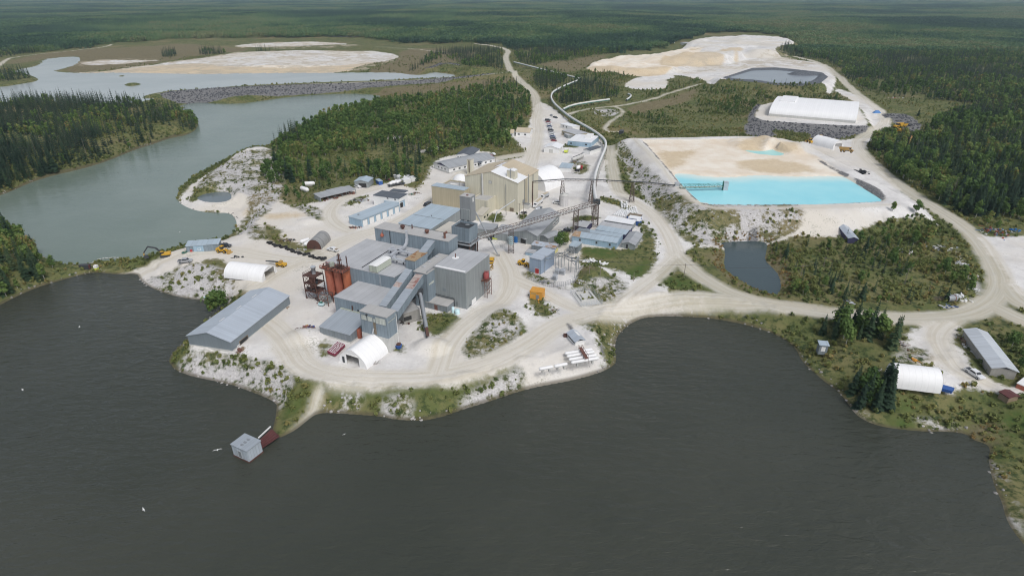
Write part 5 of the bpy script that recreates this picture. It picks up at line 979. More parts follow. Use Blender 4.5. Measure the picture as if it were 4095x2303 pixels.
tk = [((812,1222),(1106,1177),'uppermost of the four parallel white gas tanks beside the pale shed'), ((832,1252),(1126,1203),'second white gas tank below the uppermost one'), ((852,1286),(1150,1237),'third white gas tank, just above the lowest of the four'), ((876,1318),(1172,1267),'lowest of the four parallel white gas tanks')]
for a, b, lab in tk + [((540,1386),(690,1358),'single white gas tank lying end to end, nearer the lake corner'), ((700,1357),(842,1328),'single white gas tank lying end to end, nearer the four tanks')]:
    pa = P('Y1', *a, 6.0); pb = P('Y1', *b, 6.0); c_ = (pa + pb) / 2; d_ = (pb - pa); rz = math.atan2(d_.y, d_.x); t = thing('gas_tank', lab, 'gas tank', (c_.x, c_.y, 5), rz, 'white gas tanks by the lake'); hl = d_.length / 2 - .45
    MB().capsule((-hl, 0, 1.0), (hl, 0, 1.0), .52).build('shell', MT['fabric_end'], t)
    for sx in (-.6, .6): MB().box(sx * hl - .2, -.45, -.5, sx * hl + .2, .45, .65).build('saddle', MT['conc'], t)
pa = P('Y1', 975, 1155, 6.9); pb = P('Y1', 1045, 1272, 6.9); t = thing('tank_walkway', 'rusty catwalk crossing over the four white gas tanks', 'walkway', (0, 0, 0)); MB().bar(pa, pb, 1.0, .15).build('deck', MT['rust'], t); m = MB(); nx = (pb - pa).cross(Vector((0, 0, 1))).normalized() * .5
for s_ in (-1, 1):
    m.bar(pa + nx * s_ + Vector((0, 0, .9)), pb + nx * s_ + Vector((0, 0, .9)), .08)
    for k in range(5): q_ = pa.lerp(pb, k / 4) + nx * s_; m.bar(q_ - Vector((0, 0, 1.9)), q_ + Vector((0, 0, .9)), .08)
m.build('handrail', MT['rust'], t)
g_ = G('Y1', 828, 1040); t = MB().box(-.9, -.6, -.3, .9, .6, .8).build('scrap_bin', MT['rustdk'], None, g_); tag(t, 'dark rusty bin beside the pale gas shed', 'bin')
# concrete foundation inside a mesh fence
a, b, c_ = P('Y1', 985, 725, 5), P('Y1', 1195, 700, 5), P('Y1', 1100, 570, 5); t = thing('concrete_foundation', 'pale concrete foundation with low curbs inside a wire fence', 'foundation', a, math.atan2(b.y - a.y, b.x - a.x)); Lf = (b - a).length; Wf = 10.5
MB().box(0, 0, -.3, Lf, Wf, .18).build('slab', MT['conc'], t); m = MB(); m.box(1.2, 3.0, .18, Lf - 1, 3.25, .8); m.box(1.2, 3.25, .18, 1.45, Wf - 1.2, .8); m.box(Lf - 1.25, 3.25, .18, Lf - 1, Wf - 1.2, .8); m.box(1.2, Wf - 1.2, .18, Lf - 1, Wf - .95, .8); m.box(2.4, 4.6, .18, Lf - 2.4, Wf - 2.2, .6); m.build('curb', MT['conc'], t)
m = MB()
for k in range(9): 
    for y in (-.4, Wf + .4): m.bar((k * Lf / 8, y, -.5), (k * Lf / 8, y, 1.9), .07)
    for x in (-.4, Lf + .4): m.bar((x, k * Wf / 8, -.5), (x, k * Wf / 8, 1.9), .07)
for z in (.1, 1.0, 1.85):
    for p_, q_ in (((-.4,-.4),(Lf+.4,-.4)),((Lf+.4,-.4),(Lf+.4,Wf+.4)),((Lf+.4,Wf+.4),(-.4,Wf+.4)),((-.4,Wf+.4),(-.4,-.4))): m.bar((*p_, z), (*q_, z), .035)
tag(m.build('wire_fence', MT['galv'], None, a), 'wire fence on thin posts around the concrete foundation', 'fence').rotation_euler = t.rotation_euler

# ---- long shed by the lake and the other sheds round the shore
wh = B('warehouse', 'long slate grey gabled warehouse on the rocky lake corner', 'Z7', (665,1295), (1130,1365), (1760,870), base=(1155,1462)); ap = wh.hit('Z7', 880, 1262, 'front'); wh.shell(M('warehouse cladding', (.20,.235,.26), .55, 0, .07, .1, ('xy', 1.0), .05, 0, streak=.08), 'roof_steel', 'gable', rise=max(1.6, ap.z - wh.h), ridge='y', rx=ap.x / wh.L, base=.25)
wh.opening('door', 'right', 'Z7', (1238,1400), (1312,1290), 'void', 'wood'); wh.opening('door', 'right', 'Z7', (1210,1435), (1232,1378), 'white')
rx_ = ap.x / wh.L; ris = max(1.6, ap.z - wh.h); xr = wh.L * rx_
for k, (p0, p1) in enumerate((((1015,1155),(1080,1112)), ((1200,1022),(1255,985)), ((1365,898),(1422,862)))):
    v0 = wh.hit('Z7', *p0, wh.h + ris * .8); v1 = wh.hit('Z7', *p1, wh.h + ris * .8); x0 = v0.x; zf = lambda x: wh.h + ris * (wh.L - x) / (wh.L - xr) + .28 if x > xr else wh.h + ris * x / xr + .28
    wh.item('skylight', MB().add([(x0 - .3, v0.y, zf(x0 - .3)), (x0 + .3, v0.y, zf(x0 + .3)), (x0 + .3, v1.y, zf(x0 + .3)), (x0 - .3, v1.y, zf(x0 - .3))], [(0,1,2,3)]), 'roof_white')
pu = B('pump_shed', 'slate blue shed with light blue middle bay by the green channel', 'Z7', (650,338), (1000,312), (975,270), base=(690,400), top=(690,332), cat='shed'); pu.shell('wall_blue', 'roof_lblue', 'shed', rise=.35); pu.item('blue_bay', pu.rect('front', pu.L * .22, 0, pu.L * .52, pu.h - .1, .05), 'wall_light'); pu.open2('window', 'front', pu.L * .35, .9, pu.L * .43, 1.6, 'glass', 'white'); pu.open2('door', 'front', pu.L * .1, 0, pu.L * .17, 1.3, 'red')
ph = B('pump_house', 'small square grey pump house with roof hatches at the end of the pier', 'Y7', (758,1118), (905,1185), (1022,1082), h=3.1, z0=.5); ph.shell(M('pale grey siding', (.42,.47,.52), .55, 0, .08, .4, ('xy', .8), .2, 0, streak=.1), 'roof_steelx', 'shed', rise=.05, over=.15, sink=.3); ph.item('footing', MB().box(-.1, -.1, -.9, ph.L + .1, ph.W + .1, -.1), 'rustdk')
for px, py in ((865,1128),(893,1105),(923,1080)): v = ph.hit('Y7', px, py, ph.h); ph.item('roof_hatch', MB().box(v.x - .45, v.y - .25, ph.h + .1, v.x + .45, v.y + .25, ph.h + .42), 'steel')
ph.open2('door', 'front', ph.L * .38, .1, ph.L * .58, 2.1, 'steel', 'galv')
A_, B_, C_, D_ = P('Y7', 1030, 1075, 1.0), P('Y7', 1140, 975, 1.0), P('Y7', 1210, 1045, 1.0), P('Y7', 1040, 1160, 1.0); t = thing('gangway', 'red oxide steel gangway linking the pump house to the spit', 'gangway', (0, 0, 0)); m = MB(); up = Vector((0, 0, .22))
m.add([A_, B_, C_, D_, A_ + up, B_ + up, C_ + up, D_ + up], [(0,3,2,1),(4,5,6,7),(0,1,5,4),(1,2,6,5),(2,3,7,6),(3,0,4,7)]); m.build('deck', MT['redrust'], t); m = MB()
for k in range(1, 5): a, b = A_.lerp(D_, k / 5), B_.lerp(C_, k / 5); m.bar(a + up * 1.3, b + up * 1.3, .16)
m.build('deck_rib', MT['redrust'], t); m = MB(); m.bar(A_ + Vector((-.3, 0, .7)), B_ + Vector((-.3, .3, .7)), .28); m.build('pipe', MT['white'], t); m = MB()
for a, b in ((D_, C_),):
    m.bar(a + up * 4, b + up * 4, .09)
    for k in range(6): q_ = a.lerp(b, k / 5); m.bar(q_, q_ + up * 4, .08)
m.build('handrail', MT['redrust'], t)
ba = B('barn', 'long grey barn with bright galvanised roof at the right edge', 'Y5', (1868,655), (2112,690), (1845,330), h=2.8); ba.W = max(22, ba.W); ba.shell('conc_dk', M('bright galvanised roof', (.55,.585,.62), .42, .12, .1, .1, ('y', .9), .12, 0, streak=0), 'gable', rise=.95, ridge='y', over=.35); ba.item('gable_trim', MB().prism([(ba.L * .3, ba.h + .3), (ba.L * .52, ba.h + .75), (ba.L * .75, ba.h + .3)], -.08, .02), 'steeldk')
ys = B('small_shed', 'tiny grey shed with white door on the overgrown shore', 'Y5', (204,436), (288,444), (272,410), base=(262,497), top=(262,442), z0=3.6, cat='shed'); ys.shell('wall_blue2', 'roof_lblue', 'shed', rise=.2); ys.open2('door', 'front', ys.L * .25, 0, ys.L * .72, 1.6, 'white')
bsx = B('bush_shed', 'narrow shed with grey metal roof and dark end standing in the scrub', 'Y4', (510,405), (612,412), (545,280), h=2.2, z0=5, cat='shed'); bsx.shell('purple', 'roof_steel', 'gable', rise=.7, ridge='y')
rh = B('red_shed', 'rust red shed roof half hidden by bushes at the right edge', 'Y5', (2030,945), (2125,930), (2060,870), h=1.9, z0=4.6, cat='shed'); rh.shell('wood', 'redrust', 'gable', rise=.4, ridge='y')
rt = B('red_trailer', 'red and white trailer cut off by the right edge', 'Y5', (2110,800), (2230,850), (2290,760), h=2.2, z0=4.6, cat='trailer'); rt.shell('orange', 'white')
# containers and boxes
def container(label, f, A, Bq, C, h, wall, roof, group=None, z0=5, name='shipping_container'):
    b = B(name, label, f, A, Bq, C, h=h, z0=z0, cat='container', group=group); b.shell(wall, roof, 'flat', sink=.1); b.open2('door', 'front', .1, .1, b.L / 2 - .04, b.h - .35, wall); b.open2('door', 'front', b.L / 2 + .04, .1, b.L - .1, b.h - .35, wall); return b
container('longer white storage container by the wood edge', 'Z2', (822,535), (928,515), (805,428), 2.6, 'white', 'roof_white', 'white containers')
container('shorter white storage container beside the longer one', 'Z2', (932,505), (1018,490), (960,445), 2.4, 'white', 'roof_white', 'white containers')
container('royal blue container with pale lid next to the rusty scrap', 'Z2', (437,555), (495,545), (440,515), 2.3, 'blue', 'roof_lblue')
container('navy container with white roof behind the white roofed shed', 'Z8', (1255,445), (1440,475), (1448,430), 2.5, 'blue', 'roof_white')
container('navy container with brown tarp roof beside the stacked white bags', 'Z8', (1240,412), (1440,445), (1450,395), 2.4, 'blue', 'brownb')
container('small navy container at the corner of the white roofed shed', 'Z8', (1385,495), (1442,505), (1448,470), 2.4, 'blue', 'roof_white')
# far yard offices beyond the plant
fh = B('white_store', 'white gabled store with double door beside the main road', 'A3', (362,1222), (488,1232), (500,1200), base=(488,1273), top=(488,1232)); fh.shell('white', 'roof_white', 'gable', rise=1.5, ridge='y', over=.4); fh.open2('door', 'front', fh.L * .35, 0, fh.L * .6, 2.4, 'conc'); 
def far_b(name, label, A, Bq, C, h, wall, roof, kind='flat', rise=.8, ridge='x', f='A3'):
    b = B(name, label, f, A, Bq, C, h=h); b.shell(wall, roof, kind, rise=rise, ridge=ridge); return b
b = far_b('office_trailer', 'white office trailers in a block beyond the parking lot', (500,1025), (600,1052), (610,1030), 2.9, 'white', 'roof_white'); b.open2('window', 'front', 3, 1, 4.2, 2, 'glass'); b.open2('window', 'front', 7, 1, 8.2, 2, 'glass')
b = far_b('tan_store', 'tan flat building with grey container end beside the parked cars', (510,1080), (628,1115), (640,1075), 3.4, 'wall_tan', 'roof_grey'); b.open2('window', 'front', 2, 1, 3.4, 2, 'glass')
far_b('grey_container', 'grey container in front of the tan flat building', (560,1122), (625,1118), (622,1098), 2.4, 'cargrey' if False else 'wall_grey', 'roof_grey')
b = far_b('site_office', 'pale blue site office with white tower block beside the covered conveyor', (560,1165), (752,1182), (735,1120), 3.4, 'wall_light', 'roof_white'); b.item('tower_block', MB().box(b.L * .55, b.W * .55, b.h, b.L * .8, b.W * .9, b.h + 2.0), 'white'); b.open2('window', 'front', 2, 1.2, 3, 2.2, 'glass'); b.open2('window', 'front', b.L * .75, 1.2, b.L * .75 + 1.5, 2.2, 'glass')
far_b('brown_shed', 'small red brown shed with dark roof near the conveyor', (692,1240), (745,1250), (752,1205), 2.6, 'white', 'roof_dark', 'gable', .5, 'y')
far_b('small_store', 'small pale store behind a low wall near the mixer truck', (490,1388), (585,1395), (600,1365), 2.6, 'white', 'roof_lblue', 'shed', .6)
for lab, A, Bq, C in (('white house with beige hip roof at the wood edge', (130,1095), (245,1100), (235,1068)), ('lower white house left of the beige roofed one', (45,1102), (110,1104), (108,1088))):
    b = far_b('house', lab, A, Bq, C, 3.0, 'white', 'roof_tan', 'gable', 2.0); b.open2('window', 'front', 1.5, 1, 3, 2, 'glass'); b.open2('window', 'front', b.L * .6, 1, b.L * .6 + 1.5, 2, 'glass')
far_b('far_shed', 'white sheds far off at the edge of the sand heap', (1492,352), (1545,360), (1548,345), 4, 'white', 'roof_grey'); far_b('far_cabin', 'tiny lone white cabin in the far forest', (1433,345), (1447,345), (1447,338), 4, 'white', 'roof_white')
far_b('far_hut', 'tiny pale hut in a clearing of the far forest', (570,382), (600,385), (602,372), 4, 'white', 'roof_white'); far_b('dark_cabin', 'small dark cabin at the end of the looping track', (985,1088), (1018,1090), (1016,1076), 2.5, 'steeldk', 'steeldk')

# ---- arched fabric shelters
def shelter(name, label, f, A, Bq, C, hgt, zg=5.0, mat='fabric', end='fabric_end', peak=.12, door=None, back=False, ribs=None, cat='fabric shelter', n=16, wallh=0.0, opening=False):
    a, b, c = P(f, *A, zg), P(f, *Bq, zg), P(f, *C, zg); ang = math.atan2(b.y - a.y, b.x - a.x); ux = Vector((math.cos(ang), math.sin(ang), 0)); uy = Vector((-ux.y, ux.x, 0)); L = (b - a).dot(ux); Wd = (c - b).dot(uy)
    t = thing(name, label, cat, a, ang); pr = []
    for k in range(n + 1):
        th = math.pi * k / n; x = L / 2 - L / 2 * math.cos(th); z = wallh + (hgt - wallh) * (math.sin(th) ** .8 * (1 - peak) + peak * (1 - abs(2 * x / L - 1))); pr.append((x, z))
    m = MB(); vs = [(x, 0, z) for x, z in pr] + [(x, Wd, z) for x, z in pr]; N = n + 1
    if wallh: vs = [(0, 0, -.5)] + vs[:N] + [(L, 0, -.5)] + [(0, Wd, -.5)] + vs[N:] + [(L, Wd, -.5)]; N += 2
    m.add(vs, [(i, i + 1, N + i + 1, N + i) for i in range(N - 1)], True); m.build('cover', MT[mat] if isinstance(mat, str) else mat, t)
    def endwall(y, dr):
        q = MB(); xs = sorted(set([p[0] for p in pr] + ([dr[0], dr[1]] if dr else [])))
        zt = lambda x: float(np.interp(x, [p[0] for p in pr], [p[1] for p in pr]))
        for x0, x1 in zip(xs[:-1], xs[1:]):
            lo = -.5 if not dr or x1 <= dr[0] + 1e-4 or x0 >= dr[1] - 1e-4 else dr[2]
            if zt((x0 + x1) / 2) > lo + .02: q.add([(x0, y, lo), (x1, y, lo), (x1, y, max(lo, zt(x1))), (x0, y, max(lo, zt(x0)))], [(0,1,2,3)])
        return q
    if not opening: endwall(.06, door).build('end_wall', MT[end], t)
    endwall(Wd - .06, back if back else None).build('end_wall', MT[end], t)
    if door:
        d = MB(); w_ = .12; d.box(door[0] - w_, -.06, -.3, door[0], .1, door[2] + w_); d.box(door[1], -.06, -.3, door[1] + w_, .1, door[2] + w_); d.box(door[0], -.06, door[2], door[1], .1, door[2] + w_); d.build('door_frame', MT['conc'], t)
    if opening:
        d = MB(); 
        for k in range(0, n): d.bar((pr[k][0] * .99 + .005 * L, .05, pr[k][1] - .1), (pr[k+1][0] * .99 + .005 * L, .05, pr[k+1][1] - .1), .25)
        d.build('end_arch', MT[end], t)
    return t, L, Wd, pr
w2, L, Wd, _ = shelter('fabric_shelter', 'white peaked fabric shelter with open doorway in front of the crusher tower', 'Z6', (478,1095), (805,1203), (1032,985), 5.3, peak=.3, door=None)
for o in [k for k in KIDS[w2.name] if k.name.startswith('end_wall')][:1]: bpy.data.objects.remove(o); 
KIDS[w2.name] = [k for k in KIDS[w2.name] if k.name in bpy.data.objects] if False else [o for o in w2.children]
def front_wall(t, L, pr, dr, side=None):
    q = MB(); xs = sorted(set([p[0] for p in pr] + [dr[0], dr[1]])); zt = lambda x: float(np.interp(x, [p[0] for p in pr], [p[1] for p in pr]))
    for x0, x1 in zip(xs[:-1], xs[1:]):
        lo = -.5 if x1 <= dr[0] + 1e-4 or x0 >= dr[1] - 1e-4 else dr[2]
        if zt((x0 + x1) / 2) > lo: q.add([(x0, .06, lo), (x1, .06, lo), (x1, .06, max(lo, zt(x1))), (x0, .06, max(lo, zt(x0)))], [(0,1,2,3)])
    q.build('end_wall', MT['fabric_end'], t)
front_wall(w2, L, _, (L * .28, L * .74, 3.3)); MB().box(L * .28, -.08, 3.3, L * .74, .1, 3.55).build('door_track', MT['white'], w2); MB().box(L * .12, -.05, 0, L * .2, .1, 2.0).build('side_door', MT['steeldk'], w2); MB().tube((L * .5, Wd - .5, 5.2), (L * .5 + .6, Wd - .3, 7.4), .25).build('exhaust_pipe', MT['galv'], w2)
w1, L, Wd, pr = shelter('fabric_shelter', 'white rounded fabric shelter with open end beside the yellow drill rig', 'Z7', (1478,722), (1632,612), (1240,560), 4.6, peak=.12, opening=True); front_wall(w1, L, pr, (L * .22, L * .85, 3.2))
w3, L, Wd, pr = shelter('fabric_shelter', 'large white tunnel shelter near the lakeside pickup on the right shore', 'Y5', (925,850), (833,690), (1228,704), 5.2, peak=.02)
pw, L, Wd, pr = shelter('fabric_shelter', 'white tunnel shelter with dark open end beside the settling pond', 'A4', (690,1240), (782,1228), (697,1170), 5.6, peak=.05, opening=True, zg=12.2); front_wall(pw, L, pr, (L * .18, L * .82, 3.6))
d1, L, Wd, pr = shelter('fabric_dome', 'big white domed shelter behind the cream gable', 'Z4', (1040,512), (1342,582), (1472,476), 9.6, peak=.04); d1.scale = (1, 1, 1)
bw, L, Wd, pr = shelter('storage_shelter', 'very long bright white storage shelter on its own gravel pad', 'A4', (882,1020), (895,900), (140,985), 9.4, peak=.04, zg=8.3, wallh=2.0)
MB().box(-.12, .2, -.5, .05, Wd - .2, 1.7).build('base_wall', MT['conc'], bw); MB().box(L * .3, Wd * .74, 7, L * .7, Wd * .93, 9.95).build('roof_monitor', MT['fabric'], bw)
d2 = P('Z4', 395, 470, 5); t = thing('fabric_dome', 'small cream white dome just left of the cream gable', 'fabric dome', d2); MB().lathe([(4.6, -.5), (4.5, 1.5), (3.6, 3.2), (2.0, 4.3), (.3, 4.8)], n=18).build('cover', MT['fabric'], t); MB().box(-.8, -4.7, -.5, .8, -4.3, 2.2).build('door', MT['conc'], t)
qh, L, Wd, pr = shelter('quonset_hut', 'grey corrugated arch hut with rusty end among the tyres', 'Z1', (1530,1205), (1697,1212), (1890,1105), 4.3, mat=M('corrugated grey arch', (.30,.30,.295), .6, .1, .16, .4, ('y', .7), .3, 0, streak=.1), end='rustdk', peak=0.0, cat='arch hut')
for a, b, lab in (((1465,1120),(1540,1095),'white cylinder tank behind the arch hut'), ((1510,1150),(1605,1100),'nearer white cylinder tank against the arch hut')):
    pa, pb = P('Z1', *a, 6), P('Z1', *b, 6); t = thing('cylinder_tank', lab, 'tank', (0, 0, 0)); MB().capsule(pa, pb, .85).build('shell', MT['fabric_end'], t); MB().bar(pa - Vector((0, 0, 1.2)), pb - Vector((0, 0, 1.2)), .9, .8).build('cradle', MT['conc'], t)
for a, b, lab in (((1510,450),(1600,445),'white propane tank half hidden in the bushes'), ((1470,500),(1530,520),'white tank end peeking out of the shrubs')):
    pa, pb = P('Z1', *a, 6.2), P('Z1', *b, 6.2); t = thing('propane_tank', lab, 'tank', (0, 0, 0)); MB().capsule(pa, pb, 1.2).build('shell', MT['fabric_end'], t); MB().bar(pa - Vector((0, 0, 1.2)), pb - Vector((0, 0, 1.2)), 1.0, .8).build('cradle', MT['conc'], t)
# ---- concrete silo under the pipe bridge
c_ = P('Z4', 1548, 745, 5) + Vector((0, 2, 0)); zt_ = ztop('Z4', (1548,745), (1548,628), 5); t = thing('concrete_silo', 'streaked pale concrete silo under the dark pipe bridge', 'silo', c_); rd = 1.0 * (P('Z4', 1595, 745, 5) - P('Z4', 1500, 745, 5)).length / 2
MB().lathe([(rd, -1), (rd, zt_ - 5)], n=22).build('shell', M('streaked concrete', (.56,.55,.55), .8, 0, .12, .4, None, 0, .1, (.3,.24,.2), .3), t); m = MB()
m.lathe([(rd + .15, zt_ - 5), (rd + .15, zt_ - 4.6), (rd * .4, zt_ - 4.3), (rd * .4, zt_ - 3.8)], n=22); m.build('lid', MT['conc'], t)

# ---- lattice towers, bridges and covered conveyors
def lattice(name, label, base, ztp, wb, wt, lev=5, mat='lattice', group=None, rz=0, cat='lattice tower'):
    t = thing(name, label, cat, base, rz, group); H = ztp - base[2]; m = MB(); cs = [(-1,-1),(1,-1),(1,1),(-1,1)]
    pt = lambda c, k: Vector((c[0] * (wb + (wt - wb) * k) / 2, c[1] * (wb + (wt - wb) * k) / 2, H * k))
    for c in cs: m.bar(pt(c, 0) - Vector((0, 0, 1)), pt(c, 1), .17)
    for l in range(lev):
        k0, k1 = l / lev, (l + 1) / lev
        for i in range(4): a, b = cs[i], cs[(i + 1) % 4]; m.bar(pt(a, k0), pt(b, k1), .085); m.bar(pt(b, k0), pt(a, k1), .085); m.bar(pt(a, k1), pt(b, k1), .1)
    m.build('frame', MT[mat], t); return t
def truss(name, label, a, b, w, h, mat, deckmat, cat, bays=24, group=None):
    a = Vector(a); b = Vector(b); t = thing(name, label, cat, (0, 0, 0), 0, group); d = b - a; x = Vector((d.x, d.y, 0)).normalized().cross(Vector((0, 0, 1))) * (w / 2); up = Vector((0, 0, h)); m = MB()
    for s_ in (-1, 1):
        m.bar(a + x * s_, b + x * s_, .16); m.bar(a + x * s_ + up, b + x * s_ + up, .13)
        for k in range(bays): p_, q_ = a.lerp(b, k / bays), a.lerp(b, (k + 1) / bays); m.bar(p_ + x * s_, p_ + x * s_ + up, .09); m.bar((p_ if k % 2 else q_) + x * s_, (q_ if k % 2 else p_) + x * s_ + up, .08)
    for k in range(bays + 1): p_ = a.lerp(b, k / bays); m.bar(p_ - x, p_ + x, .12)
    m.build('frame', MT[mat], t); MB().bar(a + up * .15, b + up * .15, w * .62, .18).build('deck', MT[deckmat], t); return t
tb0 = P('Z4', 1888, 965, 5); ztt = ztop('Z4', (1888,965), (1898,695), 5); rb = Vector((tb0.x, tb0.y, 5))
lattice('transfer_tower', 'tall rusty lattice tower where the white covered conveyor meets the bridge', rb, ztt - .3, 3.0, 2.2, 6); hd = Vector((rb.x + .2, rb.y, ztt))
t = MB().box(-1.5, -1.3, -.6, 1.5, 1.3, 1.2).build('transfer_chute', MT['steeldk'], None, hd); tag(t, 'dark transfer chute box on top of the tall rusty lattice tower', 'transfer chute')
ca = P('Z4', 600, 1095, 15.4); truss('conveyor_bridge', 'long pale lattice conveyor bridge from the headframe to the rusty tower', ca, hd + Vector((0, -.5, -.6)), 2.0, 1.5, 'lattice', 'conc', 'conveyor bridge', 40)
for px, py, ty, lab in ((1052,1300,950,'lattice tower carrying the conveyor bridge beside the turquoise tank'), (1500,960,790,'lattice tower carrying the conveyor bridge beside the ridge hall')):
    g_ = P('Z4', px, py, 5); dd = hd - ca; k = ((g_ - ca).x * dd.x + (g_ - ca).y * dd.y) / (dd.x ** 2 + dd.y ** 2); q_ = ca.lerp(hd, min(.95, max(.05, k))); lattice('bridge_tower', lab, (q_.x, q_.y, 5), q_.z - .2, 2.4, 1.9, 6)
# covered conveyor line, white cover over a dark trestle
def covered(label, path, w=1.7, leg=7.0, side='green', name='covered_conveyor'):
    t = thing(name, label, 'covered conveyor', (0, 0, 0)); m = MB(); s_ = MB(); l = MB()
    pts = chaikin([p[:2] for p in path], 2, False); zs = np.interp(np.linspace(0, 1, len(pts)), np.linspace(0, 1, len(path)), [p[2] for p in path])
    pts = [Vector((x, y, z)) for (x, y), z in zip(pts, zs)]; prof = [(-1, -.1), (-.95, .45), (-.55, .85), (0, 1.0), (.55, .85), (.95, .45), (1, -.1)]; N = len(prof); vs = []; vb = []
    for i, p in enumerate(pts):
        d = (pts[min(i + 1, len(pts) - 1)] - pts[max(i - 1, 0)]); x = Vector((d.x, d.y, 0)).normalized().cross(Vector((0, 0, 1)))
        vs += [p + x * (u * w / 2) + Vector((0, 0, v * 1.0)) for u, v in prof]; vb += [p + x * (u * w * .52) + Vector((0, 0, v)) for u, v in ((-1, -.9), (1, -.9), (1, -.1), (-1, -.1))]
    m.add(vs, [(i * N + k, (i + 1) * N + k, (i + 1) * N + k + 1, i * N + k + 1) for i in range(len(pts) - 1) for k in range(N - 1)], True); m.build('cover', MT['conc2'] if 'conc2' in MT else M('dusty white cover', (.68,.68,.67), .6, 0, .1, .2, None, 0, 0, streak=0), t)
    s_.add(vb, [(i * 4 + k, (i + 1) * 4 + k, (i + 1) * 4 + (k + 1) % 4, i * 4 + (k + 1) % 4) for i in range(len(pts) - 1) for k in range(4)]); s_.build('trough', MT[side], t)
    acc = 0; cum = [0]
    for a, b in zip(pts[:-1], pts[1:]): cum.append(cum[-1] + (b - a).length)
    nleg = int(cum[-1] / leg)
    for j in range(nleg + 1):
        d_ = cum[-1] * j / max(1, nleg); i = min(len(pts) - 2, max(0, int(np.searchsorted(cum, d_)) - 1)); k = (d_ - cum[i]) / max(1e-6, cum[i + 1] - cum[i]); p = pts[i].lerp(pts[i + 1], k); zg = tz(p.x, p.y); dd = (pts[i + 1] - pts[i]); x = Vector((dd.x, dd.y, 0)).normalized().cross(Vector((0, 0, 1))) * (w * .5)
        l = MB(); l.bar((p.x - x.x * 1.3, p.y - x.y * 1.3, zg - .5), p - x - Vector((0, 0, .5)), .2); l.bar((p.x + x.x * 1.3, p.y + x.y * 1.3, zg - .5), p + x - Vector((0, 0, .5)), .2); l.bar((p.x - x.x * 1.2, p.y - x.y * 1.2, zg + (p.z - zg) * .3), p + x - Vector((0, 0, .6)), .12); l.bar(p - x - Vector((0, 0, .7)), p + x - Vector((0, 0, .7)), .2); l.build('trestle', MT['lattice'], t)
    return t
cv = [hd + Vector((0, 0, .8))]
for f, x, y, z in (('Z4',1890,600,17), ('Z4',1882,440,14.5), ('Z4',1915,310,12.5), ('Z4',1965,190,10.5), ('Z4',2005,100,9.5), ('A3',878,1200,9.2), ('A3',868,1155,9.2), ('A3',780,1085,9.2), ('A3',600,985,9.2), ('A3',510,915,9.2), ('A3',440,850,9.2), ('A3',418,800,9.2), ('A3',440,755,9), ('A3',560,700,9), ('A3',640,668,9)): cv.append(P(f, x, y, z))
covered('white covered conveyor winding on dark trestles from the tower to the far wood', cv, 1.5, 8)
covered('far white covered conveyor running dead straight into the distant wood', [P('A3', 672, 655, 9), P('A3', 400, 588, 9), P('A3', 115, 516, 9)], 1.6, 14)
covered('thinner branch conveyor curving off among the shrubs', [P('A3', 520, 905, 8.5), P('A3', 590, 872, 8), P('A3', 750, 845, 8), P('A3', 905, 825, 8)], 1.3, 12); covered('short curved end piece of conveyor lying in the scrub', [P('A3', 1045, 828, 7), P('A3', 1080, 805, 7), P('A3', 1085, 788, 7), P('A3', 1060, 780, 7)], 1.3, 10)
# dark pipe bridge from the cream plant to the pond
def pipe_bridge():
    t = thing('pipe_bridge', 'dark pipe bridge crossing high over the yard to the settling pond', 'pipe bridge', (0, 0, 0)); pts = [(1200,462,18.5), (1535,437,18.0), (1868,440,17.2), (2229,460,16.2)]; w = [P('Z4', *p) for p in pts] + [P('Y2', 200, 493, 15.2), P('Y2', 420, 517, 14.2)]
    m = MB()
    for a, b in zip(w[:-1], w[1:]): m.tube(a, b, .26, n=8)
    m.build('pipe', MT['steeldk'], t); m = MB()
    for a, b in zip(w[:-1], w[1:]):
        dn = Vector((0, 0, -.9)); m.bar(a + dn, b + dn, .1); n_ = int((b - a).length / 3)
        for k in range(n_ + 1): p_, q_ = a.lerp(b, k / (n_ + 1)), a.lerp(b, (k + 1) / (n_ + 1)); m.bar(p_ + dn, q_, .07); m.bar(p_, p_ + dn, .07); m.bar(p_, p_ + Vector((0, 0, .7)), .05)
    m.build('truss', MT['lattice'], t); a = w[0]; MB().tube(a, (a.x, a.y, 5), .28, n=8).build('riser', MT['rustdk'], t); return w
pw_ = pipe_bridge()
for (px, py), p_, lab in (((1540,640), pw_[1], 'lattice tower of the pipe bridge standing by the concrete silo'), ((1868,640), pw_[2], 'lattice tower of the pipe bridge beside the covered conveyor')): lattice('pipe_tower', lab, (p_.x, p_.y, 5), p_.z - .9, 3.0, 1.2, 7)
for px, py, ty in ((2065,290,110),):
    g_ = G('Z5', px, py); d_ = pw_[3].lerp(pw_[4], .35); lattice('pipe_tower', 'lattice tower of the pipe bridge on the pond embankment slope', (d_.x, d_.y, tz(d_.x, d_.y) - .3), d_.z - .9, 2.6, 1.0, 6)
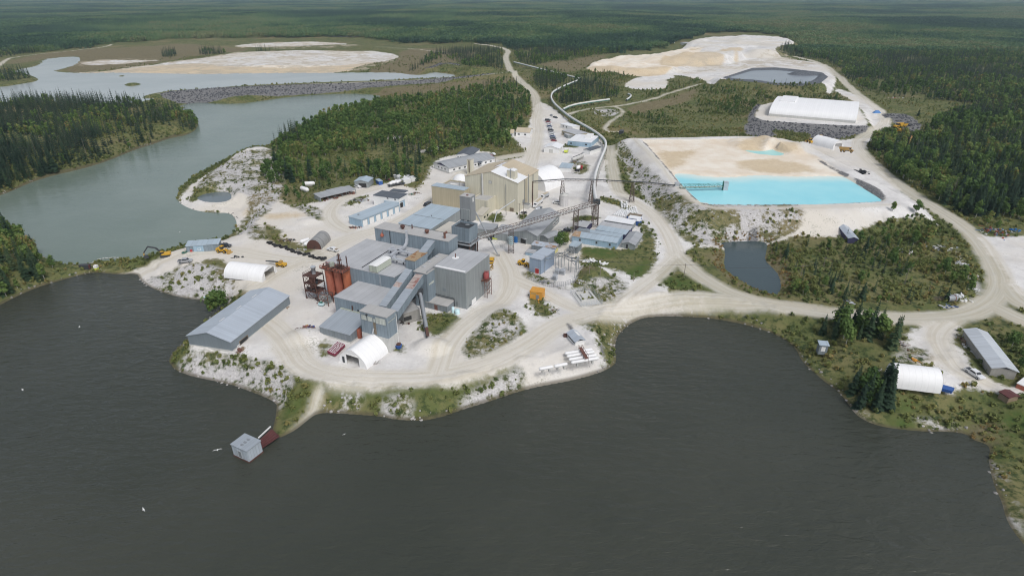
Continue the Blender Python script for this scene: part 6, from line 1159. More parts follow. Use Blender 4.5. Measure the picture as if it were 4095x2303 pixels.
# jetty with pump tower in the turquoise pond
ja, jb = P('Y2', 470, 540, 12.8), P('Y2', 840, 530, 12.8); truss('pond_jetty', 'green railed jetty reaching into the turquoise pond', ja, jb, 2.0, 1.6, 'green', 'sage', 'jetty', 9)
t = thing('pump_tower', 'pale grey pump tower at the tip of the green jetty', 'pump tower', (jb.x + 1.2, jb.y, 11), 0); MB().box(-1.2, -1.1, -.8, 1.2, 1.1, 4.2).build('wall', MT['galv'], t); MB().box(-1.3, -1.2, 4.2, 1.3, 1.2, 4.35).build('roof', MT['galv'], t); MB().box(-1.7, -.6, -1, -1.22, -.1, 4.9).build('guide_post', MT['green'], t)
t = thing('valve_house', 'cluster of pipes and a small valve cabin where the jetty meets the bank', 'valve house', G('Y2', 445, 525)); MB().box(-1.2, -1, -.3, 1.2, 1, 2.0).build('cabin', MT['galv'], t); MB().tube((-2, 0, .5), (2.4, .5, .8), .3).build('pipe', MT['steeldk'], t)

# ------------------------------------------------------------------ vehicles and machines (x forward, origin on the ground)
def wheels(t, spots, r, w, mat='rubber', hub='galv'):
    for x, y in spots:
        o = MB().tube((x, y - w / 2, r), (x, y + w / 2, r), r, n=14).build('wheel', MT[mat], t)
        if hub: MB().tube((x, y - w / 2 - .02, r), (x, y + w / 2 + .02, r), r * .5, n=8).build('rim', MT[hub], o)
def pickup(name, label, mat, cap='steeldk', group=None, cat='pickup truck'):
    t = thing(name, label, cat, (0, 0, 0), 0, group); b = MB()
    b.prism([(-2.7,.42),(2.55,.42),(2.7,.75),(2.6,1.02),(1.35,1.12),(.8,1.12),(-2.7,1.1)], -.95, .95); b.prism([(1.35,1.1),(.72,1.72),(-.95,1.76),(-1.15,1.1)], -.82, .82); b.build('body', MT[mat], t)
    g = MB(); g.add([(1.36,-.74,1.16),(1.36,.74,1.16),(.80,.70,1.67),(.80,-.70,1.67)], [(0,1,2,3)]); g.build('windscreen', MT['glass'], t)
    for s in (-1, 1): MB().add([(1.05,s*.835,1.16),(-.95,s*.835,1.16),(-.85,s*.835,1.64),(.68,s*.835,1.62)], [(0,1,2,3)]).build('side_window', MT['glass'], t)
    MB().box(-2.6, -.78, 1.04, -1.22, .78, 1.13).build('cargo_bed', MT[cap], t); wheels(t, [(1.75,-.85),(1.75,.85),(-1.7,-.85),(-1.7,.85)], .4, .26)
    for s in (-1, 1): MB().box(2.6, s * .75 - .15, .72, 2.72, s * .75 + .15, .92).build('headlight', MT['white'], t)
    return t
def car(name, label, mat, group=None, van=False, cat='car'):
    t = thing(name, label, cat, (0, 0, 0), 0, group); b = MB()
    if van: b.prism([(-2.3,.35),(2.2,.35),(2.35,.7),(2.2,1.0),(1.5,1.1),(1.0,1.72),(-2.1,1.74),(-2.35,1.0)], -.9, .9); gl = [(1.42,1.12),(1.0,1.62),(-1.9,1.64),(-2.1,1.12)]
    else: b.prism([(-2.25,.32),(2.1,.32),(2.25,.6),(2.1,.85),(1.0,.95),(.35,1.40),(-1.1,1.42),(-1.75,.98),(-2.25,.92)], -.87, .87); gl = [(.92,.97),(.32,1.33),(-1.05,1.35),(-1.6,1.0)]
    b.build('body', MT[mat], t)
    for s in (-1, 1): MB().add([(x, s * (.91 if van else .88), z) for x, z in gl], [(0,1,2,3)]).build('side_window', MT['glass'], t)
    (x0, z0), (x1, z1) = gl[0], gl[1]; d = .09; MB().add([(x0 + d,-.7,z0),(x0 + d,.7,z0),(x1 + d,.62,z1),(x1 + d,-.62,z1)], [(0,1,2,3)]).build('windscreen', MT['glass'], t)
    wheels(t, [(1.4,-.8),(1.4,.8),(-1.35,-.8),(-1.35,.8)], .34, .22); return t
def loader(name, label, group=None):
    t = thing(name, label, 'wheel loader', (0, 0, 0), 0, group); MB().prism([(-3,.8),(-.5,.8),(-.3,1.9),(-2.9,2.0)], -.95, .95).build('engine_body', MT['yellow'], t); MB().prism([(-.5,.7),(1.8,.7),(1.8,1.3),(-.2,1.5)], -.55, .55).build('front_frame', MT['yellow'], t)
    c = MB().prism([(-.9,1.9),(.35,1.9),(.25,3.0),(-.8,3.0)], -.7, .7).build('cab', MT['glass'], t); MB().box(-.95,-.78,3.0,.4,.78,3.15).build('cab_roof', MT['yellow'], c)
    m = MB()
    for s in (-.5, .5): m.bar((.9,s,1.9),(3.0,s,.7),.22,.35)
    m.bar((2.2,-.5,1.1),(2.2,.5,1.1),.2); m.build('lift_arm', MT['yellow'], t); MB().prism([(2.9,.1),(4.1,.1),(3.9,.35),(3.15,.45),(3.0,1.3),(2.85,1.3)], -1.35, 1.35).build('bucket', MT['ochre'], t)
    wheels(t, [(1.4,-.95),(1.4,.95),(-1.7,-.95),(-1.7,.95)], .72, .5, 'rubber', 'yellow'); return t
def dumper(name, label, mat='ochre', group=None):
    t = thing(name, label, 'dump truck', (0, 0, 0), 0, group); MB().prism([(1.6,1.0),(4.4,1.0),(4.5,1.7),(3.2,2.1),(1.6,2.1)], -1.2, 1.2).build('hood', MT[mat], t); c = MB().prism([(1.5,1.9),(3.0,1.9),(2.8,3.3),(1.6,3.3)], -.9, .9).build('cab', MT['glass'], t); MB().box(1.4,-1,3.3,3.0,1,3.45).build('cab_roof', MT[mat], c)
    MB().add([(-4.2,-1.5,1.6),(1.2,-1.5,1.5),(1.2,1.5,1.5),(-4.2,1.5,1.6),(-4.9,-1.7,3.0),(1.6,-1.7,3.2),(1.6,1.7,3.2),(-4.9,1.7,3.0)], [(0,1,2,3),(0,1,5,4),(1,2,6,5),(2,3,7,6)]).build('dump_body', MT[mat], t); MB().box(-4,-.5,.9,1.6,.5,1.5).build('chassis', MT['steeldk'], t); wheels(t, [(3.2,-1.2),(3.2,1.2),(-1.2,-1.2),(-1.2,1.2),(-3.1,-1.2),(-3.1,1.2)], .85, .6, 'rubber', mat); return t
def semi(name, label, trailer='carwhite', L=9.5):
    t = thing(name, label, 'truck', (0, 0, 0), 0); MB().prism([(1.0,.6),(5.2,.6),(5.3,1.4),(4.9,1.7),(3.3,1.9),(2.9,3.0),(1.0,3.1)], -1.1, 1.1).build('cab', MT['carwhite'], t); MB().add([(3.35,-.95,1.95),(3.35,.95,1.95),(2.97,.95,2.85),(2.97,-.95,2.85)], [(0,1,2,3)]).build('windscreen', MT['glass'], t); MB().box(-L,-1.2,1.1,.7,1.2,3.3).build('trailer', MT[trailer], t); MB().box(-L+.1,-1.1,3.3,.6,1.1,3.4).build('load_cover', MT['roof_tan'], t); MB().box(-L,-.5,.7,4.5,.5,1.1).build('chassis', MT['steeldk'], t); wheels(t, [(4.2,-1),(4.2,1),(.4,-1),(.4,1),(-L+1,-1),(-L+1,1),(-L+2.3,-1),(-L+2.3,1)], .5, .35); return t
def at(t, f, tail, nose, z=None, s=None):
    a = G(f, *tail) if z is None else P(f, *tail, z); b = G(f, *nose) if z is None else P(f, *nose, z); c = (a + b) / 2; t.location = (c.x, c.y, min(a.z, b.z) if z is None else z); t.rotation_euler = (0, 0, math.atan2(b.y - a.y, b.x - a.x))
    if s: t.scale = (s, s, s)
    return t
at(pickup('pickup_truck', 'white crew cab pickup with dark load parked by the long barn', 'carwhite'), 'Y5', (1640,690), (1740,760))
at(pickup('pickup_truck', 'silver pickup on the bare white beach left of the fabric shelter', 'carsilver'), 'Z7', (590,510), (710,502), 5)
at(pickup('pickup_truck', 'black pickup parked behind the yellow loader near the slate shed', 'carblack'), 'Z7', (1035,342), (1118,345), 5)
at(pickup('pickup_truck', 'white flatbed pickup by the arch hut and tyres', 'carwhite', 'wood'), 'Z1', (1885,1238), (1775,1215), 5)
at(car('parked_car', 'black estate car on the track beside the tan block', 'carblack', None, True), 'Z2', (1215,905), (1135,945), 5)
at(car('parked_suv', 'white off road car left of the streaked concrete silo', 'carwhite', None, True), 'Z4', (1500,715), (1432,705), 5)
at(car('parked_car', 'white car parked behind the office wing', 'carwhite'), 'Z2', (2215,160), (2135,140), 5.5); at(car('parked_car', 'small red car between office and white car', 'carred'), 'Z2', (2125,175), (2165,190), 5.5)
at(car('parked_car', 'white compact car in front of the small blue grey garage', 'carwhite'), 'Z2', (145,655), (85,640), 5)
at(pickup('pickup_truck', 'black and blue pickup beside the greenish hut', 'carblack'), 'Z5', (985,745), (1035,725), 5)
at(pickup('pickup_truck', 'small yellow truck tucked behind the right mill wall', 'yellow', 'steeldk'), 'Z4', (735,1375), (745,1340), 5)
rowc = [('carblack','first black van at the far end of the parked row',1),('carred','dark red car second from the far end of the parked row',0),('carwhite','white car below the dark red one in the parked row',1),('carblue','blue car between two white cars in the parked row',0),('carwhite','white car in the middle of the parked row',0),('carblack','black car just before the middle white pair in the parked row',1),('carsilver','silver car in the lower half of the parked row',0),('carwhite','white van in the lower half of the parked row',1),('carblue','dark blue car next to the white van in the parked row',0),('cargrey','grey car near the lower end of the parked row',1),('carred','red car nearest the white gabled store',0)]
for k, (mt, lab, van) in enumerate(rowc):
    u = k / (len(rowc) - 1); x, y = 388 + 50 * u, 1000 + 168 * u; at(car('parked_car', lab, mt, 'cars parked along the main road', van), 'A3', (x - 9, y + 1), (x + 22, y + 3), 5)
for (x, y, x2, y2), mt, lab in (((415,958,432,975),'cargrey','grey van parked alone beyond the row of cars'), ((445,980,468,985),'carblack','dark car parked beyond the row next to the grey van'), ((165,1108,180,1115),'carwhite','white pickup by the white house'), ((225,1105,240,1112),'carred','red pickup right of the white house')): at(car('parked_car', lab, mt, None, True), 'A3', (x, y), (x2, y2), 5)
at(loader('wheel_loader', 'yellow wheel loader parked by the slate shed on the left'), 'Z7', (1000,395), (1110,408), 5, .95)
at(loader('wheel_loader', 'yellow wheel loader facing the blue substation house'), 'Z4', (1050,1385), (1150,1410), 5, .85)
at(loader('wheel_loader', 'ochre loader behind the pond side tunnel shelter'), 'A4', (600,1165), (575,1150), 12.4); at(loader('wheel_loader', 'dark ochre loader left of the pond side shelter'), 'A4', (525,1195), (475,1175), 12.4)
at(dumper('dump_truck', 'ochre dump truck at the mouth of the pond side shelter'), 'A4', (755,1255), (850,1265), 12.4, .9)
at(dumper('dump_truck', 'large yellow dump truck with raised pale body by the dark rock heap', 'yellow'), 'A4', (1300,1060), (1190,1065), None, 1.2); at(dumper('dump_truck', 'smaller yellow truck below the large dump truck', 'yellow'), 'A4', (1290,1110), (1215,1095), None, .9)
at(semi('tractor_trailer', 'white tractor trailer beside the cream plant'), 'Z4', (1300,690), (1185,785), 5, .72); at(semi('tractor_trailer', 'second white truck with loose cargo behind the tractor trailer', 'galv', 6), 'Z4', (1360,630), (1290,668), 5, .7)
# drill rig with a mast lying flat
t = thing('drill_rig', 'dusty yellow drill rig with folded black boom by the white shelter', 'drill rig'); MB().box(-2, -.9, .7, 2.2, .9, 1.5).build('body', MT['yellow'], t); MB().box(-.6, -.8, 1.5, .5, .8, 2.4).build('cab', MT['ochre'], t); m = MB(); m.bar((-.5,-.3,1.8),(-7,-.4,1.5),.35,.3); m.bar((-.5,.4,1.7),(-6.5,.5,1.2),.35,.3); m.bar((-4,-.4,1.6),(-4,.5,1.4),.2); m.build('boom', MT['steeldk'], t); wheels(t, [(1.3,-.9),(1.3,.9),(-1.2,-.9),(-1.2,.9)], .6, .4, 'rubber', 'yellow'); at(t, 'Z7', (1620,540), (1740,560), 5)
# excavator on the causeway
def excavator():
    t = thing('excavator', 'yellow excavator with long black boom working on the causeway', 'excavator')
    for s in (-1, 1):
        o = MB().prism([(-2.1,.1),(-1.8,0),(1.8,0),(2.1,.3),(1.9,.8),(-1.9,.8),(-2.2,.45)], s * 1.15 - .3, s * 1.15 + .3).build('track', MT['steeldk'], t)
    MB().box(-1.2, -1.1, .5, 1.2, 1.1, .95).build('undercarriage', MT['steeldk'], t); MB().prism([(-2.4,.95),(1.2,.95),(1.2,1.6),(-.5,1.8),(-2.3,2.0)], -1.2, 1.2).build('house', MT['yellow'], t); c = MB().prism([(.2,1.5),(1.7,1.4),(1.6,2.6),(.3,2.6)], .25, 1.15).build('cab', MT['glass'], t); MB().box(.2, .2, 2.6, 1.65, 1.2, 2.7).build('cab_roof', MT['yellow'], c)
    MB().bar((1.2,-.2,1.6),(3.2,-.2,4.4),.45,.7).bar((3.1,-.2,4.3),(6.2,-.2,5.3),.42,.6).build('boom', MT['steeldk'], t); MB().bar((6.0,-.2,5.5),(8.4,-.2,2.5),.38,.55).build('stick', MT['steeldk'], t); MB().bar((8.3,-.2,2.7),(8.6,-.2,1.4),.3,.5).build('coupler', MT['ochre'], t); MB().prism([(6.9,.0),(8.4,.0),(8.7,.6),(8.4,1.3),(7.4,1.2)], -.9, .5).build('bucket', MT['steeldk'], t); return t
e = excavator(); c_ = G('Z7', 435, 440); e.location = c_; e.rotation_euler = (0, 0, R(196)); e.scale = (.92,) * 3
# red long reach boom machine among the trees on the right
t = thing('scrap_boom', 'red long boom crane parked among trees on the right', 'crane', G('A4', 1230, 1200)); a = Vector((0, 0, 1)); b = P('A4', 1350, 1130, 13) - t.location; c = P('A4', 1310, 1215, 7) - t.location; MB().bar(a, b, .8, .9).build('boom', MT['red'], t); MB().bar(b, c, .7, .7).build('stick', MT['ochre'], t); MB().box(-4, -2, -.3, 3, 2, 2.5).build('body', MT['conc_dk'], t)
# mixer truck, bulk tanker, lime rescue truck, tank truck
t = thing('mixer_truck', 'white drum mixer truck with red cab near the low pale store', 'mixer truck'); MB().lathe([(.5,-1.9),(1.15,-.6),(1.2,.5),(.6,1.9)], n=14).build('drum', MT['fabric_end'], t); KIDS[t.name][0].rotation_euler = (0, R(78), 0); KIDS[t.name][0].location = (-1.0, 0, 2.3); MB().box(1.6,-1,.6,3.2,1,2.6).build('cab', MT['red'], t); MB().box(-3.2,-.5,.6,1.6,.5,1.1).build('chassis', MT['steeldk'], t); wheels(t, [(2.4,-1),(2.4,1),(-1.2,-1),(-1.2,1),(-2.3,-1),(-2.3,1)], .5, .35); at(t, 'Z4', (1665,368), (1760,315), 5)
pa, pb = P('Z4', 1650, 215, 7.0), P('Z4', 1750, 175, 7.0); t = thing('bulk_tank', 'grey cylindrical bulk tank lying in the upper yard', 'tank', (0, 0, 0)); MB().capsule(pa, pb, 1.35).build('shell', MT['conc'], t); MB().bar(pa + Vector((0, 0, 1.4)), pb + Vector((0, 0, 1.4)), .5, .2).build('catwalk', MT['steeldk'], t); MB().bar(pa - Vector((0, 0, 1.6)), pb - Vector((0, 0, 1.6)), 1.2, .9).build('cradle', MT['conc_dk'], t)
t = car('rescue_truck', 'lime yellow emergency truck parked near the white gabled store', 'lime', None, True, 'emergency truck'); at(t, 'Z4', (1555,165), (1590,110), 5, 1.25); MB().box(-2.2, -.8, 1.74, .6, .8, 2.2).build('equipment_box', MT['white'], t)
for k, (x, y) in enumerate(((640,575),(690,562),(745,555))):
    pa, pb = P('Z2', x - 25, y + 12, 6.8), P('Z2', x + 18, y - 12, 6.8); t = thing('bulk_hopper', ['leftmost of three white hopper tanks in front of the containers','middle of three white hopper tanks in front of the containers','rightmost of three white hopper tanks in front of the containers'][k], 'hopper tank', (0, 0, 0), 0, 'white hopper tanks'); MB().capsule(pa, pb, .95).build('shell', MT['fabric_end'], t); c = (pa + pb) / 2; MB().box(c.x - .8, c.y - .8, 4.6, c.x + .8, c.y + .8, 6.2).build('stand', MT['rustdk'], t)
t = thing('flatbed_trailer', 'dark flatbed trailer under the white hopper tanks', 'trailer'); MB().box(-5, -1.1, .8, 5, 1.1, 1.1).build('deck', MT['steeldk'], t); wheels(t, [(-4,-1),(-4,1),(-3,-1),(-3,1),(4,-1),(4,1)], .45, .3); at(t, 'Z2', (600,638), (815,605), 5)
# ------------------------------------------------------------------ repeated small goods
def spread(proto, spots, labels=None):
    for i, (loc, rz) in enumerate(spots):
        o = proto if i == 0 else dup(proto); o.location = loc; o.rotation_euler = (0, 0, rz)
rnd = random.Random(11)
def torus(R1, r2, n=14, m=6):
    b = MB(); vs = [((R1 + r2 * math.cos(2*math.pi*j/m)) * math.cos(2*math.pi*i/n), (R1 + r2 * math.cos(2*math.pi*j/m)) * math.sin(2*math.pi*i/n), r2 + r2 * math.sin(2*math.pi*j/m)) for i in range(n) for j in range(m)]
    b.add(vs, [(i*m+j, ((i+1)%n)*m+j, ((i+1)%n)*m+(j+1)%m, i*m+(j+1)%m) for i in range(n) for j in range(m)], True); return b
ty = torus(.62, .27).build('tyre', MT['rubber']); tag(ty, 'big black tyre in the ragged row along the works track', 'tyre', 'black tyres lining the track'); sp = []
ln = line('Z7', [(1540,300),(1640,335),(1740,370),(1840,405),(1950,435),(2060,462),(2140,485)], 5, 1)
for k in range(34):
    u = k / 33 * (len(ln) - 1); i = min(len(ln) - 2, int(u)); p = ln[i] * (1 - (u - i)) + ln[i + 1] * (u - i); sp.append(((p[0] + rnd.uniform(-.5, .5), p[1] + rnd.uniform(-.6, .6), tz(p[0], p[1]) + rnd.choice((0, 0, .5))), rnd.random() * 6))
spread(ty, sp)
def grid_px(f, p00, p10, p01, n, m, z):
    a, b, c = P(f, *p00, z), P(f, *p10, z), P(f, *p01, z); return [a + (b - a) * ((i + .5) / n) + (c - a) * ((j + .5) / m) for j in range(m) for i in range(n)]
dr = MB().lathe([(.23, 0), (.24, .05), (.23, .3), (.25, .33), (.23, .6), (.25, .63), (.23, .88), (.21, .9)], n=10).build('steel_drum', MT['maroon']); tag(dr, 'maroon steel drum in the block beside the peaked shelter', 'drum', 'maroon drums by the peaked shelter')
MB().lathe([(.17, .9), (.17, .94)], n=8).build('lid', MT['white'], dr)
spread(dr, [(p + Vector((rnd.uniform(-.06, .06), rnd.uniform(-.06, .06), .15)), 0) for p in grid_px('Z6', (330,1005), (425,1048), (455,885), 6, 12, 5.4)])
for k, p in enumerate(grid_px('Z6', (330,1005), (425,1048), (455,885), 1, 6, 5.1)):
    pal = MB().box(-1.55, -.55, 0, 1.55, .55, .14).build('pallet', MT['wood'], None, p - Vector((0, 0, .1))) if k == 0 else dup(pal); pal.location = (p.x, p.y, 5.0); pal.rotation_euler = (0, 0, R(-28))
    tag(pal, 'timber pallet carrying a double row of maroon drums', 'pallet', 'pallets under the maroon drums')
bd = MB().lathe([(.29, 0), (.30, .3), (.31, .33), (.29, .6), (.29, .9)], n=10).build('plastic_drum', MT['blue']); tag(bd, 'dark blue drum at the foot of the large white tunnel shelter', 'drum', 'blue drums by the tunnel shelter')
spread(bd, [(p + Vector((0, 0, -.1)), 0) for p in grid_px('Y5', (1352,868), (1470,900), (1378,835), 7, 4, 4.8)])
bgm = MB(); bgm.lathe([(.42, 0), (.52, .15), (.52, .75), (.4, .92), (.15, 1.0)], n=8); bg_ = bgm.build('bulk_bag', MT['bag']); tag(bg_, 'bulging white bulk bag stacked tightly behind the navy containers', 'bulk bag', 'white bulk bags behind the containers'); sp = []
for p in grid_px('Z5', (1600,520), (1800,560), (1720,448), 7, 6, 5): sp.append((p + Vector((rnd.uniform(-.15, .15), rnd.uniform(-.15, .15), 0)), rnd.random() * 6))
for p in grid_px('Z5', (1800,540), (1935,495), (1780,450), 5, 4, 5): sp.append((p + Vector((rnd.uniform(-.15, .15), rnd.uniform(-.15, .15), 0)), rnd.random() * 6))
for p in grid_px('Z5', (1715,425), (1810,435), (1705,372), 3, 4, 5):
    sp.append((p, rnd.random() * 6))
    if rnd.random() < .6: sp.append((p + Vector((0, 0, .95)), rnd.random() * 6))
spread(bg_, sp)
# ------------------------------------------------------------------ small things
def pole(label, f, base, top, light=False, cross=True, z0=None, name='utility_pole', r=.13):
    b = G(f, *base) if z0 is None else P(f, *base, z0); zt_ = CZ + ray(f, *top)[2] * b.y / ray(f, *top)[1]; H = min(14, max(3.5, zt_ - b.z)); t = thing(name, label, 'pole', b); MB().tube((0, 0, -1), (0, 0, H), r, r * .7, 7).build('mast', MT['galv' if light else 'pole'], t)
    if cross: MB().bar((-.9, 0, H - .5), (.9, 0, H - .5), .12).build('crossarm', MT['pole'], t)
    if light: MB().box(-.2, -.5, H, .2, .5, H + .25).build('lamp_head', MT['white'], t)
    return b + Vector((0, 0, H - .4))
pl = [pole('twin utility pole in the grassy road triangle', 'Y3', (678,905), (692,735)), pole('grey utility pole in the lawn by the white debris', 'Y1', (1184,405), (1190,225)), pole('short timber pole by the brown bank near the substation', 'Y1', (1070,385), (1075,295)), pole('utility pole at the wood edge above the open shed', 'Z1', (1880,420), (1875,328)), pole('slim pole in the scrub above the office', 'Z2', (1006,105), (1000,0)), pole('tall pale lamp mast rising out of the peninsula wood', 'A2', (1815,965), (1815,850), True, False), pole('leaning pole in the scrub near the red reeds', 'Y4', (1095,890), (1143,718)), pole('timber pole on the road beyond the cream roof', 'Z4', (787,268), (787,195)), pole('pole beside the cream plant corner', 'Z5', (408,575), (406,365)), pole('second pole near the cream plant corner beside the gravel heap', 'Z5', (460,570), (458,350)), pole('pole in the scrub right of the small dark pond', 'Y3', (2030,900), (2043,750)), pole('pole in the scrub by the narrow shed', 'Y4', (245,700), (245,600)), pole('little pole on the lake road corner', 'Y1', (1535,455), (1537,398), False, False), pole('pole behind the white beige house', 'A2', (1372,1258), (1370,1190), False, False), pole('slim timber pole by the road above the office', 'Z2', (2222,290), (2222,200), False, False)]
def wire(label, pts, sag=1.2, r=.045):
    m = MB()
    for a, b in zip(pts[:-1], pts[1:]):
        for k in range(8): u0, u1 = k / 8, (k + 1) / 8; p_, q_ = a.lerp(b, u0), a.lerp(b, u1); p_.z -= sag * 4 * u0 * (1 - u0); q_.z -= sag * 4 * u1 * (1 - u1); m.tube(p_, q_, r, n=4, cap=False)
    tag(m.build('power_line', MT['wire']), label, 'power line')
wire('power line crossing from the road triangle over the small dark pond', [pl[0], pl[10], pl[11], pl[6]]); wire('power line from the lawn pole to the road triangle', [pl[1], pl[0]])
# substation yard
g0 = G('Z5', 980, 1230); ss = []
posts = [(760,1200,1040),(800,1180,1010),(840,1150,1000),(870,1230,1010),(910,1200,990),(950,1190,1000),(985,1170,985),(1040,1230,1050),(1070,1250,1060),(1120,1330,1040),(1140,1270,1060),(1165,1240,1050),(1030,1060,960),(1100,1040,950),(1160,1010,945),(735,1260,1040)]
t = thing('substation_gantry', 'dense grey steel gantry of the electrical substation', 'substation', (0, 0, 5)); m = MB(); tops = []
for k, (x, yb, yt) in enumerate(posts):
    b = P('Z5', x, yb, 5); zt_ = min(12, max(8.5, CZ + ray('Z5', x, yt)[2] * b.y / ray('Z5', x, yt)[1])); m.bar((b.x, b.y, -1), (b.x, b.y, zt_ - 5), .2); tops.append(Vector((b.x, b.y, zt_ - 5)))
for i in range(len(tops)):
    d = sorted(range(len(tops)), key=lambda j: (tops[j] - tops[i]).length)[1:4]
    for j in d: m.bar(tops[i] - Vector((0, 0, .4)), tops[j] - Vector((0, 0, .4)), .16); m.bar(tops[i] - Vector((0, 0, 1.6)), tops[j] - Vector((0, 0, 1.6)), .12)
m.build('frame', MT['steel'], t); m = MB(); k = 0
for i in range(len(tops)):
    for dz in (.1,): m.lathe([(.09, 0), (.14, .15), (.08, .3), (.14, .45), (.06, .6)], (tops[i].x, tops[i].y, tops[i].z), 6)
    for q in range(2): a = tops[i].lerp(tops[(i + 1) % len(tops)], .33 + .33 * q); m.lathe([(.08, 0), (.14, .15), (.08, .3), (.12, .45), (.05, .6)], (a.x, a.y, a.z - .5), 6)
ins = m.build('insulator', MT['galv'], t); ins['kind'] = 'stuff'
for k, ((x, y), lab) in enumerate((((870,1345),'front pale grey transformer below the gantry'), ((900,1270),'middle transformer with cooling fins below the gantry'), ((970,1275),'right hand grey transformer beside the gantry posts'), ((1100,1000),'small switchgear rack behind the gantry'))):
    c = P('Z5', x, y, 5); t = thing('transformer', lab, 'transformer', c, R(-25)); MB().box(-.9, -.7, 0, .9, .7, 2.0).build('tank', MT['duct'], t); m = MB()
    for j in range(6): m.box(-.8 + j * .3, -1.1, .3, -.7 + j * .3, -.7, 1.8)
    m.box(-.85, -1.0, 1.5, .85, -.72, 1.6); m.build('cooling_fin', MT['galv'], t)
    for j in range(3): MB().lathe([(.12, 2.0), (.16, 2.2), (.09, 2.4), (.15, 2.6), (.05, 2.9)], (-.5 + .5 * j, 0, 0), 7).build('bushing', MT['galv'], t)
m = MB(); fpts = [P('Z5', x, y, 5) for x, y in ((500,1330),(700,1420),(850,1449),(1000,1430),(1130,1380),(1210,1220))]
for a, b in zip(fpts[:-1], fpts[1:]):
    for z in (.3, 1.1, 1.9): m.bar(a + Vector((0, 0, z)), b + Vector((0, 0, z)), .045)
    for k in range(7): p_ = a.lerp(b, k / 6); m.bar(p_, p_ + Vector((0, 0, 2.0)), .08)
tag(m.build('chain_fence', MT['steel']), 'thin wire fence round the front of the substation', 'fence')
def junk(name, label, f, cx, cy, rx, ry, n, mats_, seed, zmax=1.0, smin=.2, smax=.7, cat='scrap pile', flat=False):
    r_ = random.Random(seed); c = G(f, cx, cy); t = thing(name, label, cat, c); pm = FR[f][2] * FP / max(60, (c - Vector((0, 0, CZ))).length); groups = {}
    for k in range(n):
        x, y = r_.gauss(0, .45) * rx / pm, r_.gauss(0, .45) * ry / pm * 2; s_ = r_.uniform(smin, smax); m = groups.setdefault(r_.choice(mats_), MB()); z = r_.uniform(0, zmax) * max(0, 1 - math.hypot(x * pm / rx, y * pm / ry / 2)); a = r_.random() * 6.28; dx, dy = math.cos(a), math.sin(a)
        if flat or r_.random() < .45: m.bar((x - dx * s_ * 2, y - dy * s_ * 2, z + .1), (x + dx * s_ * 2, y + dy * s_ * 2, z + r_.uniform(.05, .5)), s_ * (1.2 if flat else .4), .12)
        else: m.add([(x + s_ * .6 * (dx * u - dy * v), y + s_ * .6 * (dy * u + dx * v), z + w_ * s_) for w_ in (-.3, .8) for u, v in ((-1,-1),(1,-1),(1,1),(-1,1))], [(0,3,2,1),(4,5,6,7),(0,1,5,4),(1,2,6,5),(2,3,7,6),(3,0,4,7)])
    for q, m in groups.items(): o = m.build('scrap', MT[q], t); o['kind'] = 'stuff'
    return t
junk('scrap_pile', 'heap of grey and white scrap sheets at the scrub edge by the bend', 'Y4', 1490, 520, 120, 40, 60, ['galv','steeldk','conc','white'], 1, 1.2)
junk('scrap_pile', 'scatter of white sheets beside the leafy tree in the scrub', 'Y4', 1090, 540, 60, 30, 24, ['white','conc'], 2, .6, flat=True)
junk('scrap_pile', 'pale glinting scrap heap on the inner side of the road bend', 'Y4', 1695, 680, 50, 40, 30, ['white','galv','conc'], 3, .8)
junk('scrap_pile', 'orange and brown scrap on the inner side of the road bend', 'Y4', 1780, 790, 60, 40, 34, ['orange2','wood','conc','rust'], 4, .8)
junk('scrap_pile', 'long heap of blue, grey and orange refuse at the wood edge right of the road', 'Y4', 2080, 340, 130, 60, 90, ['blue2','steeldk','orange','galv','conc','rust'], 5, 1.4)
junk('scrap_pile', 'small blue tarpaulin heap at the right wood edge', 'Y4', 2255, 320, 40, 20, 14, ['blue2'], 6, .8); junk('scrap_pile', 'few white blocks low on the inside of the bend', 'Y4', 1855, 960, 40, 30, 14, ['white','conc'], 7, .4)
junk('scrap_pile', 'flat dark blue boards in the grass by the bend', 'Y4', 1550, 1130, 90, 15, 20, ['carblue','conc'], 8, .3, flat=True); junk('scrap_pile', 'grey pallet and slate debris in the scrub edge by the haul road', 'Y4', 520, 1075, 40, 12, 10, ['galv','steeldk'], 9, .3, flat=True)
junk('scrap_pile', 'white building debris on the lawn beside the grey pole', 'Z5', 1320, 1115, 90, 25, 40, ['white','conc','galv'], 10, .8, flat=True); junk('scrap_pile', 'single white slabs at the end of the lawn debris', 'Z5', 1510, 1145, 40, 10, 6, ['white'], 12, .2, flat=True)
junk('scrap_pile', 'red and blue machine parts on pallets left of the lean to', 'Z6', 110, 695, 110, 30, 50, ['maroon','blue','wood','rustdk','ochre'], 13, .7, .15, .4); junk('scrap_pile', 'rusty and black scrap in front of the garage end', 'Z1', 2080, 960, 90, 18, 34, ['rust','rustdk','steeldk','orange'], 14, .7, .15, .45)
junk('scrap_pile', 'bundle of long rusty pipes on the yard island behind the garage', 'Z2', 150, 850, 170, 40, 46, ['galv','steeldk','rustdk','sage'], 15, .6, .3, .8); junk('scrap_pile', 'rusty red scrap behind the royal blue container', 'Z2', 560, 540, 60, 16, 24, ['redrust','rust'], 16, .9)
junk('scrap_pile', 'green and brown crates by the storehouse', 'Z2', 940, 760, 70, 20, 20, ['sage','wood','green'], 17, .8); junk('scrap_pile', 'wreckage of dark beams on the shore strip near the black tyres', 'Z1', 1270, 1110, 100, 18, 36, ['wood','steeldk','conc'], 18, .8); junk('scrap_pile', 'two dark plough blades lying on the works track', 'Z7', 1200, 455, 90, 12, 8, ['steeldk'], 19, .4, .3, .6)
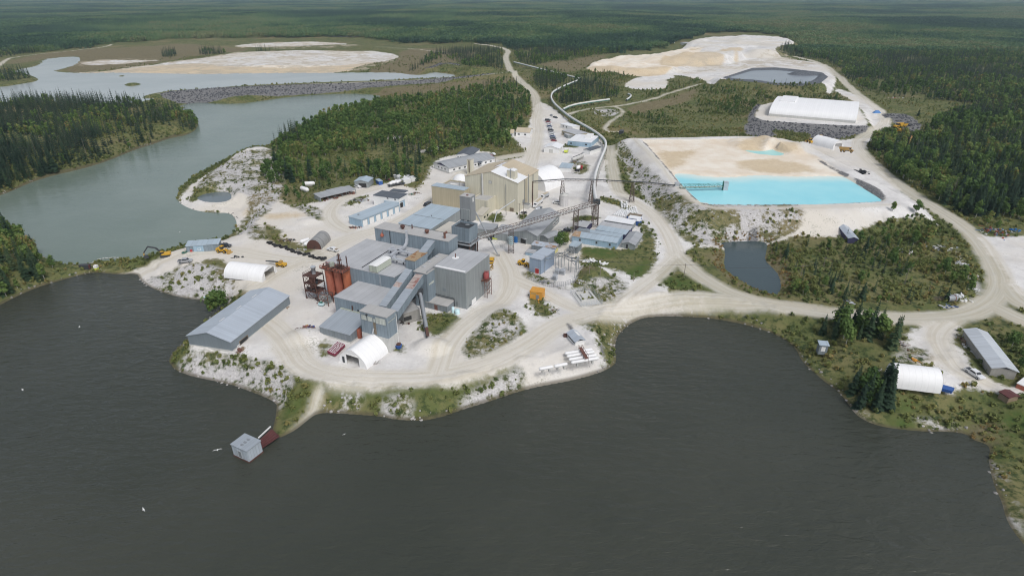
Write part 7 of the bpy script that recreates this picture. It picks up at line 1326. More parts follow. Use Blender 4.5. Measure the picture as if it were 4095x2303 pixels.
junk('scrap_pile', 'timber and dark sheets under the conveyor gallery by the grass', 'Z3', 1160, 1140, 50, 30, 26, ['wood','steeldk','rustdk'], 20, .6); junk('scrap_pile', 'rusty pile at the warehouse doorway', 'Y7', 845, 240, 25, 18, 16, ['rust','wood'], 21, .8); junk('scrap_pile', 'brown logs and blocks beside the tall spruce', 'Y5', 1000, 430, 40, 70, 26, ['wood','rust','limestone'], 22, .6)
junk('scrap_pile', 'ochre machine part lying on the sandy yard near the tunnel shelter', 'Y5', 1120, 585, 22, 10, 8, ['ochre','orange2'], 23, .3); junk('scrap_pile', 'brown brush pile beside the barn', 'Y5', 1590, 400, 40, 30, 26, ['redrust','wood'], 24, .6); junk('scrap_pile', 'long pipes stored along the barn wall', 'Y5', 1700, 520, 25, 60, 16, ['conc','galv'], 25, .4, .3, .7)
junk('scrap_pile', 'wooden frame racks left of the tunnel shelter', 'Y5', 770, 665, 35, 15, 14, ['white','galv'], 26, .5); junk('scrap_pile', 'pale scrap and timber in the marshy clearing on the right', 'A4', 1200, 815, 50, 6, 20, ['wood','conc','orange'], 27, .6, .5, 1.2); junk('scrap_pile', 'dark machine parts by the concrete silo road', 'Z4', 1110, 815, 40, 14, 20, ['steeldk','carblack'], 28, .8); junk('scrap_pile', 'pale rubble heap between the pale store and the mixer truck', 'Z4', 1700, 250, 70, 22, 50, ['conc','galv','wood'], 29, .8)
for a_ in (('grey steel plates and pipes stacked at the foot of the orange silos','Z3',210,880,60,20,24,['rustdk','steel','galv'],40), ('timber offcuts and pallets along the long side of the warehouse','Z7',1690,1010,70,30,22,['wood','conc','rust'],41), ('white pallets and sheets beside the tall mill block','Z3',2135,530,30,30,18,['wood','steeldk','ochre'],42), ('grey clutter along the garage doors','Z2',560,1080,120,12,16,['steel','conc','carblue'],43), ('rusty tanks and frames between the workshop and the tan block','Z2',1000,740,60,24,24,['wood','steeldk','rust','conc'],44), ('pallets of white sacks by the cream plant side door','Z4',1215,640,40,20,24,['bag','wood'],45), ('stone rubble and posts on the little yard below the transformers','Z5',760,1380,120,30,50,['conc','limestone','steel'],46), ('red drums and a white bucket by the barn gable','Y5',1985,718,18,6,6,['red','white'],47), ('grey boulders and planks inside the small grass island by the orange house','Y1',700,770,50,30,24,['conc','wood','steel'],48), ('pipes and blocks lying below the white office','Z2',1650,520,110,20,26,['conc','galv','wood'],49), ('pale boulders at the corner of the substation fence','Y1',980,470,60,24,30,['limestone','conc'],50), ('stacked grey pipes on the yard edge by the arch hut','Z1',1480,1215,60,14,14,['galv','wood','conc'],51), ('concrete blocks beside the peaked fabric shelter','Z6',900,1120,70,26,26,['limestone','conc'],52)):
    junk('scrap_pile', a_[0], *a_[1:8], a_[8], .6, .15, .45)
bt = junk('tarp_pile', 'black plastic wrapped heap beside the pond road', 'Y2', 2010, 410, 70, 25, 46, ['tarp'], 30, 1.6, .6, 1.2, 'wrapped pile'); sb = junk('bag_heap', 'heap of torn white bags beside the steel culvert', 'Y4', 1690, 1035, 70, 30, 40, ['bag','white'], 31, 1.2, .4, .8, 'bag heap')
pa, pb = P('Y4', 1545, 1035, 6.3), P('Y4', 1635, 1030, 6.3); t = thing('culvert_pipe', 'grey steel culvert drum with dark mouth lying in the reeds', 'culvert', (0, 0, 0)); MB().tube(pa, pb, 1.3, n=18, cap=False).build('shell', MT['steel'], t); MB().tube(pa + (pb - pa) * .1, pa + (pb - pa) * .15, 1.28, n=18).build('mouth_shade', MT['void'], t); MB().tube(pa + (pb - pa) * .7, pa + (pb - pa) * .8, 1.36, n=18, cap=False).build('band', MT['rust'], t)  # near-black disc paints the shade inside the open culvert mouth
pa, pb = P('Y4', 1410, 1035, 5.9), P('Y4', 1535, 1035, 5.9); m = MB()
for k in range(8): p_, q_ = pa.lerp(pb, k / 8), pa.lerp(pb, (k + 1) / 8); m.bar(p_ + Vector((0,-.5,-.5)), q_ + Vector((0,-.5,-.5)), .08); m.bar(p_ + Vector((0,.5,.5)), q_ + Vector((0,.5,.5)), .08); m.bar(p_ + Vector((0,-.5,-.5)), q_ + Vector((0,.5,.5)), .07); m.bar(p_ + Vector((0,.5,.5)), p_ + Vector((0,-.5,-.5)), .07)
tag(m.build('lattice_mast', MT['lattice']), 'rusty lattice mast section lying left of the culvert', 'mast section')
c = G('A4', 1058, 935); t = thing('blue_tent', 'small bright blue tarp tent beside the road bend', 'tent', c); MB().add([(-3.5,-2,0),(3.5,-2,0),(3.5,2,0),(-3.5,2,0),(-1.5,0,2.6),(1.5,0,2.4)], [(0,1,5,4),(1,2,5),(2,3,4,5),(3,0,4)]).build('cover', MT['blue2'], t)
m = MB(); pts = [P('Y8', x, y, .5) for x, y in ((945,945),(985,915),(1040,885),(1110,876),(1200,870),(1300,872),(1360,888))]
for a, b in zip(pts[:-1], pts[1:]):
    n_ = max(2, int((b - a).length / 1.2))
    for k in range(n_): p_, q_ = a.lerp(b, k / n_), a.lerp(b, (k + .7) / n_); m.tube(p_, q_, .2, n=7)
    m.tube(a, b, .06, n=5, cap=False)
tag(m.build('float_boom', MT['conc']), 'curved string of floats bulging into the channel beside the causeway', 'floating boom')
c = G('Y8', 905, 990); t = thing('dark_hopper', 'black open bin at the causeway end by the lower left wood', 'bin', c); MB().box(-1.9, -.9, -.3, 1.9, .9, 1.6).build('body', MT['steeldk'], t); MB().box(1.9, -.6, 0, 2.4, -.3, 1.8).build('bracket', MT['redrust'], t)
c = G('Y8', 1018, 990); t = thing('intake_hut', 'tiny white and yellow intake hut on the causeway', 'hut', c); MB().box(-.6, -.6, -.3, .6, .6, .9).build('base', MT['lime'], t); MB().box(-.65, -.65, .9, .65, .65, 2.0).build('housing', MT['white'], t)
def boat(label, f, a, b, mat, z=None):
    pa, pb = (G(f, *a), G(f, *b)) if z is None else (P(f, *a, z), P(f, *b, z)); c = (pa + pb) / 2; d = pb - pa; L = d.length / 2; t = thing('rowing_boat', label, 'boat', c, math.atan2(d.y, d.x)); m = MB(); sec = [(-1, .5, .3), (-.5, .9, .0), (.3, .9, 0), (.75, .55, .05), (1, .05, .35)]; vs = []
    for u, w_, zb in sec: vs += [(u * L, -.7 * w_, .65), (u * L, -.45 * w_, zb), (u * L, .45 * w_, zb), (u * L, .7 * w_, .65)]
    m.add(vs, [(i*4+k, (i+1)*4+k, (i+1)*4+k+1, i*4+k+1) for i in range(4) for k in range(3)] + [(0,1,2,3)]); m.build('hull', MT[mat], t); MB().box(-.2, -.55, .45, .2, .55, .52).build('thwart', MT['wood'], t)
boat('green upturned boat beside the slate shed on the left', 'Z7', (612,418), (675,398), 'green', 5.2); boat('pale green rowing boat drawn up on the beach by the leafy tree', 'Z7', (850,900), (900,865), 'tank_lb'); boat('white upturned boat on the beach near the warehouse', 'Z7', (945,890), (995,870), 'white')
def gull(label, f, x, y, z, s=.9):
    c = P(f, x, y, z); t = thing('gull', label, 'gull', c, random.uniform(0, 6)); b = MB(); b.lathe([(.02, -.32), (.11, -.1), (.12, .08), (.07, .24), (.02, .34)], n=8); o = b.build('body', MT['feather'], t); o.rotation_euler = (0, R(90), 0); t.scale = (s * .85,) * 3
    for q in (-1, 1): MB().add([(.14, q * .08, .04), (-.1, q * .08, .04), (-.12, q * .55, .18), (.04, q * .6, .18), (-.16, q * 1.0, .08), (-.08, q * 1.02, .08)], [(0,1,2,3),(3,2,4,5)]).build('wing', MT['feather'], t)
gull('white gull flying low over the lake left of the pump house', 'U', 547, 1131, 6, 1.2); gull('white gull over the lake near the left picture edge', 'U', 57, 980, 8); gull('white gull over the lake far below the pump house', 'U', 361, 1281, 8); gull('white gull over the water left of the warehouse', 'U', 200, 822, 4); gull('white gull resting on the green channel', 'U', 452, 584, .4); gull('white gull out over the dark lake below the pier', 'U', 866, 1092, 3, .6)
c = P('Z6', 1190, 935, 5); t = thing('skip_bin', 'blue scrap skip at the corner of the crusher tower', 'skip', c); MB().lathe([(.9, 0), (1.15, 1.0)], n=12).build('body', MT['blue'], t); MB().box(-.5, -.5, .9, .7, .6, 1.5).build('load', MT['rustdk'], t)
for (x, y, w_, h_), lab in (((515,1130,2.2,.5), 'timber workbench rack by the tyre row'),): pass
c = G('Z4', 1135, 760); t = thing('generator_box', 'grey generator box beside the white tractor trailer', 'generator', c, MILL); MB().box(-1.4, -1.2, -.2, 1.4, 1.2, 2.3).build('housing', MT['conc'], t); MB().box(-1.45, -1.25, 2.3, 1.45, 1.25, 2.4).build('lid', MT['steel'], t)
c = G('Z4', 1255, 800); t = thing('portable_tank', 'small pale tank truck behind the long ridge hall', 'tank truck', c, R(50)); MB().capsule((-1.4, 0, 1.6), (.8, 0, 1.6), .85).build('tank', MT['duct'], t); MB().box(1.2, -.9, .5, 2.6, .9, 2.2).build('cab', MT['cargrey'], t); wheels(t, [(2,-.8),(2,.8),(-1,-.8),(-1,.8)], .42, .3)
t = thing('inclined_screw', 'thin pale conveyor pipe slanting up to the cream plant wall', 'screw conveyor', (0, 0, 0)); a, b, c = P('Z4', 770, 915, 5.5), P('Z4', 800, 800, 10), P('Z4', 1000, 668, 13.5); MB().tube(a, b, .22, n=8).tube(b, c, .22, n=8).build('tube', MT['galv'], t); MB().bar(P('Z4', 903, 835, 5), b.lerp(c, .5), .18).build('leg', MT['steeldk'], t)
t = thing('machine_bits', 'yellow and black machine parked under the conveyor bridge', 'machine', P('Z4', 745, 1110, 5), 0); MB().box(-1.6, -.8, 0, .2, .8, 1.3).build('body', MT['carblack'], t); MB().bar((.2, 0, .7), (3.0, -.3, .3), .5, .4).build('arm', MT['lime'], t)

# ------------------------------------------------------------------ trees and shrubs
class TM:
    """foliage mesh data: faces with a tint, one material per face"""
    def __init__(s): s.v = []; s.f = []; s.t = []; s.m = []
    def quad(s, c, ax, ay, tint, mi=0):
        n = len(s.v); s.v += [c - ax - ay, c + ax - ay, c + ax + ay, c - ax + ay]; s.f.append((n, n+1, n+2, n+3)); s.t += [tint] * 4; s.m.append(mi)
    def tri(s, a, b, c, tint, mi=0):
        n = len(s.v); s.v += [a, b, c]; s.f.append((n, n+1, n+2)); s.t += [tint] * 3; s.m.append(mi)
    def trunk(s, p0, p1, r0, r1, mi=1, n=5):
        k = len(s.v); d = (p1 - p0).normalized(); x = d.cross(Vector((.3, 1, .1))).normalized(); y = x.cross(d)
        for p, r in ((p0, r0), (p1, r1)):
            for i in range(n): a = 6.283 * i / n; s.v.append(p + x * r * math.cos(a) + y * r * math.sin(a)); s.t.append(.5)
        for i in range(n): s.f.append((k + i, k + (i+1) % n, k + n + (i+1) % n, k + n + i)); s.m.append(mi)
    def join(s, o, loc, sc, rz, tint):
        k = len(s.v); c, q = math.cos(rz), math.sin(rz)
        for v in o.v: s.v.append(Vector((loc[0] + sc * (c * v.x - q * v.y), loc[1] + sc * (q * v.x + c * v.y), loc[2] + sc * v.z)))
        s.t += [min(1, max(0, t * .5 + tint)) for t in o.t]; s.f += [tuple(i + k for i in f) for f in o.f]; s.m += o.m
    def mesh(s, name, mats_):
        me = bpy.data.meshes.new(name); me.from_pydata([tuple(v) for v in s.v], [], s.f); a = me.attributes.new('tint', 'FLOAT', 'POINT'); a.data.foreach_set('value', np.array(s.t, np.float32))
        for m in mats_: me.materials.append(m)
        me.polygons.foreach_set('material_index', np.array(s.m, np.int32)); me.update(); return me
def spruce(rn, tiers=13, nb=9, rad=.17, trunk=True, low=.05, parts=False):
    t = TM(); k_ = rn.uniform(.85, 1.2)
    if trunk: t.trunk(Vector((0, 0, -.06)), Vector((0, 0, .97)), .016, .003)
    for i in range(tiers):
        u = i / (tiers - 1); z = low + (1.0 - low) * u ** .92; r = rad * k_ * ((1 - u) ** .8 + .03) * rn.uniform(.78, 1.15)
        for j in range(nb):
            if rn.random() < .1: continue
            a = 6.283 * (j + rn.uniform(-.3, .3)) / nb + i * .7; rr_ = r * rn.uniform(.65, 1.15); dx, dy = math.cos(a), math.sin(a); w = rr_ * rn.uniform(.32, .5); dz = -rr_ * rn.uniform(.2, .55); z0 = z + rn.uniform(-.01, .02)
            p0 = Vector((0, 0, z0 + .02)); p1 = Vector((dx * rr_ * .55 - dy * w, dy * rr_ * .55 + dx * w, z0 + dz * .5)); p2 = Vector((dx * rr_, dy * rr_, z0 + dz)); p3 = Vector((dx * rr_ * .55 + dy * w, dy * rr_ * .55 - dx * w, z0 + dz * .5)); ti = min(1, max(0, rn.gauss(.5, .17)))
            t.tri(p0, p1, p2, ti); t.tri(p0, p2, p3, ti)
    t.tri(Vector((-.012, 0, .9)), Vector((.012, 0, .9)), Vector((0, 0, 1.03)), .5); return t
def broad(rn, n=200, rx=.26, zc=.62, rz=.36, leaf=.05, lumps=9, trunk=True):
    t = TM(); bl = []
    for k in range(lumps):
        a = rn.random() * 6.283; q = rn.uniform(.15, .75); z = zc + rn.uniform(-.75, .8) * rz; m = math.sqrt(max(.12, 1 - ((z - zc) / rz) ** 2)); bl.append((Vector((rx * q * m * math.cos(a), rx * q * m * math.sin(a), z)), rx * rn.uniform(.42, .72)))
    bl.append((Vector((0, 0, zc + rz * .6)), rx * .45))
    if trunk:
        t.trunk(Vector((0, 0, -.05)), Vector((rn.uniform(-.02, .02), rn.uniform(-.02, .02), zc)), .017, .008)
        for c, r in bl[:6]: t.trunk(Vector((0, 0, max(.18, c.z - .28))), c, .008, .003, 1, 4)
    for k in range(n):
        c, r = bl[k % len(bl)]; d = Vector((rn.gauss(0, 1), rn.gauss(0, 1), rn.gauss(.25, 1))).normalized(); p = c + d * r * rn.uniform(.25, 1.15); u = d.cross(Vector((rn.gauss(0, 1), rn.gauss(0, 1), rn.gauss(0, 1)))).normalized(); w = (d + Vector((rn.gauss(0, .7), rn.gauss(0, .7), rn.gauss(.4, .7)))).normalized(); v = w.cross(u).normalized(); s_ = leaf * rn.uniform(.6, 1.35); t.quad(p, u * s_, v * s_ * rn.uniform(.5, .9), min(1, max(0, rn.gauss(.48, .18))))
    return t
rng = random.Random(5); BARK, BIRCH = MT['bark'], MT['birch']
SPR_H = [spruce(rng, 15, 10, rng.uniform(.14, .21)) for k in range(6)]
BRD_H = [broad(rng, 640, rng.uniform(.17, .29), .58, .40, .036, 16) for k in range(6)]
BSH_H = [broad(rng, 260, .5, .38, .4, .075, 11, False) for k in range(5)]
def split(tm, mats_, nm):
    cr, tr = TM(), TM(); cr.v, tr.v = tm.v, tm.v; out = []
    for mi, name in ((0, 'crown'), (1, 'trunk')):
        q = TM()
        for f, m in zip(tm.f, tm.m):
            if m == mi: k = len(q.v); q.v += [tm.v[i] for i in f]; q.t += [tm.t[i] for i in f]; q.f.append(tuple(range(k, k + len(f)))); q.m.append(0)
        out.append(q.mesh(nm + '_' + name, [mats_[mi]]))
    return out
SPR_P = [split(t, (FOL_S, BARK), 'spruce') for t in SPR_H]; BRD_P = [split(t, (FOL_A, BIRCH), 'aspen') for t in BRD_H]; BSH_P = [t.mesh('bush', [FOL_B]) for t in BSH_H]
def coll(name, meshes):
    c = bpy.data.collections.new(name)
    for i, me_ in enumerate(meshes): c.objects.link(bpy.data.objects.new('%s_%02d' % (name, i), me_))
    return c
SPR_L = [spruce(rng, 9, 7, rng.uniform(.13, .2)) for k in range(5)]; BRD_L = [broad(rng, 120, rng.uniform(.16, .28), .58, .40, .07, 9) for k in range(5)]; BSH_L = [broad(rng, 60, .5, .35, .38, .14, 6, False) for k in range(4)]
def snag(rn):
    t = TM(); t.trunk(Vector((0, 0, -.05)), Vector((0, 0, .95)), .012, .003, 1)
    for k in range(14): z = rn.uniform(.25, .9); a = rn.random() * 6.28; l = .16 * (1.05 - z); t.trunk(Vector((0, 0, z)), Vector((l * math.cos(a), l * math.sin(a), z + rn.uniform(-.02, .06))), .004, .001, 1, 3)
    return t
SNG = [snag(rng) for k in range(2)]
# kinds in the tree collection: 0-4 spruce, 5-9 aspen, 10-13 bush, 14-15 bare snags
C_TREES = coll('tree_form', [t.mesh('tf', [FOL_S, BARK]) for t in SPR_L] + [t.mesh('tf', [FOL_A, BIRCH]) for t in BRD_L] + [t.mesh('tf', [FOL_B, BARK]) for t in BSH_L] + [t.mesh('tf', [FOL_D, MT['pole']]) for t in SNG])
SPR_F = [spruce(rng, 6, 5, .2, False) for k in range(4)]; BRD_F = [broad(rng, 26, .27, .6, .36, .12, 6, False) for k in range(4)]
def patch(rn, frac, half=21, n=105):
    t = TM()
    for k in range(n):
        x, y = rn.uniform(-half, half), rn.uniform(-half, half); sp_ = rn.random() < frac; h = rn.uniform(8.5, 13) if sp_ else rn.uniform(7.5, 11.5)
        t.join(rn.choice(SPR_F if sp_ else BRD_F), (x, y, -.5), h, rn.random() * 6.28, (rn.uniform(.0, .32) if sp_ else rn.uniform(.28, .62)))
    return t
C_PATCH = coll('canopy_form', [patch(rng, f).mesh('cf', [FOL_X, BARK]) for f in (1, .95, .85, .7, .5, .35, .2, .08)])
def scatter(name, label, pts, rot, scl, idx, cl, cat):
    me_ = bpy.data.meshes.new(name); n = len(pts); me_.vertices.add(n); me_.vertices.foreach_set('co', np.asarray(pts, np.float32).ravel())
    for k, v, ty_ in (('rot', rot, 'FLOAT'), ('scl', scl, 'FLOAT'), ('idx', idx, 'INT')):
        a = me_.attributes.new(k, ty_, 'POINT'); a.data.foreach_set('value', np.asarray(v, np.int32 if ty_ == 'INT' else np.float32))
    o = bpy.data.objects.new(name, me_); COL.objects.link(o); tag(o, label, cat, None, 'stuff')
    ng = bpy.data.node_groups.new('scatter', 'GeometryNodeTree'); ng.interface.new_socket('Geometry', in_out='INPUT', socket_type='NodeSocketGeometry'); ng.interface.new_socket('Geometry', in_out='OUTPUT', socket_type='NodeSocketGeometry')
    gi, go = ng.nodes.new('NodeGroupInput'), ng.nodes.new('NodeGroupOutput'); ip = ng.nodes.new('GeometryNodeInstanceOnPoints'); ci = ng.nodes.new('GeometryNodeCollectionInfo'); ci.inputs[0].default_value = cl; ci.inputs['Separate Children'].default_value = True; ci.inputs['Reset Children'].default_value = True
    def na(nm, ty_):
        q = ng.nodes.new('GeometryNodeInputNamedAttribute'); q.data_type = ty_; q.inputs['Name'].default_value = nm; return [s for s in q.outputs if s.enabled and s.name == 'Attribute'][0]
    cx = ng.nodes.new('ShaderNodeCombineXYZ'); ng.links.new(na('rot', 'FLOAT'), cx.inputs[2]); ip.inputs['Pick Instance'].default_value = True
    L = ng.links; L.new(gi.outputs[0], ip.inputs['Points']); L.new(ci.outputs[0], ip.inputs['Instance']); L.new(na('idx', 'INT'), ip.inputs['Instance Index']); L.new(cx.outputs[0], ip.inputs['Rotation']); L.new(na('scl', 'FLOAT'), ip.inputs['Scale']); L.new(ip.outputs[0], go.inputs[0])
    md = o.modifiers.new('scatter', 'NODES'); md.node_group = ng; return o

# ------------------------------------------------------------------ where things grow
F3P = poly('U', [(672,372),(700,346),(740,322),(800,300),(860,282),(940,262),(1000,256),(1100,238),(1200,220),(1270,200),(1305,215),(1330,240),(1340,265),(1330,300),(1318,318),(1290,335),(1284,378),(1235,372),(1180,368),(1090,398),(1070,440),(1040,468),(930,458),(890,445),(850,462),(795,488),(742,512),(705,496),(692,470),(640,445),(655,412),(690,402)])
FARP = np.vstack([[P('U', x, y, 5)[:2] for x, y in [(-1200,190),(-60,162),(0,147),(60,136),(180,126),(300,114),(450,107),(560,100),(700,97),(900,98),(990,107),(1100,113),(1195,112),(1250,117),(1292,128),(1302,158),(1360,170),(1500,140),(1640,121),(1700,105),(1760,90),(1850,85),(1990,92),(2006,118),(1955,137),(2080,149),(2112,170),(2125,197),(2152,216),(2228,240),(2330,250),(2440,258),(2600,262),(3800,270)]], [(12000, 9500), (-12000, 9500)]])
F6P = poly('U', [(2330,248),(2440,258),(2470,272),(2370,295),(2335,325),(2290,345),(2240,350),(2182,360),(2170,376),(2205,402),(2265,452),(2335,492),(2405,540),(2445,578),(2500,583),(2576,573),(2950,560),(3600,460),(3600,240),(2600,235)])
F7P = poly('U', [(1955,600),(2040,605),(2120,595),(2200,562),(2260,543),(2330,538),(2370,562),(2375,612),(2410,640),(2440,690),(2462,730),(2435,768),(2350,778),(2200,770),(2010,745),(1975,738),(1990,700),(1965,660),(1935,620)])
F8P = poly('U', [(2070,800),(2130,795),(2240,822),(2275,845),(2260,880),(2180,875),(2090,855)]); F8Q = poly('U', [(2120,960),(2190,930),(2250,960),(2255,1010),(2190,1030),(2140,1000)]); F9P = poly('U', [(2480,870),(2600,830),(2700,840),(2700,1010),(2560,980),(2500,930)])
F10P = poly('A2', [(1270,610),(1400,540),(1480,470),(1540,450),(1700,425),(1900,405),(2090,420),(2110,560),(2060,590),(1850,612),(1765,590),(1740,520),(1600,490),(1480,525),(1380,580)])
BELT = [poly('U', [(492,132),(560,122),(585,126),(560,136),(500,138)], 6), poly('U', [(640,123),(740,118),(830,115),(938,113),(942,124),(800,128),(690,130),(640,132)], 6), poly('A1', [(1325,470),(1370,440),(1460,430),(1470,460),(1400,475)], 6), poly('U', [(-40,205),(0,188),(45,183),(90,195),(60,205),(0,210)], 6)]
F11 = [poly('A3', [(270,610),(380,600),(560,645),(540,690),(420,755),(330,760),(270,690)]), poly('A3', [(465,730),(560,690),(690,660),(960,720),(1000,780),(980,812),(850,822),(700,840),(490,870),(430,790)]), poly('A3', [(100,480),(90,380),(880,380),(880,450),(600,505),(240,545)])]
SHR = [poly('A3', [(1580,840),(1700,700),(1900,720),(2277,760),(2200,850),(2130,860),(2090,960),(1900,960),(1600,930)]), poly('A4', [(0,760),(300,730),(480,740),(690,790),(840,860),(500,845),(120,838),(0,850)]), poly('A3', [(1000,970),(1200,950),(1470,990),(1480,1050),(1100,1050),(1000,1020)]), poly('A3', [(540,600),(900,565),(1100,600),(1300,610),(1480,590),(1450,640),(1120,620),(1000,690),(700,640)]), poly('A3', [(1110,800),(1500,720),(1680,650),(1700,700),(1450,750),(1200,830)]), poly('U', [(1960,640),(2300,640),(2460,740),(2350,785),(2000,755)])]
def zone_of(X, Y):
    Z = np.full(X.shape, -1); S_ = []
    for pl in (F1P, F2P, F3P, F6P, F7P, F8P, F8Q, F9P, F10P): S_.append(sdf(pl, X, Y, 6) > 0)
    far = sdf(FARP, X, Y, 6) > 0; b = np.zeros(X.shape, bool); f11 = np.zeros(X.shape, bool); sh = np.zeros(X.shape, bool)
    for pl in BELT: b |= sdf(pl, X, Y, 6) > 0
    for pl in F11: f11 |= sdf(pl, X, Y, 6) > 0
    for pl in SHR: sh |= sdf(pl, X, Y, 6) > 0
    Z[sh] = 12; Z[far] = 9; Z[f11] = 11; Z[b] = 10
    for k, s_ in enumerate(S_): Z[s_] = k
    return Z
nr = np.random.default_rng(3)
def jgrid(x0, x1, y0, y1, d, j=.45):
    gx, gy = np.meshgrid(np.arange(x0, x1, d), np.arange(y0, y1, d)); gx = gx.ravel() + nr.uniform(-j, j, gx.size) * d; gy = gy.ravel() + nr.uniform(-j, j, gy.size) * d
    k = np.abs(np.arctan2(gx, gy)) < R(49); return gx[k], gy[k]
X1, Y1_ = jgrid(-520, 620, 90, 620, 3.3); X2, Y2_ = jgrid(-900, 1050, 620, 1150, 4.5); X = np.concatenate([X1, X2]); Y = np.concatenate([Y1_, Y2_])
Zn = zone_of(X, Y); k = Zn >= 0; X, Y, Zn = X[k], Y[k], Zn[k]
Zz, land, st = terr(X, Y, True); cl = classes(X, Y, land, st)
ok = (land > .8) & ((st < -2) | ((Zn == 10) & (np.maximum.reduce([sdf(i_, X, Y, 6) for i_ in ISLET]) > 0))) & (cl['sand'] < -.5) & (cl['road'] < -1.5) & (cl['rock'] < 1) & (sdf(BANKD, X, Y) < -2) & (sdf(MARSH, X, Y) < 0) & ((cl['brown'] < 0) | (Zn != 9))
dens = {0: .8, 1: .62, 2: .66, 3: .95, 4: .72, 5: .8, 6: .85, 7: .55, 8: .9, 9: .92, 10: 1.0, 11: .9, 12: .6}
clump = fbm(X, Y, 22, 51, 3); u = nr.random(len(X)); dn = np.vectorize(dens.get)(Zn); ok &= u < dn * np.clip((clump - .30) * 5, .12, 1.25)
ok &= ~((Zn == 2) & (fbm(X, Y, 26, 77, 3) > .54) & (Y < 400))
X, Y, Zn, Zz, land = X[ok], Y[ok], Zn[ok], Zz[ok], land[ok]
spf = {0: 1.0, 1: .8, 2: .20, 3: .42, 4: .05, 5: .6, 6: .75, 7: .1, 8: .85, 9: .6, 10: .9, 11: .75, 12: .1}
sp_ = np.vectorize(spf.get)(Zn) + (fbm(X, Y, 70, 91, 3) - .5) * 2.4 + (Zn == 2) * (np.clip(1.2 - land / 22, 0, 1)) * 1.2
isS = nr.random(len(X)) < sp_; hS = nr.uniform(6.5, 12.0, len(X)) * np.where(nr.random(len(X)) < .08, 1.25, 1); hB = nr.uniform(3.6, 9.2, len(X)); hS = np.where((Zn == 2) & (land < 18), hS * 1.15, hS)
big = np.isin(Zn, (9, 3)); hS = np.where(big, hS * 1.12, hS); hB = np.where(big, hB * 1.2, hB); low = np.isin(Zn, (4, 7, 12)); hS = np.where(low, hS * .6, hS); hB = np.where(low, hB * nr.uniform(.35, .8, len(X)), hB); hS = np.where(np.isin(Zn, (0, 1)), hS * 1.08, hS); hS = np.where(Zn == 10, hS * 1.15, hS)
bush = (low & (nr.random(len(X)) < .5)) | ((Zn == 2) & (nr.random(len(X)) < .2)); isS &= ~bush; hU = nr.uniform(1.6, 3.2, len(X))
H = np.where(bush, hU, np.where(isS, hS, hB)); idx = np.where(bush, 10 + nr.integers(0, 4, len(X)), np.where(isS, nr.integers(0, 5, len(X)), 5 + nr.integers(0, 5, len(X))))
snagm = (nr.random(len(X)) < .025) & ~bush; snagm &= nr.random(len(X)) < .5; idx = np.where(snagm, 14 + nr.integers(0, 2, len(X)), idx)
rotz = nr.uniform(0, 6.28, len(X))
# the ones that show largest become trees of their own
dep = Y * _c + (CZ - Zz) * _s; px = X / dep * FP + 2047.5; py = 1151.5 - FP * (-Y * (-_s) * 0 + ((Zz - CZ) * _c + Y * _s)) / dep
inf = (px > -20) & (px < 4115) & (py > 0) & (py < 2303); size = H / dep * inf
KINDS_ = (('spruce_tree', isS & ~snagm & ~bush, 290, SPR_P, 'spruce'), ('aspen_tree', ~isS & ~bush & ~snagm, 290, BRD_P, 'aspen'), ('bush', bush & ~snagm, 240, None, 'bush'))
WHERE = {0: 'on the wooded left island', 1: 'on the lower left island by the causeway', 2: 'in the peninsula wood behind the works', 3: 'in the wood right of the pond road', 4: 'in the scrub field inside the road bend', 5: 'by the haul road above the right shore', 6: 'on the right shore beside the tunnel shelter', 7: 'at the right edge by the barn', 8: 'on the rocky knoll behind the dam', 9: 'at the near fringe of the far forest', 10: 'in the tailings flats', 11: 'between the main road and the conveyor', 12: 'in the shrub belt around the storage shelter'}
LOOK = {'spruce': 'dark pointed spruce', 'aspen': 'light green leafy tree', 'bush': 'rounded green bush'}
solo = np.zeros(len(X), bool)
for nm, msk, cnt, prs, key in KINDS_:
    o_ = np.argsort(-np.where(msk, size, 0))[:cnt]; o_ = o_[size[o_] > 0]; solo[o_] = True
    for i in o_:
        loc = (X[i], Y[i], Zz[i] - .1); h = float(H[i]); lab = LOOK[key] + ' ' + WHERE[int(Zn[i])]; grp = key + ' trees ' + WHERE[int(Zn[i])] if key != 'bush' else 'bushes ' + WHERE[int(Zn[i])]
        if prs is None:
            t = bpy.data.objects.new(nm, BSH_P[i % 5]); COL.objects.link(t); tag(t, lab, 'bush', grp)
        else:
            t = thing(nm, lab, 'tree', loc, 0, grp); cm, tm_ = prs[i % len(prs)]
            for q, pn_ in ((tm_, 'trunk'), (cm, 'crown')): c = bpy.data.objects.new(pn_, q); COL.objects.link(c); c.parent = t
        t.location = loc; t.rotation_euler = (0, 0, float(rotz[i])); t.scale = (h, h, h)
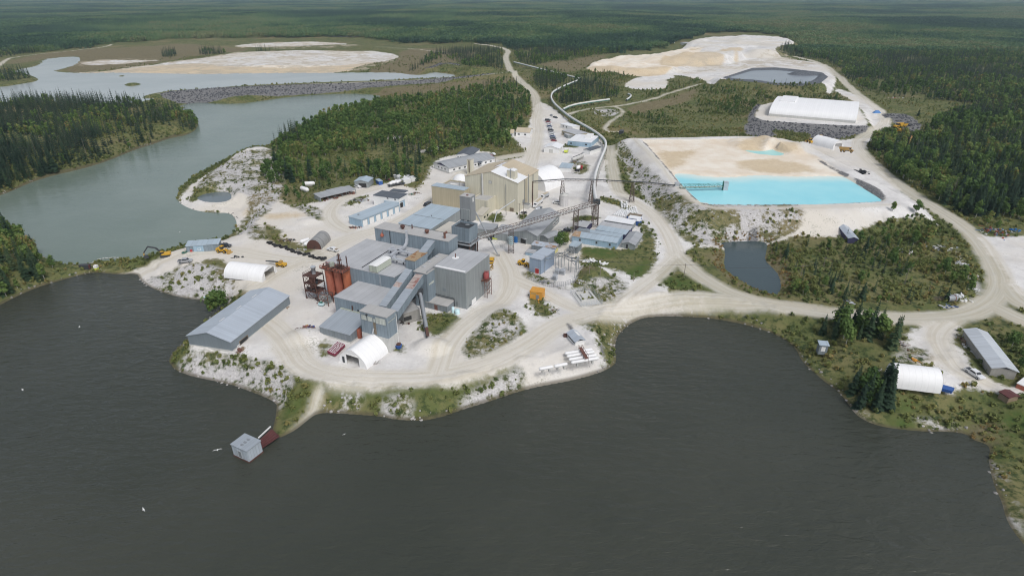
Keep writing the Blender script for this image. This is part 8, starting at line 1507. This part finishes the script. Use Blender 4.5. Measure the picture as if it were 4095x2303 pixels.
# single trees standing alone
for f, x, y, h, kind, lab in (('Z7', 990, 1030, 9.5, 'aspen', 'tall leafy tree between the warehouse and the beach'), ('Z7', 930, 1060, 7.5, 'aspen', 'shorter leafy tree leaning over the water by the warehouse'), ('Z7', 1075, 985, 7, 'aspen', 'bushy tree tight against the back of the warehouse'), ('Z5', 930, 930, 7.5, 'aspen', 'olive green tree between the half rusted shed and light blue building'), ('Z5', 1000, 900, 6.0, 'aspen', 'smaller olive tree beside the small open shed'), ('Y5', 890, 470, 12, 'spruce', 'tall lone dark spruce beside the sandy yard on the right'), ('Y5', 655, 380, 11, 'spruce', 'dark spruce standing among leafy trees under the haul road'), ('Y5', 225, 320, 8, 'spruce', 'spruce at the left end of the roadside tree row'), ('Y5', 430, 375, 8, 'aspen', 'pale birch with white stem in the roadside tree row'), ('Y5', 400, 280, 9, 'aspen', 'broad dark leafy tree in the roadside tree row'), ('Y5', 600, 330, 9.5, 'aspen', 'tall leafy tree in the middle of the roadside row'), ('Y5', 770, 370, 8.5, 'aspen', 'rounded leafy tree left of the tall lone spruce'), ('Y5', 860, 960, 9.5, 'spruce', 'dark spruce right against the end of the large tunnel shelter'), ('Y5', 540, 860, 8.5, 'spruce', 'dark spruce on the shore left of the tunnel shelter'), ('Y5', 640, 920, 8, 'aspen', 'leafy tree among the shore spruces'), ('Y5', 830, 1030, 6, 'spruce', 'small spruce below the tunnel shelter end'), ('Y4', 1310, 480, 9, 'aspen', 'bright green leafy tree at the top of the scrub field'), ('Y4', 1190, 470, 6, 'aspen', 'light green young tree next to the bright leafy tree'), ('Y4', 1180, 250, 7, 'aspen', 'yellow green tree on the pond slope edge'), ('Y4', 930, 250, 5, 'aspen', 'yellowish bushy tree on the pond slope edge'), ('A4', 1720, 1090, 10, 'aspen', 'big pale willow like tree in the right wood'), ('A4', 1400, 960, 7, 'spruce', 'single dark spruce in the marshy clearing'), ('Z2', 1790, 0, 9, 'spruce', 'dark spruce at the clearing above the office wing')):
    g_ = G(f, x, y); prs = SPR_P if kind == 'spruce' else BRD_P; t = thing(kind + '_tree', lab, 'tree', g_ - Vector((0, 0, .1)), rng.random() * 6); cm, tm_ = rng.choice(prs); t.scale = (h * 1.15, h * 1.15, h)
    for q, pn_ in ((tm_, 'trunk'), (cm, 'crown')): c = bpy.data.objects.new(pn_, q); COL.objects.link(c); c.parent = t
rest = ~solo
for ids, nm, lab in (((0, 1), 'island_forest', 'dense dark spruce wood covering the left islands'), ((2, 8, 11, 10), 'peninsula_forest', 'mixed green wood on the peninsula behind the works'), ((3, 4, 5, 6, 7, 12), 'right_forest', 'dense wood and scrub right of the haul road'), ((9,), 'forest_fringe', 'nearer fringe of the boreal forest beyond the works')):
    k = rest & np.isin(Zn, ids); scatter(nm, lab, np.stack([X[k], Y[k], Zz[k] - .15], -1), rotz[k], H[k], idx[k], C_TREES, 'forest')
# low undergrowth and shore shrubs near the camera
X, Y = jgrid(-330, 330, 70, 480, 1.3); Zz, land, st = terr(X, Y, True); cl = classes(X, Y, land, st)
veg = np.where(cl['sand'] > 0, 0, .62); veg = np.where(cl['mixed'] > 1, .17, veg); veg = np.where((cl['sand'] > -2) & (cl['sand'] < 1.2), .35, veg); ok = (land > .3) & (cl['road'] < -.6) & (cl['rock'] < 0) & (cl['cream'] < -2) & (sdf(BANKD, X, Y) < -.5) & (sdf(SPITP, X, Y) < -1) & (sdf(POND, X, Y) < -8) & (nr.random(len(X)) < veg * np.clip((fbm(X, Y, 12, 61, 3) - .33) * 4.5, .2, 1))
grs = sdf(GRASS[2], X, Y, 6) > 0; ok &= ~(grs & (nr.random(len(X)) < .9))
X, Y, Zz, LU_ = X[ok], Y[ok], Zz[ok], land[ok]; n = len(X); ks_ = np.where(((X > 60) & (Y > 110)) | (LU_ < 13), 1.3, 1.0); scatter('undergrowth', 'low scrub, weeds and shore bushes over the open ground', np.stack([X, Y, Zz - .1], -1), nr.uniform(0, 6.28, n), nr.uniform(.3, 1.35, n) ** 1.5 * ks_, 10 + nr.integers(0, 4, n), C_TREES, 'scrub')
X, Y = jgrid(-560, 620, 480, 1050, 3.4); Zz, land, st = terr(X, Y, True); cl = classes(X, Y, land, st); ok = (land > 1) & (st < -2) & (cl['sand'] < -1) & (cl['road'] < -1.5) & (cl['rock'] < -1) & ((cl['brown'] < 2) | (nr.random(len(X)) < .25)) & (nr.random(len(X)) < .75 * np.clip((fbm(X, Y, 30, 67, 3) - .32) * 4, .15, 1)) & (zone_of(X, Y) != 9)
X, Y, Zz = X[ok], Y[ok], Zz[ok]; n = len(X); scatter('far_scrub', 'scrub and saplings over the open ground beyond the works', np.stack([X, Y, Zz - .1], -1), nr.uniform(0, 6.28, n), nr.uniform(.6, 1.7, n) ** 1.5, 10 + nr.integers(0, 4, n), C_TREES, 'scrub')
# reeds round the small pond and in the corner of the right shore
C_REED = coll('reed_form', [broad(rng, 46, .5, .35, .35, .12, 5, False).mesh('rf', [FOL_R, BARK]) for k in range(3)])
X, Y = jgrid(60, 200, 60, 270, 1.3); s1 = sdf(BANKD, X, Y); s2 = sdf(BROWN[-3], X, Y); Zz, land, st = terr(X, Y, True); ok = (((s1 < -.3) & (s1 > -4.5) & (nr.random(len(X)) < .6)) | ((s2 > 0) & (nr.random(len(X)) < .5))) & (land > .2); k = sdf(ROADS[0][0], X, Y, 5) if False else None
cl = classes(X, Y, land, st); ok &= cl['road'] < -.5; X, Y, Zz = X[ok], Y[ok], Zz[ok]; n = len(X); scatter('reeds', 'tawny reeds fringing the small pond and the right shore corner', np.stack([X, Y, Zz - .05], -1), nr.uniform(0, 6.28, n), nr.uniform(.5, 1.3, n), nr.integers(0, 3, n), C_REED, 'reeds')
# far canopy: patches of many crowns
d0 = 33.0; X, Y = jgrid(-8600, 8600, 1100, 8900, d0, .3); k = (np.hypot(X, Y) < 8900); X, Y = X[k], Y[k]; near = Y < 2600
inF = sdf(FARP, X, Y, 30) > -2; Zz, land, st = terr(X, Y, True)
ok = inF & (land > 10); cl = classes(X[near], Y[near], land[near], st[near]); bad = np.zeros(len(X), bool); bad[near] = (cl['sand'] > -16) | (cl['road'] > -14) | (cl['brown'] > -8) | (st[near] > -25); ok &= ~bad; ok &= Y > 1128
X, Y, Zz = X[ok], Y[ok], Zz[ok]; mixv = fbm(X, Y * .55, 240, 17, 4) * .9 + fbm(X, Y * .6, 900, 18, 2) * .3 - .05 + nr.uniform(-.05, .05, len(X)); rk_ = np.clip(((mixv - .36) / .36 * 8).astype(int), 0, 7); n = len(X)
scatter('far_forest', 'endless boreal forest reaching to the horizon', np.stack([X, Y, Zz], -1), nr.integers(0, 4, n) * 1.5708, nr.uniform(.9, 1.12, n), rk_, C_PATCH, 'forest')

# ------------------------------------------------------------------ loose rock
def rockform(rn):
    t = TM(); bm_ = __import__('bmesh').new(); __import__('bmesh').ops.create_icosphere(bm_, subdivisions=1, radius=.5); k = 0
    for v in bm_.verts: v.co *= rn.uniform(.7, 1.25); v.co.z *= .7
    me_ = bpy.data.meshes.new('rock'); bm_.to_mesh(me_); bm_.free(); return me_
def rocks(mat): 
    L = []
    for k in range(4): m = rockform(rng); m.materials.append(mat); L.append(m)
    return L
C_RL = coll('pale_rock_form', rocks(MT['limestone'])); C_RG = coll('grey_rock_form', rocks(MT['rock'])); C_RD = coll('dark_rock_form', rocks(MT['rockdk']))
X, Y = jgrid(-330, 330, 60, 480, 1.25); Zz, land, st = terr(X, Y, True); cl = classes(X, Y, land, st); n3 = fbm(X, Y, 14, 71, 3)
k = ((land > -.6) & (land < 2.2) & (cl['road'] < -1) & (nr.random(len(X)) < .5 * np.clip((n3 - .4) * 5, 0, 1))) | ((cl['mixed'] > 0) & (cl['road'] < -.5) & (land > 0) & (nr.random(len(X)) < .10)); pale = (cl['mixed'] > -4) & (X < 110)
for kk, c, nm, lab in ((k & pale, C_RL, 'pale_rocks', 'pale limestone rubble along the works shore and embankments'), (k & ~pale, C_RG, 'shore_rocks', 'grey rocks scattered along the wooded shores')):
    n = int(kk.sum()); scatter(nm, lab, np.stack([X[kk], Y[kk], Zz[kk]], -1), nr.uniform(0, 6.28, n), nr.uniform(.3, 1.1, n) ** 1.4, nr.integers(0, 4, n), c, 'rocks')
X, Y = jgrid(-420, 420, 380, 1000, 2.6); Zz, land, st = terr(X, Y, True); k = np.zeros(len(X), bool)
for pl_ in ROCK: k |= sdf(pl_, X, Y, 6) > .3
k &= (nr.random(len(X)) < .75) & (land > 0); n = int(k.sum()); scatter('blasted_rock', 'dark blasted rock facing the dam and the shelter pad', np.stack([X[k], Y[k], Zz[k] + .1], -1), nr.uniform(0, 6.28, n), nr.uniform(.7, 2.4, n), nr.integers(0, 4, n), C_RD, 'rocks')

# ------------------------------------------------------------------ air
hz = MB().box(-13800, -1500, -30, 13800, 13800, 118).build('haze', bpy.data.materials.new('haze')); tag(hz, 'thin pale haze over the forest', 'haze', None, 'stuff'); hm = hz.data.materials[0]; hm.use_nodes = True; t_ = hm.node_tree; t_.nodes.clear(); pv = t_.nodes.new('ShaderNodeVolumePrincipled'); pv.inputs['Color'].default_value = (.66, .86, 1.0, 1); pv.inputs['Density'].default_value = 8.5e-5; pv.inputs['Anisotropy'].default_value = .2; oo = t_.nodes.new('ShaderNodeOutputMaterial'); t_.links.new(pv.outputs[0], oo.inputs['Volume'])
